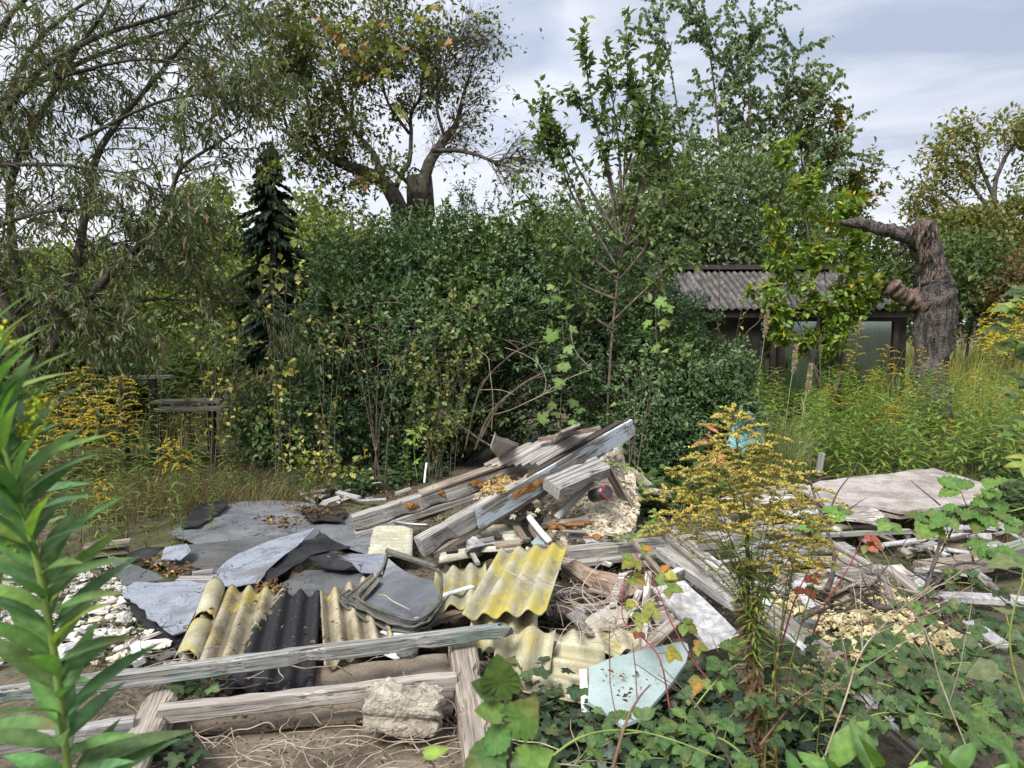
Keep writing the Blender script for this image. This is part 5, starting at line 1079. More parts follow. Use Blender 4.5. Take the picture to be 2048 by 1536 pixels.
for lab, a, b, c, sd in (('whitish corrugated piece between the two timbers', (748, 1050, .235), (735, 1114, .215), (826, 1050, .235), 21), ('whitish corrugated piece in front of the right timber', (890, 1062, .23), (878, 1120, .205), (968, 1050, .23), 22), ('short whitish corrugated piece before the long cross beam', (962, 1055, .26), (962, 1100, .23), (1030, 1052, .26), 23)):
    corr('corrugated_sheet', lab, CO, a, b, c, m_w, .07, .017, v0=torn(.012, 9, sd), v1=None)

# ------------------------------------------------------------------ grey tray, sign, pipe end and other single pieces
def build_tray():
    t = thing('plastic_tray', 'bent grey plastic tray with a wrinkled dark rim', 'tray', P(790, 1200, .3))
    top = [(775, 1106, .50), (870, 1139, .47), (882, 1165, .44), (879, 1203, .41), (852, 1230, .37), (822, 1240, .35), (765, 1222, .35), (716, 1196, .36), (735, 1172, .38), (762, 1142, .43)]
    pts = [P(*q) for q in top]
    ip = sheet('inner_panel', None, None, [p + (sum(pts, Vector()) / len(pts) - p) * .06 - Vector((0, 0, .012)) for p in pts], .008, M_TRAY, parent=t, world=True, rag=0, bumpy=.006, freq=2)
    dm = max(v.co.to_2d().length for v in ip.data.vertices)
    for v in ip.data.vertices: v.co.z -= .055 * max(0, 1 - (v.co.to_2d().length / dm) ** 2)
    loop = smooth_path(pts + pts[:1], 5); w = MB(); w.tube(loop, .0085, 8); w.build('rim', M_LEATHER, t, True)
    w = MB(); q = smooth_path([pts[0] + Vector((-.005, .01, .01)), pts[1] + Vector((0.005, .01, .01))], 6); w.tube(q, .014, 8); w.build('back_edge', M_LEATHER, t, True)
    for k, lip in enumerate(([(884, 1205, .385), (858, 1240, .345), (818, 1254, .325), (762, 1238, .325), (716, 1214, .335), (690, 1200, .345), (712, 1178, .37), (745, 1150, .41)],
                             [(882, 1212, .355), (860, 1250, .315), (815, 1264, .295), (758, 1252, .295), (708, 1224, .305), (678, 1198, .33), (700, 1180, .355)])):
        sm = smooth_path([P(*q) for q in lip], 6); mb = MB(); n = len(sm); c = sum(pts, Vector()) / len(pts)
        for i in range(n):
            j = .012 * noise.noise(Vector((i * .4, k * 3, 2))); inn = sm[i] + (c - sm[i]) * .30; inn.z = sm[i].z - .005 + .014 * noise.noise(Vector((i * .5, k, 7)))
            mb.v += [tuple(inn), tuple(inn.lerp(sm[i], .5) + Vector((0, 0, j - .01))), tuple(sm[i] + Vector((0, 0, j)))]
        mb.c = [None] * len(mb.v); mb.f = [(3 * i + a, 3 * i + 3 + a, 3 * i + 4 + a, 3 * i + 1 + a) for i in range(n - 1) for a in (0, 1)]
        mb.tube([Vector(mb.v[3 * i + 2]) for i in range(n)], .007, 6); mb.build('wrinkled_lip', M_LEATHER, t, True)
    w = MB(); r = random.Random(2); w.tube(smooth_path([P(757, 1190, .385), P(772, 1192, .385), P(785, 1202, .38), P(805, 1212, .375), P(820, 1220, .375)], 4), .0035, 5); tag(w.build('dry_twig', M_PALETWIG, None, True), 'short dry twig lying in the grey tray', 'twig')
build_tray()
board('plastic_strip', 'white plastic strip right of the grey tray', 'strip', P(882, 1190, .36), P(946, 1172, .37), .035, .008, M_PVC)
board('board', 'dark rotten board end in front of the grey tray', D_, P(842, 1238, .30), P(922, 1212, .32), .10, .03, M_WOODB, 5, ragged=(.05, .02), chew=.5)
def build_card():
    t = thing('printed_card', 'white card with a red patch and a white ring printed on it', 'card', P(810, 1250, .3)); 
    sheet('card', None, None, [(760, 1262, .28), (800, 1240, .30), (838, 1224, .33), (852, 1240, .33), (840, 1258, .30), (790, 1275, .28)], .003, M_PVC, parent=t, rag=.004)
    c = P(836, 1240, .329); ex = (P(848, 1243, .329) - c).normalized(); ey = Vector((0, 0, 1)).cross(ex); ez = Vector((0, 0, 1)); ey = (ey + Vector((0, 0, -.08))).normalized()
    def disc(r0, r1, h, n=28, sq=False):
        mb = MB()
        for k in range(n):
            a = 2 * math.pi * k / n; d = ex * math.cos(a) + ey * math.sin(a); s = 1 / max(abs(math.cos(a)), abs(math.sin(a))) if sq else 1
            mb.v += [tuple(c + d * r0 + ez * h), tuple(c + d * r1 * s + ez * h), tuple(c + d * r0 + ez * (h - .002)), tuple(c + d * r1 * s + ez * (h - .002))]
        mb.c = [None] * len(mb.v)
        for k in range(n):
            j = (k + 1) % n; mb.f += [(4 * k, 4 * k + 1, 4 * j + 1, 4 * j), (4 * k + 1, 4 * k + 3, 4 * j + 3, 4 * j + 1)]
        return mb
    disc(.0, .026, .006, sq=True).build('red_patch', M_RED, t); disc(.011, .018, .009).build('white_ring', M_PVC, t)
build_card()
sheet('plastic_sheet', 'crumpled white sheet scrap under the front rail, beside the grey pipe cap', 'scrap', [(770, 1290, .24), (800, 1272, .26), (832, 1280, .25), (836, 1305, .23), (790, 1320, .22), (768, 1310, .22)], .004, M_PVC, bumpy=.02, rag=.012)
def build_cap():
    t = thing('pipe_collar', 'short dark grey plastic pipe end under the front rail', 'pipe', P(815, 1305, .24)); a, b = P(818, 1312, .25), P(812, 1290, .30); d = (b - a).normalized()
    w = MB(); w.tube([a, b - d * .03], [.042, .042], 24); w.build('sleeve', M_GREYP, t, True)
    w = MB(); w.tube([b - d * .03, b, b - d * .002, b - d * .035], [.050, .052, .045, .043], 24); w.build('collar', M_GREYP, t, False)
build_cap()
def build_frame():
    t = thing('timber_frame', 'weathered wooden frame of two rails and two thick posts lying over the debris', 'wooden frame', P(600, 1400, .3))
    a = board('post', None, None, P(922, 1262, .36), P(985, 1620, .33), .112, .12, M_WOODB2, 0, t)
    board('post', None, None, P(352, 1322, .36), P(205, 1640, .34), .108, .11, M_WOODB2, 0, t)
    board('rail', None, None, P(-120, 1392, .44), P(1028, 1246, .435), .052, .058, M_WOODG, 0, t, ragged=(0, .16), bow=.006)
    board('rail', None, None, P(318, 1412, .372), P(911, 1346, .372), .052, .06, M_WOOD, 0, t); board('rail', None, None, P(-120, 1492, .372), P(268, 1436, .372), .052, .06, M_WOOD, 0, t)
    for x, y, z in ((905, 1275, .362), (350, 1345, .362), (918, 1352, .375), (352, 1402, .374)):
        w = MB(); p = P(x, y, z); w.tube([p, p + Vector((.003, .002, .012))], .003, 6); w.build('nail', M_EDGE, t)
M_WOODB2 = wood('pale_brown_wood', (0.20, 0.17, 0.145), (0.52, 0.475, 0.42))
build_frame()
def build_block():
    c = P(806, 1440, .36); o = link('concrete_block', None, None) if False else None
    bm = bmesh.new(); bmesh.ops.create_grid(bm, x_segments=1, y_segments=1, size=1); bm.free(); mb = MB(); nx, ny, nz_ = 22, 12, 12; idx = {}
    sx, sy, sz = .262, .14, .145
    def vert(i, j, k):
        if (i, j, k) in idx: return idx[(i, j, k)]
        u, v, q = i / nx * 2 - 1, j / ny * 2 - 1, k / nz_ * 2 - 1; rr = .10
        p = Vector((u * sx / 2, v * sy / 2, q * sz / 2)); 
        e = sum(1 for z in (abs(u), abs(v), abs(q)) if z > .9)
        if e >= 2: p *= .955
        h = noise.noise(p * 26 + Vector((3, 1, 2))) * .010 + noise.noise(p * 70) * .004
        if q > .6: p.z += -.012 * math.exp(-((u - .05) / .25) ** 2) + .035 * noise.noise(Vector((u * 3.1, v * 2, 7))) + .008
        if u > .6: p.x += .03 * noise.noise(Vector((v * 3, q * 3.5, 1)))
        if v < -.6: p.y += .018 * math.exp(-((q + .25) / .22) ** 2) - .012 * q
        p += p.normalized() * h; idx[(i, j, k)] = len(mb.v); mb.v.append(tuple(p)); mb.c.append(None); return idx[(i, j, k)]
    for i in range(nx):
        for j in range(ny):
            mb.f += [(vert(i, j, nz_), vert(i + 1, j, nz_), vert(i + 1, j + 1, nz_), vert(i, j + 1, nz_)), (vert(i, j + 1, 0), vert(i + 1, j + 1, 0), vert(i + 1, j, 0), vert(i, j, 0))]
    for i in range(nx):
        for k in range(nz_):
            mb.f += [(vert(i, 0, k), vert(i + 1, 0, k), vert(i + 1, 0, k + 1), vert(i, 0, k + 1)), (vert(i, ny, k + 1), vert(i + 1, ny, k + 1), vert(i + 1, ny, k), vert(i, ny, k))]
    for j in range(ny):
        for k in range(nz_):
            mb.f += [(vert(0, j + 1, k), vert(0, j, k), vert(0, j, k + 1), vert(0, j + 1, k + 1)), (vert(nx, j, k), vert(nx, j + 1, k), vert(nx, j + 1, k + 1), vert(nx, j, k + 1))]
    o = mb.build('concrete_block', M_CONC); M = Matrix.Translation(P(806, 1422, .31)) @ Matrix.Rotation(R(-4), 4, 'Z') @ Matrix.Rotation(R(-14), 4, 'X') @ Matrix.Rotation(R(2), 4, 'Y'); o.matrix_basis = M
    tag(o, 'rough broken concrete block lying in front of the nearest rail', 'concrete block')
build_block()
w = MB(); c_ = P(1000, 1372, .20); n_ = 20
def sphere(mb, c, r, n=20, sz=1.0):
    b = len(mb.v)
    for i in range(n + 1):
        for j in range(n): a, q = math.pi * i / n, 2 * math.pi * j / n; mb.v.append((c[0] + r * math.sin(a) * math.cos(q), c[1] + r * math.sin(a) * math.sin(q), c[2] + r * sz * math.cos(a))); mb.c.append(None)
    for i in range(n):
        for j in range(n): mb.f.append((b + i * n + j, b + (i + 1) * n + j, b + (i + 1) * n + (j + 1) % n, b + i * n + (j + 1) % n))
sphere(w, c_, .06, 20, .9); tag(w.build('clay_ball', M_TERRA, None, True), 'rounded terracotta pot shoulder in the dark hole by the right post', 'pot')
sheet('plastic_sheet', 'pale blue plastic panel lying among the ivy', 'panel', [(1178, 1334, .34), (1230, 1312, .38), (1292, 1296, .41), (1345, 1284, .43), (1364, 1282, .43), (1375, 1288, .423), (1378, 1300, .41), (1372, 1322, .39), (1345, 1362, .34), (1285, 1432, .26), (1244, 1448, .24), (1176, 1402, .26)], .014, M_BLUE, rag=.002, bumpy=.006, freq=2, res=.035)
sheet('plastic_sheet', 'small pale blue plastic corner in the ivy below the big panel', 'panel', [(1230, 1452, .13), (1276, 1455, .13), (1282, 1482, .11), (1252, 1502, .09), (1224, 1482, .1)], .012, M_BLUE, rag=.002)
board('plastic_strip', 'white plastic strip between the stepped sheet and the blue panel', 'strip', P(1166, 1338, .27), P(1172, 1425, .15), .032, .012, M_PVC)

# ------------------------------------------------------------------ timbers and boards on the right
board('cross_beam', 'long grey beam lying across behind the yellow sheet', W_, P(1002, 1109, .30), P(1640, 1044, .30), .10, .11, M_WOOD, 0, grooves=1)
board('teal_strip', 'bluish board under the long cross beam', D_, P(1125, 1125, .235), P(1330, 1100, .235), .10, .03, M_WOODG)
board('window_beam', 'long weathered profiled beam running diagonally to the lower right', W_, P(1335, 1056, .47), P(1905, 1520, .30), .115, .07, M_WOODF, 8, grooves=2)
board('plank', 'split grey plank along the left of the diagonal beam', D_, P(1326, 1092, .40), P(1480, 1200, .36), .10, .06, M_WOOD, 5, ragged=(.02, .06), grooves=1)
board('beam', 'grooved beam above the dark hollow', W_, P(1040, 1186, .285), P(1292, 1160, .27), .12, .12, M_WOODB, 0, grooves=2)
board('rotten_beam', 'rotten beam end with crumbling reddish top', W_, P(1140, 1118, .38), P(1275, 1178, .36), .135, .10, M_ROT, 0, chew=.9, ragged=(0, .1))
board('lath', 'dark lath leaning on the rotten beam', D_, P(1266, 1079, .40), P(1330, 1150, .37), .03, .025, M_WOODB)
board('plank', 'white speckled board leaning beside the foreground goldenrod', D_, P(1338, 1168, .40), P(1460, 1290, .27), .19, .022, M_PLYW, 4, ragged=(0, .08), wob=.004)
sheet('broken_plate', 'rounded broken white panel in front of the dark hollow', 'panel', [(1163, 1247, .30), (1182, 1226, .34), (1216, 1210, .36), (1242, 1211, .36), (1258, 1226, .33), (1254, 1242, .31), (1226, 1254, .29), (1186, 1258, .28)], .018, M_PLYWR, rag=.01, bumpy=.006, res=.03)
board('lath', 'pale lath standing upright between panel and speckled board', D_, P(1297, 1142, .42), P(1284, 1294, .26), .034, .008, M_WOODP)
board('lath', 'pale lath crossing behind the broken panel', D_, P(1280, 1180, .36), P(1256, 1232, .30), .034, .008, M_WOODP)
w = MB(); p_ = smooth_path([P(1262, 1142, .42), P(1248, 1148, .43), P(1238, 1165, .41), P(1230, 1190, .38), P(1226, 1215, .36)], 5)
for i, q in enumerate(p_): w.v += [tuple(q + Vector((-.018, 0, 0))), tuple(q + Vector((.018, .004, .002))), tuple(q + Vector((-.018, .004, -.004))), tuple(q + Vector((.018, .008, -.002)))]
w.c = [None] * len(w.v); w.f = [f for i in range(len(p_) - 1) for f in ((4 * i, 4 * i + 1, 4 * i + 5, 4 * i + 4), (4 * i + 3, 4 * i + 2, 4 * i + 6, 4 * i + 7), (4 * i + 2, 4 * i, 4 * i + 4, 4 * i + 6), (4 * i + 1, 4 * i + 3, 4 * i + 7, 4 * i + 5))]
tag(w.build('curved_strap', M_WOODP), 'curved pale strap over the rotten beam', 'strip')
board('plank', 'brown plank behind the blue panel', D_, P(1350, 1238, .30), P(1268, 1312, .25), .075, .02, M_WOODB)
for i, (pts, lab) in enumerate([([(1300, 1218, .27), (1335, 1205, .28), (1345, 1232, .26), (1312, 1250, .25)], 'white board shard left of the speckled board'), ([(1268, 1238, .25), (1300, 1225, .27), (1306, 1262, .24), (1280, 1275, .23)], 'white board shard behind the brown plank'), ([(1255, 1290, .22), (1300, 1262, .24), (1312, 1290, .21), (1290, 1310, .2)], 'pale shard next to the top of the blue panel')]):
    sheet('board_shard', lab, 'shard', pts, .012, M_PLYW, rag=.012, res=.03)
board('plank', 'white narrow strip beside the diagonal beam', D_, P(1332, 1150, .38), P(1362, 1136, .38), .04, .008, M_PVC)
sheet('large_board', 'large flat stained board with a cut corner lying on the heap', D_, [(1600, 978, .42), (1640, 962, .43), (1740, 950, .43), (1866, 936, .43), (1992, 973, .41), (2003, 986, .41), (1985, 1002, .40), (1880, 1015, .40), (1800, 1022, .40), (1762, 1014, .40), (1650, 1010, .41)], .022, M_PLY, rag=.004, bumpy=.01, res=.08)
sheet('large_board', 'second board under the large flat board', D_, [(1590, 990, .37), (1640, 968, .38), (1900, 955, .38), (1985, 990, .37), (1960, 1012, .36), (1800, 1032, .36), (1640, 1020, .36)], .022, M_WOODB, rag=.008, bumpy=.01, res=.08)
sheet('board', 'pale board left of the large flat board behind the goldenrod', D_, [(1430, 1000, .34), (1500, 976, .36), (1610, 968, .38), (1640, 985, .37), (1600, 1012, .34), (1480, 1014, .32)], .02, M_WOODP, rag=.01, bumpy=.01, res=.06)
sheet('board', 'broken layered board corner in front of the large flat board', D_, [(1655, 1020, .38), (1700, 1010, .40), (1745, 1014, .40), (1770, 1032, .37), (1755, 1046, .35), (1690, 1036, .36)], .018, M_WOODP, rag=.015, bumpy=.012)
sheet('board', 'flaking white sheet scrap on the edge of the large flat board', D_, [(1560, 1018, .35), (1620, 1010, .37), (1660, 1022, .36), (1620, 1034, .33), (1570, 1030, .33)], .012, M_PLYW, rag=.02, bumpy=.015)
for i, (x0, y0, z0, x1, y1, z1, w_, h, m, lab, kw) in enumerate([
    (2120, 1062, .36, 1962, 1108, .32, .11, .10, M_WOODG, 'grey beam coming in from the right edge', {}), (1972, 1108, .31, 1840, 1126, .28, .12, .10, M_WOODB, 'beam continuing left from the right edge beam', {}),
    (2120, 1090, .24, 1850, 1150, .20, .10, .08, M_WOODD, 'dark timber under the right edge beam', {}), (1470, 1100, .27, 1700, 1090, .27, .13, .03, M_WOOD, 'wide grey plank of the platform, behind', {}),
    (1500, 1120, .26, 1690, 1118, .26, .12, .03, M_WOOD, 'middle grey plank of the platform', {}), (1588, 1146, .25, 1770, 1132, .25, .10, .05, M_WOOD, 'front grey plank of the platform with a stepped edge', dict(grooves=1)),
    (1590, 1163, .20, 1770, 1150, .20, .09, .05, M_WOODB, 'lower timber under the platform planks', {}), (1655, 1078, .32, 1742, 1128, .30, .04, .06, M_WOODP, 'short timber set on edge on the platform', {}),
    (1782, 1128, .30, 1862, 1192, .22, .13, .022, M_WOODP, 'wide mossy plank leaning off the platform', dict(ragged=(.02, .04))), (1600, 1052, .30, 1790, 1046, .30, .06, .03, M_WOODB, 'long thin board under the large flat board', {}),
    (1640, 1066, .28, 1820, 1058, .28, .05, .03, M_WOOD, 'second thin board under the large flat board', {}), (1740, 1092, .28, 1850, 1076, .30, .05, .012, M_PLYW, 'white splinter on the platform', dict(ragged=(.05, .05))),
    (1880, 1060, .30, 1960, 1050, .32, .08, .012, M_PLYW, 'white shard left of the right edge beam', dict(ragged=(.04, .04))), (1870, 1185, .20, 2060, 1196, .20, .08, .04, M_PLYW, 'white board under the brambles at the right', dict(ragged=(.05, 0))),
    (1900, 1215, .17, 2050, 1240, .17, .10, .05, M_WOODD, 'dark board below the white board at the right', {}), (1545, 1230, .24, 1680, 1310, .18, .09, .05, M_WOODB, 'brown beam end by the yellow foam', {}),
    (1940, 1240, .2, 2010, 1290, .18, .08, .015, M_PLYW, 'small white plank in the brambles', {}), (1500, 1050, .3, 1590, 1060, .3, .08, .02, M_WOOD, 'grey board behind the foreground goldenrod', {})]):
    board('board', lab, D_, P(x0, y0, z0), P(x1, y1, z1), w_, h, m, rng.uniform(-4, 4), **kw)
w = MB(); a_ = P(1610, 1246, .25); w.box(a_, .05, .10, .03, Matrix.Rotation(.9, 3, 'Z')); tag(w.build('metal_bracket', M_STEEL), 'small metal bracket on the brown beam end', 'bracket')

# ------------------------------------------------------------------ debris: foam lumps, shards, litter
for i in range(120):
    x, y = in_poly([(-20, 1160), (120, 1110), (235, 1128), (255, 1180), (268, 1230), (300, 1275), (330, 1330), (150, 1330), (-20, 1320)]); s = rng.choice((.025, .035, .05, .07, .10, .13)) * rng.uniform(.8, 1.3); p = P(x, y, .15); p.z = gh(p.x, p.y) + s * .2 + rng.uniform(0, .04)
    chunk('foam_lump', 'white foam lump in the heap of foam debris left of the felt sheets', 'foam', p, s * rng.uniform(1, 1.6), s, s * rng.uniform(.3, .6), M_FOAMW if i % 5 else M_FOAMD, rng.uniform(0, 3), 500 + i, group='white foam lumps left of the felt', rough=.3)
for i in range(44):
    x, y = in_poly([(1530, 1190), (1640, 1150), (1840, 1185), (1960, 1280), (1900, 1310), (1700, 1310), (1560, 1260)]); s = rng.choice((.04, .05, .07, .1)) * rng.uniform(.8, 1.2); p = P(x, y, .17); p.z = gh(p.x, p.y) + s * .3 + rng.uniform(0, .05)
    chunk('foam_lump', 'yellowish foam lump in the foam debris under the dead branches at the right', 'foam', p, s * rng.uniform(1, 1.5), s, s * .55, M_FOAMY if i % 3 else M_FOAMD, rng.uniform(0, 3), 700 + i, group='yellow foam lumps at the right', rough=.45)
fluff('foam_crumbs', 'yellowish crumbled foam under the dead branches at the right', 'foam', [(1530, 1190), (1640, 1160), (1840, 1180), (1960, 1280), (1900, 1310), (1700, 1310), (1560, 1260)], .11, .19, 900, .035, M_FOAMY)
fluff('foam_crumbs', 'white crumbled foam on the ground left of the felt', 'foam', [(-20, 1160), (120, 1110), (235, 1128), (268, 1230), (320, 1320), (-20, 1320)], .10, .15, 520, .03, M_FOAMW)
fluff('plaster_crumbs', 'pale crumbs and plaster bits scattered between the boards', 'crumbs', [(1000, 1090), (1150, 1080), (1300, 1100), (1500, 1180), (1900, 1100), (1960, 1150), (1500, 1240), (1150, 1230)], .13, .2, 420, .022, M_PLYWR)
def shards(n, poly, z, mats, label, group, size, flat=.4):
    for i in range(n):
        x, y = in_poly(poly); p = P(x, y, rng.uniform(*z)); a = rng.uniform(0, 6.28); l = size * rng.uniform(.5, 1.5); d = Vector((math.cos(a), math.sin(a) , rng.uniform(-.25, .25))).normalized()
        board('board_offcut', label, D_, p - d * l / 2, p + d * l / 2, rng.uniform(.025, .08), rng.uniform(.008, .03), rng.choice(mats), rng.uniform(-40, 40), None, group, ragged=(rng.uniform(0, .05), rng.uniform(0, .05)))
shards(34, [(1000, 1090), (1120, 1040), (1280, 1070), (1330, 1200), (1290, 1300), (1120, 1250)], (.2, .32), [M_WOOD, M_WOODB, M_WOODP, M_PLYW, M_ROT], 'small weathered offcut in the debris between the yellow sheet and the speckled board', 'offcuts in the middle of the heap', .16)
shards(52, [(1400, 1010), (1700, 1030), (2040, 1040), (2040, 1160), (1850, 1180), (1600, 1200), (1480, 1180)], (.2, .32), [M_WOOD, M_WOODB, M_WOODP, M_WOODB, M_WOOD, M_PLYW], 'small weathered offcut among the platform boards below the large flat board', 'offcuts around the platform boards', .22)
shards(22, [(1780, 1050), (2048, 1045), (2048, 1100), (1850, 1110)], (.16, .26), [M_WOOD, M_WOODB, M_WOODP, M_PLYW], 'small weathered offcut beside the beam that comes in from the right edge', 'offcuts by the right edge beam', .24)
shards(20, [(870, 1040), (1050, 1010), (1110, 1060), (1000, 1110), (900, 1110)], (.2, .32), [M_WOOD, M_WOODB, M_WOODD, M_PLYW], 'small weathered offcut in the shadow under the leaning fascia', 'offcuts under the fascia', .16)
shards(14, [(600, 985), (760, 965), (830, 985), (740, 1010), (640, 1010)], (.15, .2), [M_WOOD, M_PLYW, M_WOODP], 'small pale offcut in the litter behind the felt', 'offcuts behind the felt', .18)
shards(12, [(30, 1280), (260, 1250), (320, 1330), (60, 1340)], (.15, .2), [M_PLYW, M_WOODP, M_PVC], 'pale shard in the foam debris by the front rail', 'shards by the front rail', .16)
BROWN = [((.16, .09, .05), 4), ((.10, .06, .04), 3), ((.26, .17, .09), 2), ((.34, .26, .14), 1)]
def litter(name, label, polys, n, L, pal, zo=.01, z=None, tmpl=None, mat=None, updown=.35, kind='stuff', cat='litter', fixed=None):
    P_ = []
    for i in range(n):
        x, y = in_poly(polys[i % len(polys)]); p = P(x, y, z) if z is not None else PG(x, y); p.z += abs(rng.gauss(0, zo)); P_.append(p)
    a = nrs.rand(n) * 6.283; d = np.stack([np.cos(a), np.sin(a), nrs.normal(0, .25, n)], 1); nn = np.stack([nrs.normal(0, updown, n), nrs.normal(0, updown, n), np.ones(n)], 1)
    o = leaves(name, P_, d, nn, L * np.clip(nrs.normal(1, .3, n), .4, 1.8), tmpl or T_lo(.5, .25), pal, mat or M_DRY); return tag(o, label, cat, None, kind)
litter('fallen_leaves', 'brown fallen leaves caught on the felt and corrugated sheets', [[(270, 1118), (330, 1120), (400, 1140), (390, 1155), (330, 1158)], [(500, 1175), (560, 1165), (570, 1190), (520, 1195)], [(560, 1010), (720, 1020), (640, 1040)], [(500, 1030), (640, 1040), (560, 1065)]], 420, .035, BROWN, .012, .215)
grass_stuff('dry_tufts', 'dry brown grass between the boards under the large flat board', 'grass', spots_px([(1500, 1040), (1760, 1040), (2050, 1040), (2050, 1130), (1880, 1110), (1760, 1090), (1600, 1080)], 2600), .10, [((.24, .19, .10), 3), ((.15, .14, .06), 2), ((.36, .30, .18), 1)], .004, 12, .9)
litter('fallen_leaves', 'brown leaves and bits scattered over the rubble', [[(200, 1020), (900, 990), (1000, 1150), (300, 1340)], [(1000, 1060), (1500, 1060), (1900, 1200), (1100, 1300)], [(560, 960), (860, 940), (800, 1010)]], 1500, .03, BROWN, .02)
GREYB = [((.14, .11, .085), 4), ((.24, .21, .18), 3), ((.08, .065, .05), 3), ((.36, .33, .28), 1.2), ((.20, .13, .08), 2)]
litter('rubble_chips', 'wood chips, bark and dirt crumbs strewn over the whole heap', [[(980, 1090), (1330, 1060), (1500, 1180), (1300, 1310), (1060, 1260)], [(1400, 1040), (2040, 1050), (2040, 1200), (1500, 1240)], [(20, 1130), (330, 1110), (340, 1330), (20, 1340)], [(360, 1360), (900, 1340), (940, 1536), (240, 1536)], [(840, 1030), (1100, 1000), (1110, 1080), (870, 1110)], [(1500, 1200), (1980, 1180), (2040, 1420), (1600, 1420)]], 5200, .022, GREYB, .035, None, T_lo(.45, .35), M_DRY, .9)
litter('fallen_leaves', 'dead leaves and bark bits lying on the corrugated sheets and blue panel', [[(432, 1180), (740, 1170), (750, 1310), (380, 1310)], [(1190, 1335), (1340, 1295), (1330, 1350), (1240, 1420)], [(1010, 1110), (1120, 1100), (1040, 1200), (950, 1210)]], 130, .022, BROWN, .008, .345)
litter('rubble_chips', 'dirt crumbs and leaf bits on the nearest brown sheets', [[(300, 1460), (905, 1420), (945, 1536), (260, 1536)], [(470, 1355), (890, 1315), (900, 1420), (350, 1450)]], 900, .016, GREYB, .012, .215, T_lo(.5, .3), M_DRY, .5)
fluff('soil_mound', 'dark soil and rotted wood filling the gaps in the heap', 'soil', [(300, 1100), (900, 1030), (1300, 1050), (1500, 1150), (1900, 1150), (1950, 1280), (1250, 1310), (700, 1300), (300, 1330)], .06, .12, 150, .2, M_SOIL)

# dry vines over the nearest brown sheet and around the hollow
M_VINE = plain('dry_vine', (0.19, 0.145, 0.105), (0.42, 0.345, 0.27), 10, bmp=0.2, rand=False)
def vines():
    w = MB(); r = random.Random(19)
    def one(x, y, z, L, n=12, wig=.9, a=None, rad=.0022):
        p = P(x, y, z); a = r.uniform(0, 6.28) if a is None else a; q = [p]
        for i in range(n):
            a += r.gauss(0, wig / 2.2); q.append(q[-1] + Vector((math.cos(a), math.sin(a), 0)) * L / n); q[-1].z = z + .02 + .03 * noise.noise(q[-1] * 5 + Vector((x, 0, 0)))
        w.tube(smooth_path(q, 2), rad * r.uniform(.5, 1.2), 4)
    for _ in range(60): x, y = in_poly([(260, 1480), (500, 1500), (900, 1480), (960, 1536), (960, 1600), (250, 1600)]); one(x, y, .26, r.uniform(.2, .8), a=r.choice((0, 3.14)) + r.gauss(0, .5))
    for _ in range(16): x, y = in_poly([(380, 1330), (880, 1300), (890, 1480), (400, 1500)]); one(x, y, .27, r.uniform(.15, .5))
    for _ in range(16): x, y = in_poly([(880, 1480), (930, 1380), (960, 1536)]); one(x, y, .2, r.uniform(.2, .4), a=1.5 + r.gauss(0, .4))
    for _ in range(14): x, y = in_poly([(200, 1280), (360, 1300), (340, 1400), (230, 1400)]); one(x, y, .3, r.uniform(.2, .5))
    tag(w.build('dry_vines', M_VINE, None, True), 'pale dry vine stems trailing over the nearest brown sheet', 'vines', None, 'stuff')
    w = MB()
    for _ in range(46):
        x, y = in_poly([(1090, 1220), (1190, 1170), (1260, 1230), (1330, 1280), (1160, 1290)]); p = P(x, y, .3); q = [p]; d = Vector((r.gauss(0, 1), r.gauss(0, .5), r.gauss(.4, .6))).normalized()
        for i in range(9): d = (d + Vector((r.gauss(0, .35), r.gauss(0, .3), r.gauss(-.12, .3)))).normalized(); q.append(q[-1] + d * .05); q[-1].z = max(q[-1].z, .22)
        w.tube(smooth_path(q, 2), r.uniform(.0014, .0028), 4)
    tag(w.build('dry_vines', M_PALETWIG, None, True), 'tangle of pale dry stems over the dark hollow', 'vines', None, 'stuff')
vines()

# ------------------------------------------------------------------ ground plants
STRAW = [((.42, .34, .19), 4), ((.30, .24, .13), 3), ((.20, .19, .08), 2), ((.50, .43, .28), 1)]
grass_stuff('dry_grass', 'pale dry meadow grass seen under the willow', 'grass', spots_xy(-10, -1.0, 10.5, 19, 15000), .85, STRAW, .012, 2)
grass_stuff('matted_grass', 'brown matted grass between the felt and the willow', 'grass', spots_xy(-5.5, -1.7, 6.3, 9.6, 12000), .24, [((.15, .12, .07), 4), ((.10, .10, .04), 3), ((.24, .19, .11), 2)], .006, 3, .9)
grass_stuff('green_grass', 'green grass among the weeds in front of the shed', 'grass', spots_xy(1.6, 9, 6.9, 13, 9000), .28, [((.14, .18, .05), 4), ((.20, .22, .07), 2), ((.26, .22, .11), 1.3)], .007, 4, .7, M_LEAF)
grass_stuff('meadow_grass', 'tall yellow green grass of the wild field at the right', 'grass', spots_xy(5.5, 16, 11, 26, 15000), 1.2, [((.25, .27, .07), 4), ((.34, .31, .10), 2), ((.17, .20, .06), 2)], .014, 5, .5, M_LEAF)
grass_stuff('rough_grass', 'sparse grass in the soil around the rubble', 'grass', spots_xy(-4, 4.5, 2.0, 7.5, 4000), .12, [((.12, .12, .05), 3), ((.24, .19, .1), 2)], .004, 6, .8)
IVYP = [((.035, .065, .032), 4), ((.055, .09, .04), 3), ((.08, .12, .05), 1), ((.025, .045, .028), 2)]
litter('ivy_ground', 'low dark ivy covering the ground in front of the hedge', [[(560, 930), (700, 900), (900, 890), (960, 900), (880, 960), (700, 1000), (560, 1005), (470, 990)], [(560, 950), (760, 915), (900, 905), (860, 950), (700, 1005), (590, 1008)]], 7500, .055, IVYP, .08, None, T_IVY, M_GLOSS, .5, 'stuff', 'ivy')
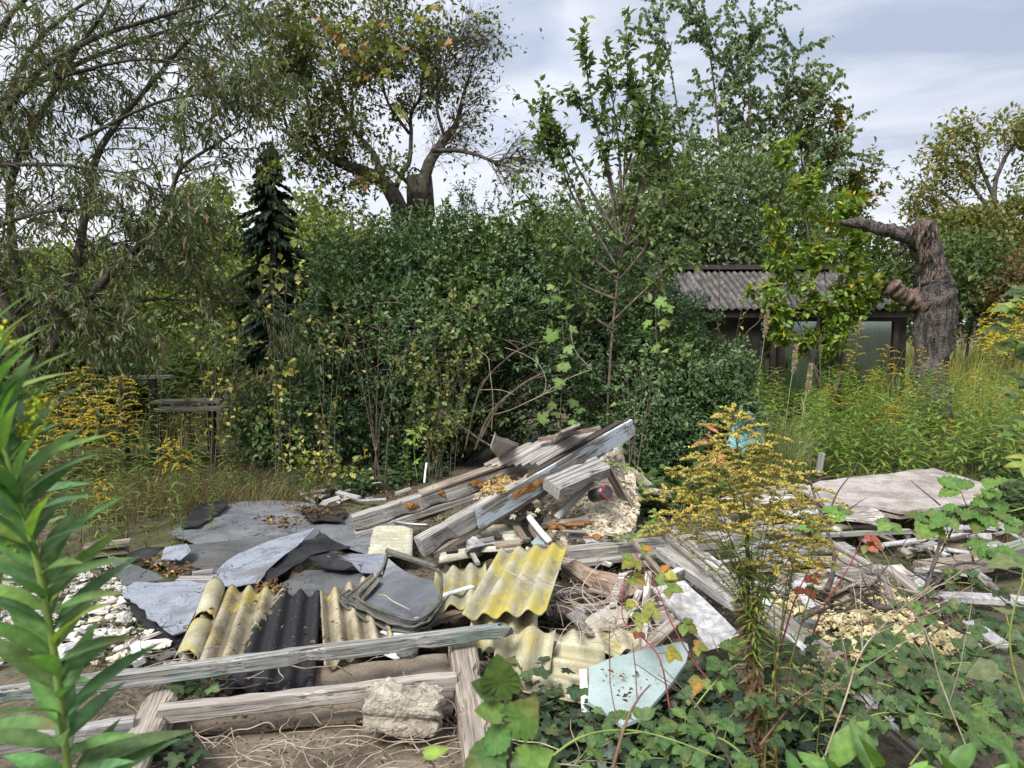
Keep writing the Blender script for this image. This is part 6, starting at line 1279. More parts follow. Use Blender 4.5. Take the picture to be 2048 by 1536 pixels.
litter('ivy_ground', 'low leafy ground cover behind the large flat board', [[(1480, 930), (1600, 900), (2060, 920), (2060, 985), (1900, 940), (1640, 955), (1500, 975)], [(1270, 930), (1480, 890), (1510, 1000), (1290, 1040)], [(1270, 950), (1500, 930), (1500, 1010), (1290, 1045)], [(1960, 990), (2080, 960), (2080, 1060), (1990, 1040)]], 8000, .06, [((.06, .10, .035), 4), ((.09, .14, .045), 3), ((.04, .07, .03), 2)], .13, None, T_IVY, M_LEAF, .5, 'stuff', 'ivy')
litter('ivy_ground', 'dark green ivy carpet around the pale blue panel', [[(1010, 1440), (1100, 1405), (1160, 1425), (1225, 1470), (1300, 1465), (1390, 1400), (1480, 1400), (1500, 1600), (1000, 1620)], [(1380, 1330), (1500, 1380), (1700, 1450), (1700, 1620), (1380, 1600)], [(1280, 1470), (1350, 1420), (1390, 1430), (1300, 1560)]], 4200, .045, IVYP, .05, None, T_IVY, M_GLOSS, .45, 'stuff', 'ivy')
litter('ivy_sprig', 'ivy sprig with dark leaves growing between the two front rails', [[(345, 1345), (440, 1325), (470, 1350), (400, 1395), (350, 1400)]], 46, .055, IVYP, .02, .33, T_IVY, M_GLOSS, .5, None, 'ivy')
litter('ivy_sprig', 'ivy sprig at the bottom edge beside the left post', [[(320, 1480), (385, 1465), (400, 1536), (330, 1560)]], 34, .055, IVYP, .02, .28, T_IVY, M_GLOSS, .5, None, 'ivy')
litter('ivy_sprig', 'ivy leaves in the dark hole between the right post and the buckled sheet', [[(935, 1290), (1000, 1300), (1090, 1330), (1100, 1390), (1000, 1400), (950, 1340)]], 46, .06, IVYP, .03, .22, T_IVY, M_GLOSS, .6, None, 'ivy')
litter('ivy_sprig', 'dark ivy leaves in the shaded hollow under the grooved beam', [[(1080, 1215), (1180, 1200), (1160, 1260), (1090, 1260)], [(1170, 1290), (1220, 1280), (1215, 1320), (1180, 1325)]], 40, .055, IVYP, .03, .18, T_IVY, M_GLOSS, .6, None, 'ivy')

# ------------------------------------------------------------------ weathered bench behind the goldenrod at the left
def build_bench():
    Y = 9.0; t = thing('garden_bench', 'old grey wooden bench with dark posts half hidden by goldenrod', 'bench', Q(300, 900, Y))
    board('backrest', None, None, Q(235, 752, Y), Q(345, 750, Y), .10, .04, M_WOOD, 0, t); board('seat', None, None, Q(312, 800, Y), Q(450, 798, Y), .30, .04, M_WOOD, 0, t); board('seat', None, None, Q(318, 815, Y - .3), Q(450, 813, Y - .3), .25, .04, M_WOOD, 0, t)
    for x in (252, 312, 430): a = Q(x, 756 if x < 400 else 806, Y); board('post', None, None, a, Vector((a.x, a.y, 0)), .09, .09, M_WOODD, 0, t)
    for x in (318, 430): a = Q(x, 822, Y - .3); board('post', None, None, a, Vector((a.x, a.y, 0)), .07, .07, M_WOODD, 0, t)
build_bench()
# ------------------------------------------------------------------ goldenrods
def top_at(x, y, Y): p = Q(x, y, Y); b = onground(p.x, Y); return b, p.z - b.z
GYEL = GR + [((.30, .27, .06), .8)]
for i, (x, y, Y, pl, nb) in enumerate([(165, 738, 6.0, .24, 22), (222, 752, 5.8, .22, 20), (118, 772, 5.9, .24, 18), (205, 800, 5.5, .22, 18), (92, 800, 6.2, .22, 16), (150, 830, 5.6, .22, 18), (60, 860, 5.8, .2, 14), (240, 835, 5.9, .16, 12), (20, 840, 5.4, .2, 14)]):
    b, H = top_at(x, y, Y); goldenrod('goldenrod', 'flowering yellow goldenrod stalk in the left clump below the willow', 'goldenrod', b, H, (rng.uniform(-.1, .1), 0), 36, .12, True, GYEL, YEL, pl, 100 + i, 'flowering goldenrods at the left', .013, nb)
for x, y, Y, H2, lab, sd in ((335, 880, 5.4, 0, 'goldenrod with a bright drooping yellow spray near the felt', 120), (195, 962, 5.3, 0, 'short goldenrod with a small yellow spray at the left', 121), (440, 690, 8.5, 0, 'tall goldenrod with a small yellow tip under the willow branch', 122)):
    b, H = top_at(x, y, Y); goldenrod('goldenrod', lab, 'goldenrod', b, H, (.03, 0), 30, .10, True, GYEL, YEL, .19 if sd < 121 else .12, sd, None, .012, 18 if sd < 121 else 9, droop=.9)
gl = []
for i in range(6):
    b = onground(-2.2 + .2 * i, 6.3); gl.append(goldenrod('goldenrod_stalk', 'leafy green goldenrod stalk without flowers among the grass at the left', 'goldenrod', b, (1.0, .85, 1.2, .7, .95, .55)[i], (rng.uniform(-.08, .08), rng.uniform(-.05, .05)), 44, .13, None, GYEL if i % 2 else GR, seed=140 + i, group='leafy stalks at the left', dead=.35))
for i, (x, y, Y) in enumerate([(285, 775, 6.5), (345, 830, 6.1), (390, 770, 6.8), (110, 905, 5.4), (285, 985, 4.9), (420, 1000, 5.6), (425, 930, 6.0), (230, 880, 5.7), (60, 900, 5.2), (30, 720, 7.2), (85, 700, 7.6), (130, 690, 7.9), (175, 700, 8.2), (215, 690, 8.6), (260, 710, 8.8), (370, 690, 8.6), (300, 720, 9), (330, 690, 9.5), (0, 790, 6.5), (480, 900, 7.2), (160, 950, 5.1), (120, 1000, 4.8), (60, 1010, 4.7), (210, 1010, 4.8), (25, 960, 4.9), (250, 940, 5.3), (310, 930, 5.6), (180, 880, 5.9), (140, 860, 6.3), (275, 850, 6.6), (310, 800, 7.1), (70, 830, 6.6), (20, 760, 7.0), (110, 760, 7.4), (400, 840, 6.9), (370, 900, 6.2), (240, 790, 7.3), (190, 760, 7.7), (450, 800, 8.0), (380, 720, 8.8), (0, 880, 5.6), (-20, 930, 5.2), (365, 1010, 5.3), (450, 860, 7.4)]):
    b, H = top_at(x, y, Y); k = gl[i % 6]
    h0 = (1.0, .85, 1.2, .7, .95, .55)[i % 6]
    if i < 6: k.location = b; k.scale = (H / h0,) * 3
    else: dup(k, b, rng.uniform(0, 6.28), H / h0)
for i in range(46):
    dup(gl[i % 6], onground(rng.uniform(-4.6, -.7), rng.uniform(6.35, 7.7)), rng.uniform(0, 6.28), rng.uniform(.3, .6), (rng.gauss(0, .1), rng.gauss(0, .1)))
gr_ = []; HS = (1.05, .95, 1.12, .9, 1.0, .8, 1.1, 1.0)
RL = 'tall leafy goldenrod stalk in the green thicket before the shed and dead trunk'
for i in range(8):
    b = onground(2.6 + .3 * i, 8.0); gr_.append(goldenrod('goldenrod_stalk', RL, 'goldenrod', b, HS[i], (rng.uniform(-.12, .12), rng.uniform(-.08, .08)), 60, .15, None, [((.145, .235, .045), 5), ((.19, .27, .06), 3), ((.24, .26, .07), 1)], seed=160 + i, group='leafy stalks in front of the shed', dead=.2, tm=T_hi(.22, .15, .4, ((.2, .8), (.45, 1.0), (.75, .6)))))
k = 0
for i in range(230):
    y = rng.uniform(7.2, 12.3); x = rng.uniform(1.5, 7.6) * y / 9.5
    if y < 7.9 and x < 2.0: continue
    if math.hypot(x - 6.3, y - 11.4) < .5: continue
    j = k % 8; s = (1.76 - .076 * y) * rng.uniform(.72, 1.15) * (1 if y > 8 else .8)
    if k < 8: gr_[j].location = onground(x, y); gr_[j].scale = (s,) * 3
    else: dup(gr_[j], onground(x, y), rng.uniform(0, 6.28), s, (rng.gauss(0, .07), rng.gauss(0, .07)))
    k += 1
fy = []
for i, (x, y, Y, pl) in enumerate([(1705, 640, 9.5, .16), (1765, 690, 9.2, .22), (1730, 745, 9.0, .2), (1790, 800, 8.6, .15), (1855, 690, 10.4, .12), (1690, 700, 10, .12), (1785, 810, 8.2, .16), (1460, 740, 9, .1), (1660, 770, 8.8, .16), (1830, 760, 9.4, .16), (1900, 720, 10, .2), (1930, 790, 9, .18), (1960, 740, 9.6, .2), (2010, 770, 9.2, .2), (1890, 840, 8.2, .14)]):
    b, H = top_at(x, y, Y); fy.append(goldenrod('goldenrod', 'goldenrod with a loose yellow spray rising from the thicket before the shed window', 'goldenrod', b, H, (rng.uniform(-.1, .1), 0), 44, .12, True, GR, YEL, pl, 180 + i, 'flowering stalks before the shed', .014, 13))
ff = []
for i in range(5):
    ff.append(goldenrod('goldenrod', 'yellow goldenrod in the wild field right of the dead trunk', 'goldenrod', onground(8 + i * .5, 13), 1.6 + .1 * i, (rng.uniform(-.1, .1), 0), 40, .15, True, [((.21, .27, .06), 4), ((.28, .29, .08), 2)], [((.55, .46, .05), 4), ((.44, .40, .08), 3)], .3, 200 + i, 'goldenrods in the wild field', .028, 14, den=34))
k = 0
for i in range(120):
    y = rng.uniform(11.5, 19); x = rng.uniform(.62, .80) * y + (.0 if i % 2 else .3)
    if x < 7.2 and y < 17: continue
    s = rng.uniform(.8, 1.1)
    if k < 5: ff[k].location = onground(x, y)
    else: dup(ff[k % 5], onground(x, y), rng.uniform(0, 6.28), s, (rng.gauss(0, .06), rng.gauss(0, .06)))
    k += 1
def reed(x, y, Y, lab):
    b, H = top_at(x, y, Y); t = thing('reed_grass', lab, 'grass', b); top = b + Vector((.12, 0, H)); pts = smooth_path([b, b.lerp(top, .5) + Vector((-.03, 0, 0)), top], 6); w = MB(); w.tube(pts, .0025, 4); w.build('stem', M_PALETWIG, t)
    fp, fd, fn = [], [], []
    for _ in range(220): f = rng.random(); p = top - Vector((.03 * f, 0, .32 * f)); a = rng.uniform(0, 6.28); d = Vector((math.cos(a) * .5, math.sin(a) * .5, 1 - .9 * rng.random())); fp.append(p + d * .02 * math.sin(f * 3)); fd.append(d.normalized()); fn.append(Vector((rng.gauss(0, 1), rng.gauss(0, 1), .3)))
    leaves('seed_head', fp, fd, fn, .035, T_lo(.25), [((.50, .42, .32), 3), ((.38, .31, .22), 2)], M_DRY, t)
    gp, gd, gn = [], [], []
    for _ in range(9): a = rng.uniform(0, 6.28); f = rng.uniform(.05, .6); gp.append(b.lerp(top, f)); gd.append(Vector((math.cos(a), math.sin(a), 1.2)).normalized()); gn.append(Vector((0, 0, 1)))
    leaves('leaves', gp, gd, gn, .5, T_hi(.03, .1, .6), [((.16, .19, .06), 2), ((.3, .26, .12), 1)], M_LEAF, t)
for x, y, Y, lab in ((1572, 690, 8.3, 'pale feathery reed grass head, largest in front of the shed wall'), (1515, 622, 8.8, 'narrow upright reed grass head in front of the shed wall'), (1600, 730, 8.1, 'small reed grass head leaning right before the shed'), (310, 680, 8.5, 'feathery dry reed grass head below the willow')): reed(x, y, Y, lab)
grass_stuff('grass_tuft', 'fountain of long thin green grass left of the large flat board', 'grass', [onground(2.55 + rng.gauss(0, .1), 7.1 + rng.gauss(0, .1)) for _ in range(420)], .8, [((.13, .17, .07), 3), ((.22, .22, .1), 2)], .005, 9, .5, M_LEAF, 5)
sheet('tarp_corner', 'teal plastic corner standing up behind the brown goldenrod', 'sheet', [Q(1452, 890, 7.6), Q(1478, 818, 7.8), Q(1498, 822, 7.9), Q(1528, 862, 7.9), Q(1530, 890, 7.6), Q(1490, 905, 7.5)], .015, M_TEAL, world=True, rag=.005, res=.05)
board('stake', 'short grey wooden stake behind the large flat board', 'stake', Q(1638, 905, 7.2), Q(1632, 950, 7.2), .05, .05, M_WOOD)
board('peeled_stick', 'white peeled stick standing in the ivy by the left timber', 'stick', Q(853, 925, 7.2), Q(848, 965, 7.1), .02, .02, M_PVC)

# ------------------------------------------------------------------ shrubs and saplings in front of the hedge
PALEG = [((.20, .23, .08), 3), ((.13, .17, .06), 3), ((.32, .28, .09), 1)]; YLEAF = [((.33, .34, .10), 3), ((.22, .26, .08), 2), ((.45, .38, .10), 1), ((.15, .19, .06), 1)]
def shrub(name, label, Y, stems, L, pal, seed, per=6, tw=.3, ns=7, r0=.008, spread=.6, tmpl=None, ang=.5, prob=1, wm=None, kids=2):
    s = Plant(seed)
    for pts in stems:
        pts = [(pts[0][0], pts[0][1])] + list(pts[1:]); w3 = px3(Y, pts); w3[0].z = gh(w3[0].x, w3[0].y) - .02; q, rd = s.limb(w3, r0, .002, 4, 5); s.side(q, rd, ns, tw, ang, .2, 1, 0, .35, 0, .25, kids)
    s.leafy(per, spread, .15, .1, prob, .008); b = px3(Y, [stems[0][0][:2]])[0]; b.z = 0
    return s.finish(name, label, 'shrub', b, L, tmpl or T_lo(.75, .12, .5), pal, M_LEAF, wm or M_TWIG, None, 'stems', 'leaves')
def fan(x0, y0, x1, x2, y1, n, sd): r = random.Random(sd); return [[(x0 + r.uniform(-25, 25), y0), (x0 + (x1 + (x2 - x1) * i / (n - 1) - x0) * .45 + r.uniform(-8, 8), (y0 + y1) / 2 + r.uniform(-15, 15)), (x1 + (x2 - x1) * i / (n - 1), y1 + r.uniform(0, 70))] for i in range(n)]
shrub('pale_leaved_shrub', 'bushy shrub of many thin upright stems with pale small leaves before the hedge', 7.4, fan(880, 950, 800, 960, 700, 11, 1), .045, PALEG, 301, 9, .3, 8, .004)
shrub('bare_sapling', 'nearly bare sapling with thin upright twigs left of the pale leaved shrub', 7.5, fan(745, 960, 690, 830, 640, 5, 2), .055, YLEAF, 302, 1, .4, 6, .006, .7, None, .45, .5)
shrub('yellow_leaved_sapling', 'tall thin sapling with yellowish leaves at the left end of the hedge', 7.6, fan(565, 960, 520, 600, 520, 4, 3), .06, YLEAF, 303, 5, .32, 9, .005, .7)
shrub('yellow_leaved_sapling', 'sapling with round yellow leaves below the willow branch', 7.4, fan(440, 930, 385, 480, 640, 5, 4), .055, YLEAF, 304, 5, .28, 7, .005, .7)
shrub('yellow_leaved_sapling', 'low bush with yellow leaves at the front of the hedge, above the felt', 7.0, fan(650, 1000, 560, 730, 880, 10, 5), .05, YLEAF, 305, 6, .22, 5, .004, .7)
shrub('yellow_leaved_sapling', 'slim sapling with yellow leaves before the left part of the hedge', 7.7, fan(655, 950, 600, 700, 590, 4, 6), .05, YLEAF, 306, 5, .3, 6, .004, .7)
shrub('thin_sapling', 'thin twiggy sapling right of the leaning timbers', 7.3, fan(1270, 920, 1255, 1310, 740, 4, 7), .05, PALEG, 307, 2, .28, 5, .008, .7, None, .5, .6)
shrub('thin_sapling', 'thin brown sapling climbing in front of the shed roof', 9.5, [[(1440, 960), (1435, 700), (1440, 560), (1430, 500)], [(1470, 960), (1480, 700), (1520, 640), (1540, 600)], [(1460, 960), (1450, 720), (1425, 620), (1400, 560)], [(1450, 960), (1465, 720), (1490, 590)]], .06, YLEAF, 308, 2, .35, 6, .01, .7)
shrub('hazel_bush', 'dense leafy bush at the left end of the hedge, behind the saplings', 8.3, fan(520, 960, 470, 640, 790, 14, 9), .05, [((.07, .11, .04), 4), ((.10, .14, .05), 2), ((.25, .25, .08), .8)], 309, 9, .3, 10, .008, .8)
shrub('leafy_bush', 'dark leafy undergrowth bush behind the goldenrod at the left edge', 7.6, fan(40, 960, -80, 200, 740, 16, 10), .09, [((.075, .11, .035), 4), ((.11, .15, .04), 2)], 310, 8, .3, 9, .008, .7, T_hi(.2))
def leaf_vine(name, label, pts, L, tmpl, pal, Y, seed, stem, mat=None):
    t = thing(name, label, 'sapling' if name != 'bramble' else 'bramble', Q(pts[0][0], pts[0][1], Y)); r = random.Random(seed); p = [Q(x, y, Y + r.uniform(-.12, .12)) for x, y in pts]
    d = [Vector((r.gauss(0, .9), -.5 + r.gauss(0, .4), -.3 + r.gauss(0, .4))).normalized() for _ in p]; n = [Vector((r.gauss(0, .5), -.6 + r.gauss(0, .3), .9 + r.gauss(0, .3))) for _ in p]
    leaves('leaves', p, d, n, L * np.clip(nrs.normal(1, .15, len(p)), .7, 1.3), tmpl, pal, mat or M_LEAF, t); w = MB(); w.tube(smooth_path([Q(x, y, Y + .08) for x, y in stem], 4), .006, 5); w.build('stem', M_TWIG, t, True)
MAP = [((.14, .22, .055), 3), ((.10, .17, .045), 2), ((.20, .25, .07), 1)]
leaf_vine('maple_sapling', 'slender maple sapling with light green lobed leaves before the hedge', [(1105, 570), (1132, 568), (1122, 595), (1118, 632), (1138, 655), (1108, 682), (1134, 692), (1118, 728), (1140, 730), (1122, 758), (1112, 770), (1134, 796), (1108, 806), (1150, 800), (1092, 832), (1122, 826), (1142, 840), (1100, 600), (1130, 620), (1160, 815), (1080, 845), (1128, 710), (1115, 660)], .125, T_MAPLE, MAP, 7.9, 1, [(1120, 960), (1122, 800), (1128, 700), (1120, 600), (1118, 565)])
leaf_vine('maple_sapling', 'second maple sapling with light green leaves, right of the cherry trunk', [(1305, 556), (1325, 575), (1312, 600), (1330, 612), (1300, 640), (1322, 650), (1310, 690), (1328, 700), (1290, 665), (1335, 640)], .115, T_MAPLE, MAP, 8.0, 2, [(1330, 960), (1318, 760), (1312, 650), (1310, 550)])
w = MB()
for pts in ([(983, 862), (986, 800), (980, 745), (975, 715), (955, 700)], [(985, 830), (1020, 820), (1060, 802), (1085, 790), (1110, 780)], [(1086, 790), (1092, 765), (1082, 735), (1055, 712), (1010, 695)], [(1085, 790), (1130, 760), (1180, 740)], [(1180, 735), (1150, 700), (1140, 650)], [(960, 780), (1000, 780), (1030, 790)]): w.tube(smooth_path(px3(7.8, pts), 6), .0045, 5)
tag(w.build('bare_cane', M_VINE, None, True), 'pale arching bare canes before the dark centre of the hedge', 'cane')

# ------------------------------------------------------------------ plants close to the camera
T_LANCE = T_hi(.235, .13, .30, ((.08, .35), (.2, .78), (.38, 1.0), (.55, .92), (.72, .66), (.88, .3)))
def near_stalk(name, label, path, Y, leafspec, pal, L0, seed, r0=.0075, buds=(), tm=T_LANCE, mat=None):
    """path: photo points of the stem at distance Y; leafspec: (fraction along stem, photo angle in degrees, toward camera, relative length)"""
    r = random.Random(seed); pts = smooth_path([Q(x, y, Y + (d[0] if d else 0)) for x, y, *d in path], 6); b = Vector((pts[0].x, pts[0].y, gh(pts[0].x, pts[0].y))); pts = [b] + pts if pts[0].z > b.z + .1 else pts
    t = thing(name, label, 'goldenrod' if 'goldenrod' in name else 'plant', b); n = len(pts); w = MB(); w.tube(pts, [r0 * (1 - .55 * i / (n - 1)) for i in range(n)], 8); w.build('stem', M_STEMG, t, True)
    P_, D_, N_, L_ = [], [], [], []
    k0 = 1 if len(pts) > len(path) * 0 and pts[0] == b else 0
    for f, an, tc, l in leafspec:
        q = k0 + f * (n - 1 - k0); i = min(int(q), n - 2); p = pts[i].lerp(pts[i + 1], q - i); a = R(an)
        d = Vector((math.cos(a), -tc, math.sin(a))).normalized(); P_.append(p); D_.append(d); N_.append(Vector((-.5 * d.x, -.35 - .4 * d.y, .9)) + Vector((r.gauss(0, .2), 0, 0))); L_.append(L0 * l)
    leaves('leaves', P_, D_, N_, np.array(L_), tm, pal, mat or M_LEAF, t, .12)
    if buds:
        bp, bd, bn = [], [], []
        for x, y, rr, m in buds:
            for _ in range(m): o = Vector((r.gauss(0, 1), r.gauss(0, .6), r.gauss(0, 1))); bp.append(Q(x + r.gauss(0, rr), y + r.gauss(0, rr), Y) + o * .001); bd.append(o.normalized()); bn.append(Vector((r.gauss(0, 1), r.gauss(0, 1), 1)))
        leaves('flower_buds', bp, bd, bn, .008, T_FLOR, [((.34, .40, .04), 3), ((.45, .45, .05), 1)], M_DRY, t)
    return t
M_STEMG = plain('green_stem', (0.13, 0.19, 0.045), (0.20, 0.26, 0.07), 20, bmp=0.05, rand=False)
NEARG = [((.105, .20, .066), 4), ((.085, .17, .075), 3), ((.145, .24, .06), 2.5)]
def spec(n, lo, hi, seed, l0=1.0):
    """leaves spiral round the stem; angle and lean toward the camera follow from the turn"""
    r = random.Random(seed); o = []
    for k in range(n):
        f = lo + (hi - lo) * k / (n - 1); a = k * 2.399 + r.uniform(-.35, .35); e = R(30 + 32 * f + r.uniform(-14, 14)); x, y, z = math.cos(a) * math.cos(e), math.sin(a) * math.cos(e), math.sin(e)
        o.append((f, math.degrees(math.atan2(z, x)), y * .8 / max(.05, math.hypot(x, z)), l0 * r.uniform(.75, 1.15) * (1.05 - .3 * f)))
    return o
near_stalk('goldenrod_stalk', 'big blurred goldenrod stalk with long green leaves close up at the left edge', [(145, 1620), (130, 1490), (112, 1330), (90, 1200), (66, 1090), (40, 1000), (10, 900), (-12, 800), (-20, 720)], .88, spec(88, .02, .98, 1), NEARG, .120, 1, .0052, [(45, 860, 9, 26), (60, 830, 8, 22), (75, 805, 9, 26), (28, 690, 4, 6), (0, 672, 9, 26), (6, 950, 8, 14), (20, 1090, 7, 8)])
near_stalk('goldenrod_stalk', 'second blurred goldenrod stalk behind the big one, cut by the left edge', [(-60, 1700), (-40, 1500), (-15, 1300), (-5, 1130), (-20, 950), (-40, 800), (-50, 680)], 1.0, [(.2, 20, .2, 1), (.3, 40, .1, 1), (.42, 15, .3, .9), (.5, 50, .2, 1), (.6, 30, 0, 1), (.7, 55, .2, 1), (.8, 40, .1, 1), (.9, 60, .1, .9), (.35, 160, 0, 1), (.96, 62, 0, .8)], NEARG, .13, 2)
T_OV = T_hi(.50, .12, .22, ((.1, .5), (.28, .92), (.5, 1.0), (.72, .75), (.9, .32)))
def rosettes():
    r = random.Random(8); NG = [((.10, .19, .045), 4), ((.13, .22, .05), 3), ((.075, .15, .045), 2)]
    for i, (x, y, Y, n, L) in enumerate([(1665, 1520, 1.12, 9, .07), (1745, 1515, 1.08, 8, .075), (1815, 1560, 1.05, 9, .07), (1905, 1535, 1.12, 9, .068), (1985, 1560, 1.1, 9, .065), (1600, 1560, 1.12, 7, .06), (2050, 1545, 1.12, 8, .065)]):
        c = Q(x, y, Y); b = onground(c.x + r.uniform(-.05, .05), Y + .08); t = thing('leafy_shoot', ('leftmost but one', 'second', 'middle', 'third from the right', 'second from the right', 'leftmost', 'rightmost')[i] + ' of the glossy broad leaved shoot tips along the bottom right edge', 'plant', b)
        w = MB(); w.tube([b, b.lerp(c, .5) + Vector((.01, 0, 0)), c], [.006, .005, .003], 6); w.build('stem', M_STEMG, t, True); P_, D_, N_ = [], [], []
        for k in range(n): a = k * 2.399; e = r.uniform(.1, .75) if k < n - 2 else 1.5; P_.append(c - Vector((0, 0, .012 * (n - k)))); D_.append(Vector((math.cos(a), math.sin(a) * .8 - .1, e)).normalized()); N_.append(Vector((-.3 * math.cos(a), -.3, 1)))
        leaves('leaves', P_, D_, N_, L * np.clip(nrs.normal(1, .18, n), .7, 1.3), T_OV, NG, M_GLOSS, t, .1)
rosettes()
def serr_plant():
    t = thing('birch_seedling', 'blurred seedling with toothed round leaves at the bottom centre', 'seedling', Q(1022, 1800, 1.0)); w = MB(); Y = 1.0
    w.tube(smooth_path([Q(1024, 1800, Y), Q(1020, 1536, Y), Q(1018, 1450, Y), Q(1010, 1390, Y), Q(998, 1340, Y)], 4), .0035, 6); w.tube([Q(1018, 1440, Y), Q(985, 1410, Y)], .002, 5); w.build('stem', M_TWIG, t, True)
    S = [(1020, 1470, 62, -35, .9, .075), (1012, 1420, 170, .6, .7, .045), (1005, 1400, 95, .2, .9, .075), (1000, 1385, 150, .3, .7, .045), (1015, 1495, 200, .5, .8, .07), (1022, 1520, -10, .4, .9, .08), (1015, 1450, 230, .6, .8, .05), (1022, 1540, 190, .5, .8, .07), (1026, 1545, 40, .5, .8, .07)]
    P_, D_, N_, L_ = [], [], [], []
    for x, y, an, tc, _, l in S: a = R(an); P_.append(Q(x, y, Y)); D_.append(Vector((math.cos(a), -.35, math.sin(a))).normalized()); N_.append(Vector((0, -.9, .55))); L_.append(l)
    leaves('leaves', P_, D_, N_, np.array(L_), T_SERR, [((.09, .17, .045), 3), ((.12, .21, .05), 2)], M_LEAF, t, .12)
    t = thing('young_leaf_shoot', 'single blurred light green leaf on a thin stem at the bottom left of centre', 'seedling', Q(845, 1800, .95)); w = MB(); w.tube([Q(880, 1800, .95), Q(868, 1530, .95), Q(842, 1508, .95)], .002, 5); w.build('stem', M_TWIG, t)
    leaves('leaf', [Q(842, 1512, .95)], [Vector((.9, -.1, .35))], [Vector((0, -.7, .7))], .036, T_OV, [((.22, .36, .04), 1)], M_LEAF, t)
serr_plant()

# ------------------------------------------------------------------ the brown goldenrod in front
b_, H_ = top_at(1466, 822, 2.35)
b_ = onground(Q(1535, 1500, 2.35).x, 2.35)
BG = [((.16, .22, .05), 4), ((.20, .25, .06), 3), ((.11, .16, .045), 2), ((.28, .26, .06), 1)]
g_ = goldenrod('goldenrod', 'tall fading brownish yellow goldenrod standing alone in front of the rubble', 'goldenrod', b_, H_, (Q(1466, 822, 2.35).x - b_.x, 0), 150, .06, True, BG, OLDGOLD, .17, 400, None, .0085, 30, .05, .006, .55, 110, .55, None, .80)
r4 = random.Random(44); T4 = [Q(x, y, 2.35 + d) for x, y, d in ((1405, 905, .05), (1530, 890, -.05), (1590, 925, .08), (1350, 935, -.06), (1470, 900, .12), (1440, 930, -.14), (1555, 950, -.14), (1310, 985, .04), (1625, 975, -.02), (1390, 985, .14), (1500, 960, .16), (1600, 1010, .12), (1350, 1030, -.12), (1540, 1020, -.2), (1430, 1010, -.2), (1640, 1085, 0), (1575, 1100, -.12), (1320, 1060, .1), (1650, 1045, .1), (1470, 985, -.05), (1610, 1130, .06))]
for i, tp in enumerate(T4):
    st_ = Vector(b_).lerp(Vector((Q(1466, 822, 2.35).x, 2.35, 1.43)), r4.uniform(.36, .60)); q = goldenrod('side_stem', None, None, st_, tp.z - st_.z, (tp.x - st_.x, tp.y - st_.y), 34, .05, True, BG, OLDGOLD, r4.uniform(.12, .18), 410 + i, None, .008, 11, .1, .0026, .0, 95, .5, None, .74)
    q.parent = g_; q.location = Vector(q.location) - Vector(g_.location)
for i in range(5):
    st_ = Vector(b_) + Vector((r4.uniform(-.04, .04), r4.uniform(-.04, .04), 0)); q = goldenrod('side_stem', None, None, st_, r4.uniform(.75, .98), (r4.uniform(-.12, .12), r4.uniform(-.1, .1)), 60, .05, False, BG, OLDGOLD, .1, 450 + i, None, dead=.75, stemr=.005)
    q.parent = g_; q.location = Vector(q.location) - Vector(g_.location)
s_ = Plant(55)
for k in range(110):
    f = rng.uniform(.08, .55); p = Vector(b_).lerp(Vector((Q(1466, 822, 2.35).x, 2.35, 1.43)), f); s_.lp.append(p + Vector((rng.gauss(0, .012), rng.gauss(0, .012), 0))); s_.ld.append(Vector((rng.gauss(0, .6), rng.gauss(0, .6), -.7)).normalized()); s_.ln.append(Vector((rng.gauss(0, 1), rng.gauss(0, 1), .3)))
leaves('withered_leaves', s_.lp, s_.ld, s_.ln, .05, T_hi(.3, .3, .8), [((.11, .075, .05), 3), ((.20, .13, .08), 1)], M_DRY, g_)
b_, H_ = top_at(1640, 1305, 2.1); goldenrod('goldenrod', 'small withered goldenrod with grey seed heads in the brambles below the tall one', 'goldenrod', b_, H_, (.02, 0), 40, .05, True, BG, [((.26, .22, .12), 3), ((.36, .33, .2), 1)], .12, 430, None, .006, 16, .1, .003, .5, 70)

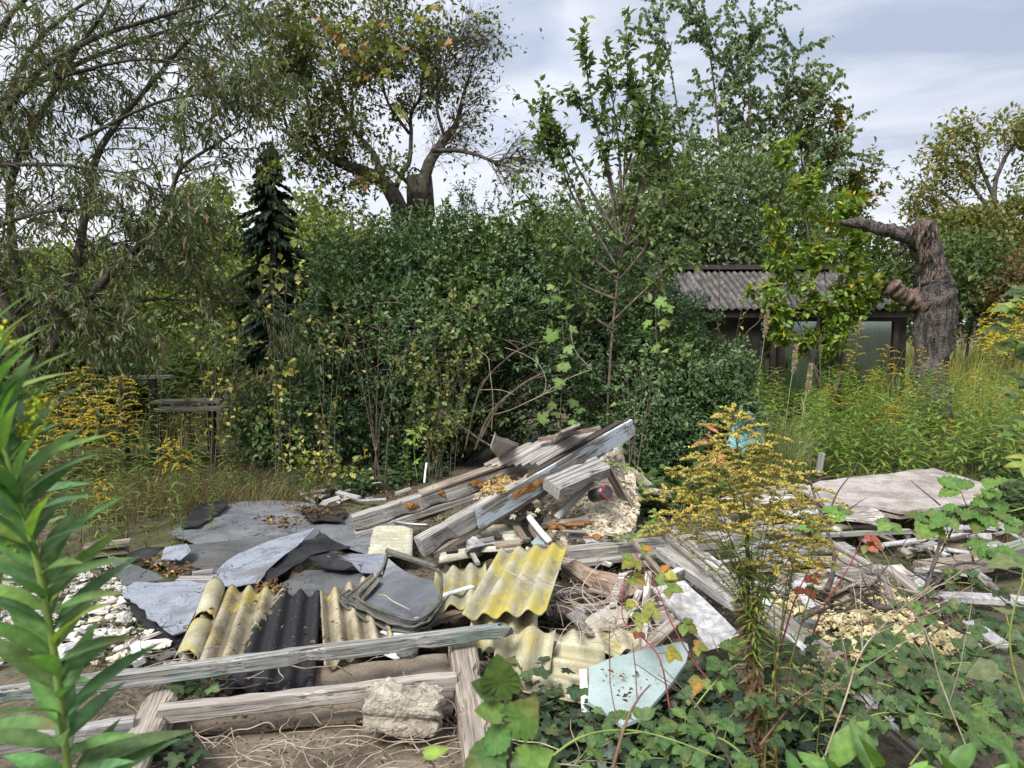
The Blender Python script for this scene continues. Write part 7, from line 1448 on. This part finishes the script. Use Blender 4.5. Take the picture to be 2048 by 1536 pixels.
# ------------------------------------------------------------------ brambles
BR = [((.09, .155, .05), 4), ((.07, .125, .048), 3), ((.12, .19, .06), 2)]; BRD = [((.055, .095, .042), 4), ((.075, .12, .05), 3), ((.11, .15, .06), 1)]
def bramble(label, pts, at, L, pal, seed, stemm=None, tm=T_SERR, three=True, rad=.0035, mat=None, name='bramble', cat='bramble'):
    """pts: cane as (photo x, y, distance); at: fractions along the cane that carry a leaf of three leaflets"""
    r = random.Random(seed); w3 = [Q(x, y, Y) for x, y, Y in pts]; path = smooth_path(w3, 6); n = len(path); t = thing(name, label, cat, Vector((w3[0].x, w3[0].y, gh(w3[0].x, w3[0].y))))
    w = MB(); w.tube(path, [rad * (1 - .5 * i / (n - 1)) for i in range(n)], 6); P_, D_, N_, L_ = [], [], [], []
    for f in at:
        q = f * (n - 1); i = min(int(q), n - 2); p = path[i].lerp(path[i + 1], q - i); d = (path[i + 1] - path[i]).normalized(); s = d.cross(Vector((0, 0, 1))).normalized() * r.choice((-1, 1))
        pe = (s * .5 + Vector((r.gauss(0, .4), -.35 + r.gauss(0, .3), r.uniform(.2, .8)))).normalized(); l = L * r.uniform(.75, 1.25); e = p + pe * l * .7; w.tube([p, p.lerp(e, .5) + Vector((0, 0, -.003)), e], rad * .35, 4)
        nn = (Vector((r.gauss(0, .3), -.45, .9))).normalized(); dd = (pe * .8 + Vector((0, 0, -.55))).normalized(); sd = nn.cross(dd).normalized()
        for a, k in ((dd, 1.0), ((dd * .35 + sd).normalized(), .82), ((dd * .35 - sd).normalized(), .82)) if three else ((dd, 1.15),):
            P_.append(e); D_.append(a); N_.append(nn); L_.append(l * k)
    leaves('leaves', P_, D_, N_, np.array(L_), tm, pal, mat or M_LEAF, t, .12); w.build('cane', stemm or M_CANE, t, True); return t
M_CANE = plain('bramble_cane', (0.10, 0.05, 0.045), (0.20, 0.12, 0.08), 20, bmp=.1, rand=False); M_CANEG = plain('green_cane', (0.16, 0.22, 0.06), (0.24, 0.30, 0.09), 20, bmp=.1, rand=False); M_CANER = plain('red_cane', (0.16, 0.03, 0.04), (0.26, 0.06, 0.06), 20, bmp=.1, rand=False)
LG = [((.10, .19, .05), 3), ((.13, .23, .06), 2)]
bramble('bramble cane with large fresh green leaves before the large flat board', [(2120, 990, 3.0), (2040, 1018, 3.0), (1950, 1035, 3.0), (1850, 1058, 3.05), (1740, 1064, 3.1), (1650, 1062, 3.15)], (.1, .2, .3, .38, .46, .56, .7, .86, .97), .10, LG, 1, M_CANEG)
bramble('dark bramble stem rising from the debris with broad leaves at its top', [(1900, 1420, 2.7), (1850, 1250, 2.8), (1862, 1150, 2.9), (1895, 1080, 2.95), (1920, 1030, 3.0), (1960, 1010, 3.0)], (.62, .72, .8, .88, .95, 1.0), .095, LG, 2, M_TWIG, rad=.006)
bramble('bramble with large leaves hanging in from the right edge', [(2130, 1060, 2.6), (2060, 1085, 2.6), (1990, 1105, 2.6), (1950, 1125, 2.6)], (.2, .4, .6, .8, 1.0), .095, LG, 3, M_CANEG)
bramble('bramble with red leaves and a dark red cane in front of the platform', [(1610, 1330, 2.6), (1640, 1230, 2.7), (1700, 1130, 2.8), (1725, 1075, 2.85)], (.6, .85, 1.0), .05, [((.36, .11, .07), 2), ((.42, .20, .09), 1), ((.12, .17, .05), 2)], 4, M_CANER)
bramble('bramble with two dull red leaves by the front goldenrod stem', [(1560, 1300, 2.5), (1590, 1200, 2.6), (1622, 1130, 2.65)], (.6, .8, 1.0), .055, [((.42, .12, .08), 2), ((.09, .15, .05), 1)], 5, M_CANER)
bramble('thin bramble with yellowing leaves in front of the speckled board', [(1480, 1420, 2.5), (1400, 1340, 2.6), (1345, 1250, 2.75), (1315, 1180, 2.9), (1272, 1110, 3.0)], (.2, .35, .5, .6, .72, .82, .92, 1.0), .06, [((.15, .20, .05), 3), ((.26, .25, .06), 2), ((.36, .20, .05), 1)], 6, M_CANER)
bramble('thin bramble with yellow leaves over the broken white panel', [(1340, 1420, 2.6), (1320, 1320, 2.7), (1280, 1270, 2.8), (1245, 1235, 2.9), (1250, 1150, 3.0)], (.3, .5, .65, .8, .95), .055, [((.30, .28, .06), 3), ((.18, .22, .06), 2), ((.20, .06, .05), 1)], 7, M_CANER)
for i, lab in enumerate(['low dark bramble cane arching over the ivy right of the blue panel', 'low dark bramble cane at the foot of the front goldenrod', 'dark bramble cane over the lower end of the diagonal beam', 'dark bramble cane in front of the yellow foam debris', 'dark bramble cane at the bottom right under the glossy shoots', 'dark bramble cane by the right edge below the white board', 'bramble cane crossing the bottom edge right of the seedling', 'dark bramble cane between the front goldenrod and the diagonal beam', 'bramble cane in the bottom right corner with holed leaves', 'bramble cane arching over the diagonal beam end', 'bramble cane trailing toward the right edge above the glossy shoots', 'bramble cane with drooping leaves under the dead branches', 'short bramble cane beside the small blue corner', 'bramble cane with pale leaves right of the withered goldenrod', 'bramble cane over the soil below the right edge beam', 'bramble cane with small leaves under the white board at the right', 'bramble cane low at the far right above the hop vine', 'bramble cane behind the branched dry stalk', 'small bramble cane in front of the lower end of the diagonal beam', 'small bramble cane beside the thin pale dry stalk', 'bramble cane between the metal bracket and the dry stalk', 'bramble cane filling the corner below the hop vine']):
    x, y = [(1530, 1350), (1560, 1420), (1740, 1400), (1720, 1370), (1780, 1460), (1950, 1270), (1280, 1500), (1600, 1350), (1980, 1440), (1860, 1420), (1930, 1360), (1850, 1390), (1390, 1500), (1680, 1400), (1920, 1200), (1890, 1260), (2020, 1320), (1800, 1340), (1840, 1460), (1890, 1390), (1660, 1330), (2000, 1500)][i]; r = random.Random(60 + i); Y = 2.75 - (y - 1250) / 300 * .75; s = r.choice((-1, 1))
    bramble(lab, [(x - s * 160, y + 90, Y - .15), (x - s * 80, y - 5, Y - .05), (x, y - 35, Y), (x + s * 90, y - 10, Y + .02), (x + s * 150, y + 50, Y - .05)], [.06 + .9 * k / 14 + r.uniform(-.02, .02) for k in range(15)], r.uniform(.042, .066), BRD if i % 3 else BR, 60 + i, M_CANE if i % 2 else M_CANEG, rad=.003)
HOP = [((.12, .16, .06), 3), ((.18, .20, .09), 1), ((.11, .16, .055), 2)]; T_HOP = T_lobe(sym([(0.0, 0.0), (-.06, .2), (.05, .38), (.22, .40), (.36, .52), (.48, .40), (.62, .30), (.8, .18), (1.0, 0.0)]), .3, .4)
bramble('hop vine with large pale worn leaves at the right edge', [(2080, 1480, 1.75), (2040, 1380, 1.75), (2020, 1290, 1.75), (2030, 1210, 1.75), (2060, 1130, 1.75)], (.15, .3, .45, .6, .72, .85, .95),   .058, HOP, 90, M_CANEG, T_HOP, False, name='hop_vine', cat='vine')
bramble('light green vine cascading at the right edge above the large board', [(2120, 560, 5.5), (2050, 620, 5.5), (2030, 700, 5.5), (2040, 800, 5.5), (2030, 880, 5.6)], [k / 26 for k in range(27)], .14, [((.13, .20, .05), 3), ((.20, .26, .06), 2), ((.06, .10, .035), 3)], 91, M_CANEG, T_IVY, True, name='hop_vine', cat='vine')
bramble('yellow blurred leaf tip hanging in at the right edge', [(2120, 930, 1.3), (2075, 935, 1.3), (2045, 945, 1.3)], (.6, .8, 1.0), .035, [((.24, .27, .06), 1)], 92, M_CANEG, T_OV, True, name='leafy_twig', cat='twig')
bramble('small orange leaved plant behind the brown goldenrod', [(1440, 980, 6.2), (1425, 920, 6.2), (1410, 875, 6.2)], (.3, .5, .7, .85, 1.0), .10, [((.50, .20, .09), 3), ((.35, .14, .07), 1)], 93, M_CANER, T_OV, True, name='orange_leaved_plant', cat='plant')
bramble('small bright green sprout behind the left timber', [(835, 960, 6.9), (828, 900, 6.9), (830, 865, 6.9)], (.3, .5, .65, .8, .9, 1.0), .08, [((.17, .27, .05), 1)], 94, M_CANEG, T_OV, True, name='sprout', cat='plant')
bramble('pale green creeper over the top right of the insulation heap', [(1210, 935, 5.6), (1240, 930, 5.5), (1275, 945, 5.4), (1300, 985, 5.3)], [k / 16 for k in range(17)], .045, [((.14, .20, .06), 3), ((.22, .27, .08), 2)], 95, M_CANEG, T_OV, True, name='creeper', cat='vine')
bramble('low green weeds behind the cross beam, right of the insulation', [(1235, 1085, 4.75), (1275, 1065, 4.8), (1310, 1050, 4.85), (1320, 1030, 4.9)], [k / 14 for k in range(15)], .05, [((.10, .17, .04), 3), ((.15, .22, .05), 2)], 96, M_CANEG, T_OV, True, name='weed', cat='plant')
def dead_branches():
    for i, (lab, pts, a) in enumerate([('thick dark dead branch lying over the yellow foam', [(1700, 1180, .26), (1760, 1215, .3), (1840, 1210, .32), (1900, 1250, .28), (1990, 1300, .24)], .016), ('dark dead branch standing up through the bramble', [(1835, 1240, .25), (1850, 1180, .38), (1880, 1085, .6), (1892, 1010, .74)], .013),
        ('dark dead branch left of the foam with many twigs', [(1550, 1290, .28), (1620, 1230, .32), (1700, 1200, .34), (1760, 1160, .36)], .011), ('gnarled grey dead branch behind the foreground goldenrod', [(1655, 1180, .3), (1668, 1110, .42), (1632, 1000, .62), (1620, 960, .72)], .015), ('dead branch at the right over dark soil', [(1870, 1170, .28), (1910, 1130, .32), (1960, 1128, .3), (2050, 1150, .28)], .012), ('thin dark twig arching before the large flat board', [(1655, 1035, .5), (1675, 985, .62), (1705, 945, .7), (1718, 922, .74)], .006), ('short dark twig above the bramble leaves', [(1880, 1010, .62), (1850, 985, .66), (1822, 962, .7)], .006)]):
        r = random.Random(20 + i); q = [P(*p) for p in pts]; path = smooth_path(q, 5); w = MB(); n = len(path); w.tube(path, [a * (1 - .6 * k / (n - 1)) for k in range(n)], 8, rough=.2)
        for _ in range(9 if a > .01 else 0):
            p = path[r.randrange(2, n)]; w.tube(wpath(p, (r.gauss(0, 1), r.gauss(-.1, .6), r.gauss(.35, .5)), r.uniform(.12, .35), 6, r, .4), [.005, .004, .004, .003, .003, .002, .001], 5)
        tag(w.build('dead_branch', M_DARKB, None, True), lab, 'branch')
M_DARKB = plain('dark_dead_bark', (0.035, 0.028, 0.026), (0.11, 0.09, 0.08), 14, bmp=.6, bd=.006, rand=False)
dead_branches()
def dry_stalks():
    for i, (lab, a, pts) in enumerate([('pale dry branched stalk leaning right in front of the diagonal beam', .0028, [(1640, 1540, 1.9), (1690, 1400, 1.95), (1725, 1300, 2.0), (1800, 1220, 2.1), (1870, 1165, 2.15)]), ('thin pale dry stalk right of the branched one', .0025, [(1935, 1500, 2.0), (1880, 1360, 2.05), (1850, 1260, 2.1), (1790, 1180, 2.2)]), ('reddish dry stalk slanting over the ivy', .0045, [(1225, 1540, 1.75), (1250, 1450, 1.8), (1275, 1400, 1.85), (1300, 1370, 1.9)]), ('thin brown stalk leaning left in front of the ivy', .003, [(1480, 1560, 1.8), (1400, 1420, 1.9), (1320, 1330, 2.0)]), ('long arching green stem across the ivy', .0035, [(1050, 1560, 1.7), (1150, 1480, 1.75), (1240, 1460, 1.8), (1330, 1475, 1.8), (1450, 1520, 1.75)])]):
        r = random.Random(i); path = smooth_path([Q(*p) for p in pts], 6); n = len(path); w = MB(); w.tube(path, [a * (1 - .6 * k / (n - 1)) for k in range(n)], 6)
        for _ in range((9, 6, 2, 2, 0)[i]): k = r.randrange(n // 4, n - 2); d = (path[k + 1] - path[k]).normalized(); w.tube(wpath(path[k], d + Vector((r.choice((-.6, .8)), r.gauss(0, .2), r.uniform(-.1, .4))), r.uniform(.12, .34), 6, r, .15), a * .4, 4)
        tag(w.build('dry_stalk', (M_VINE, M_VINE, M_CANE, M_TWIG, M_CANEG)[i], None, True), lab, 'stalk')
dry_stalks()
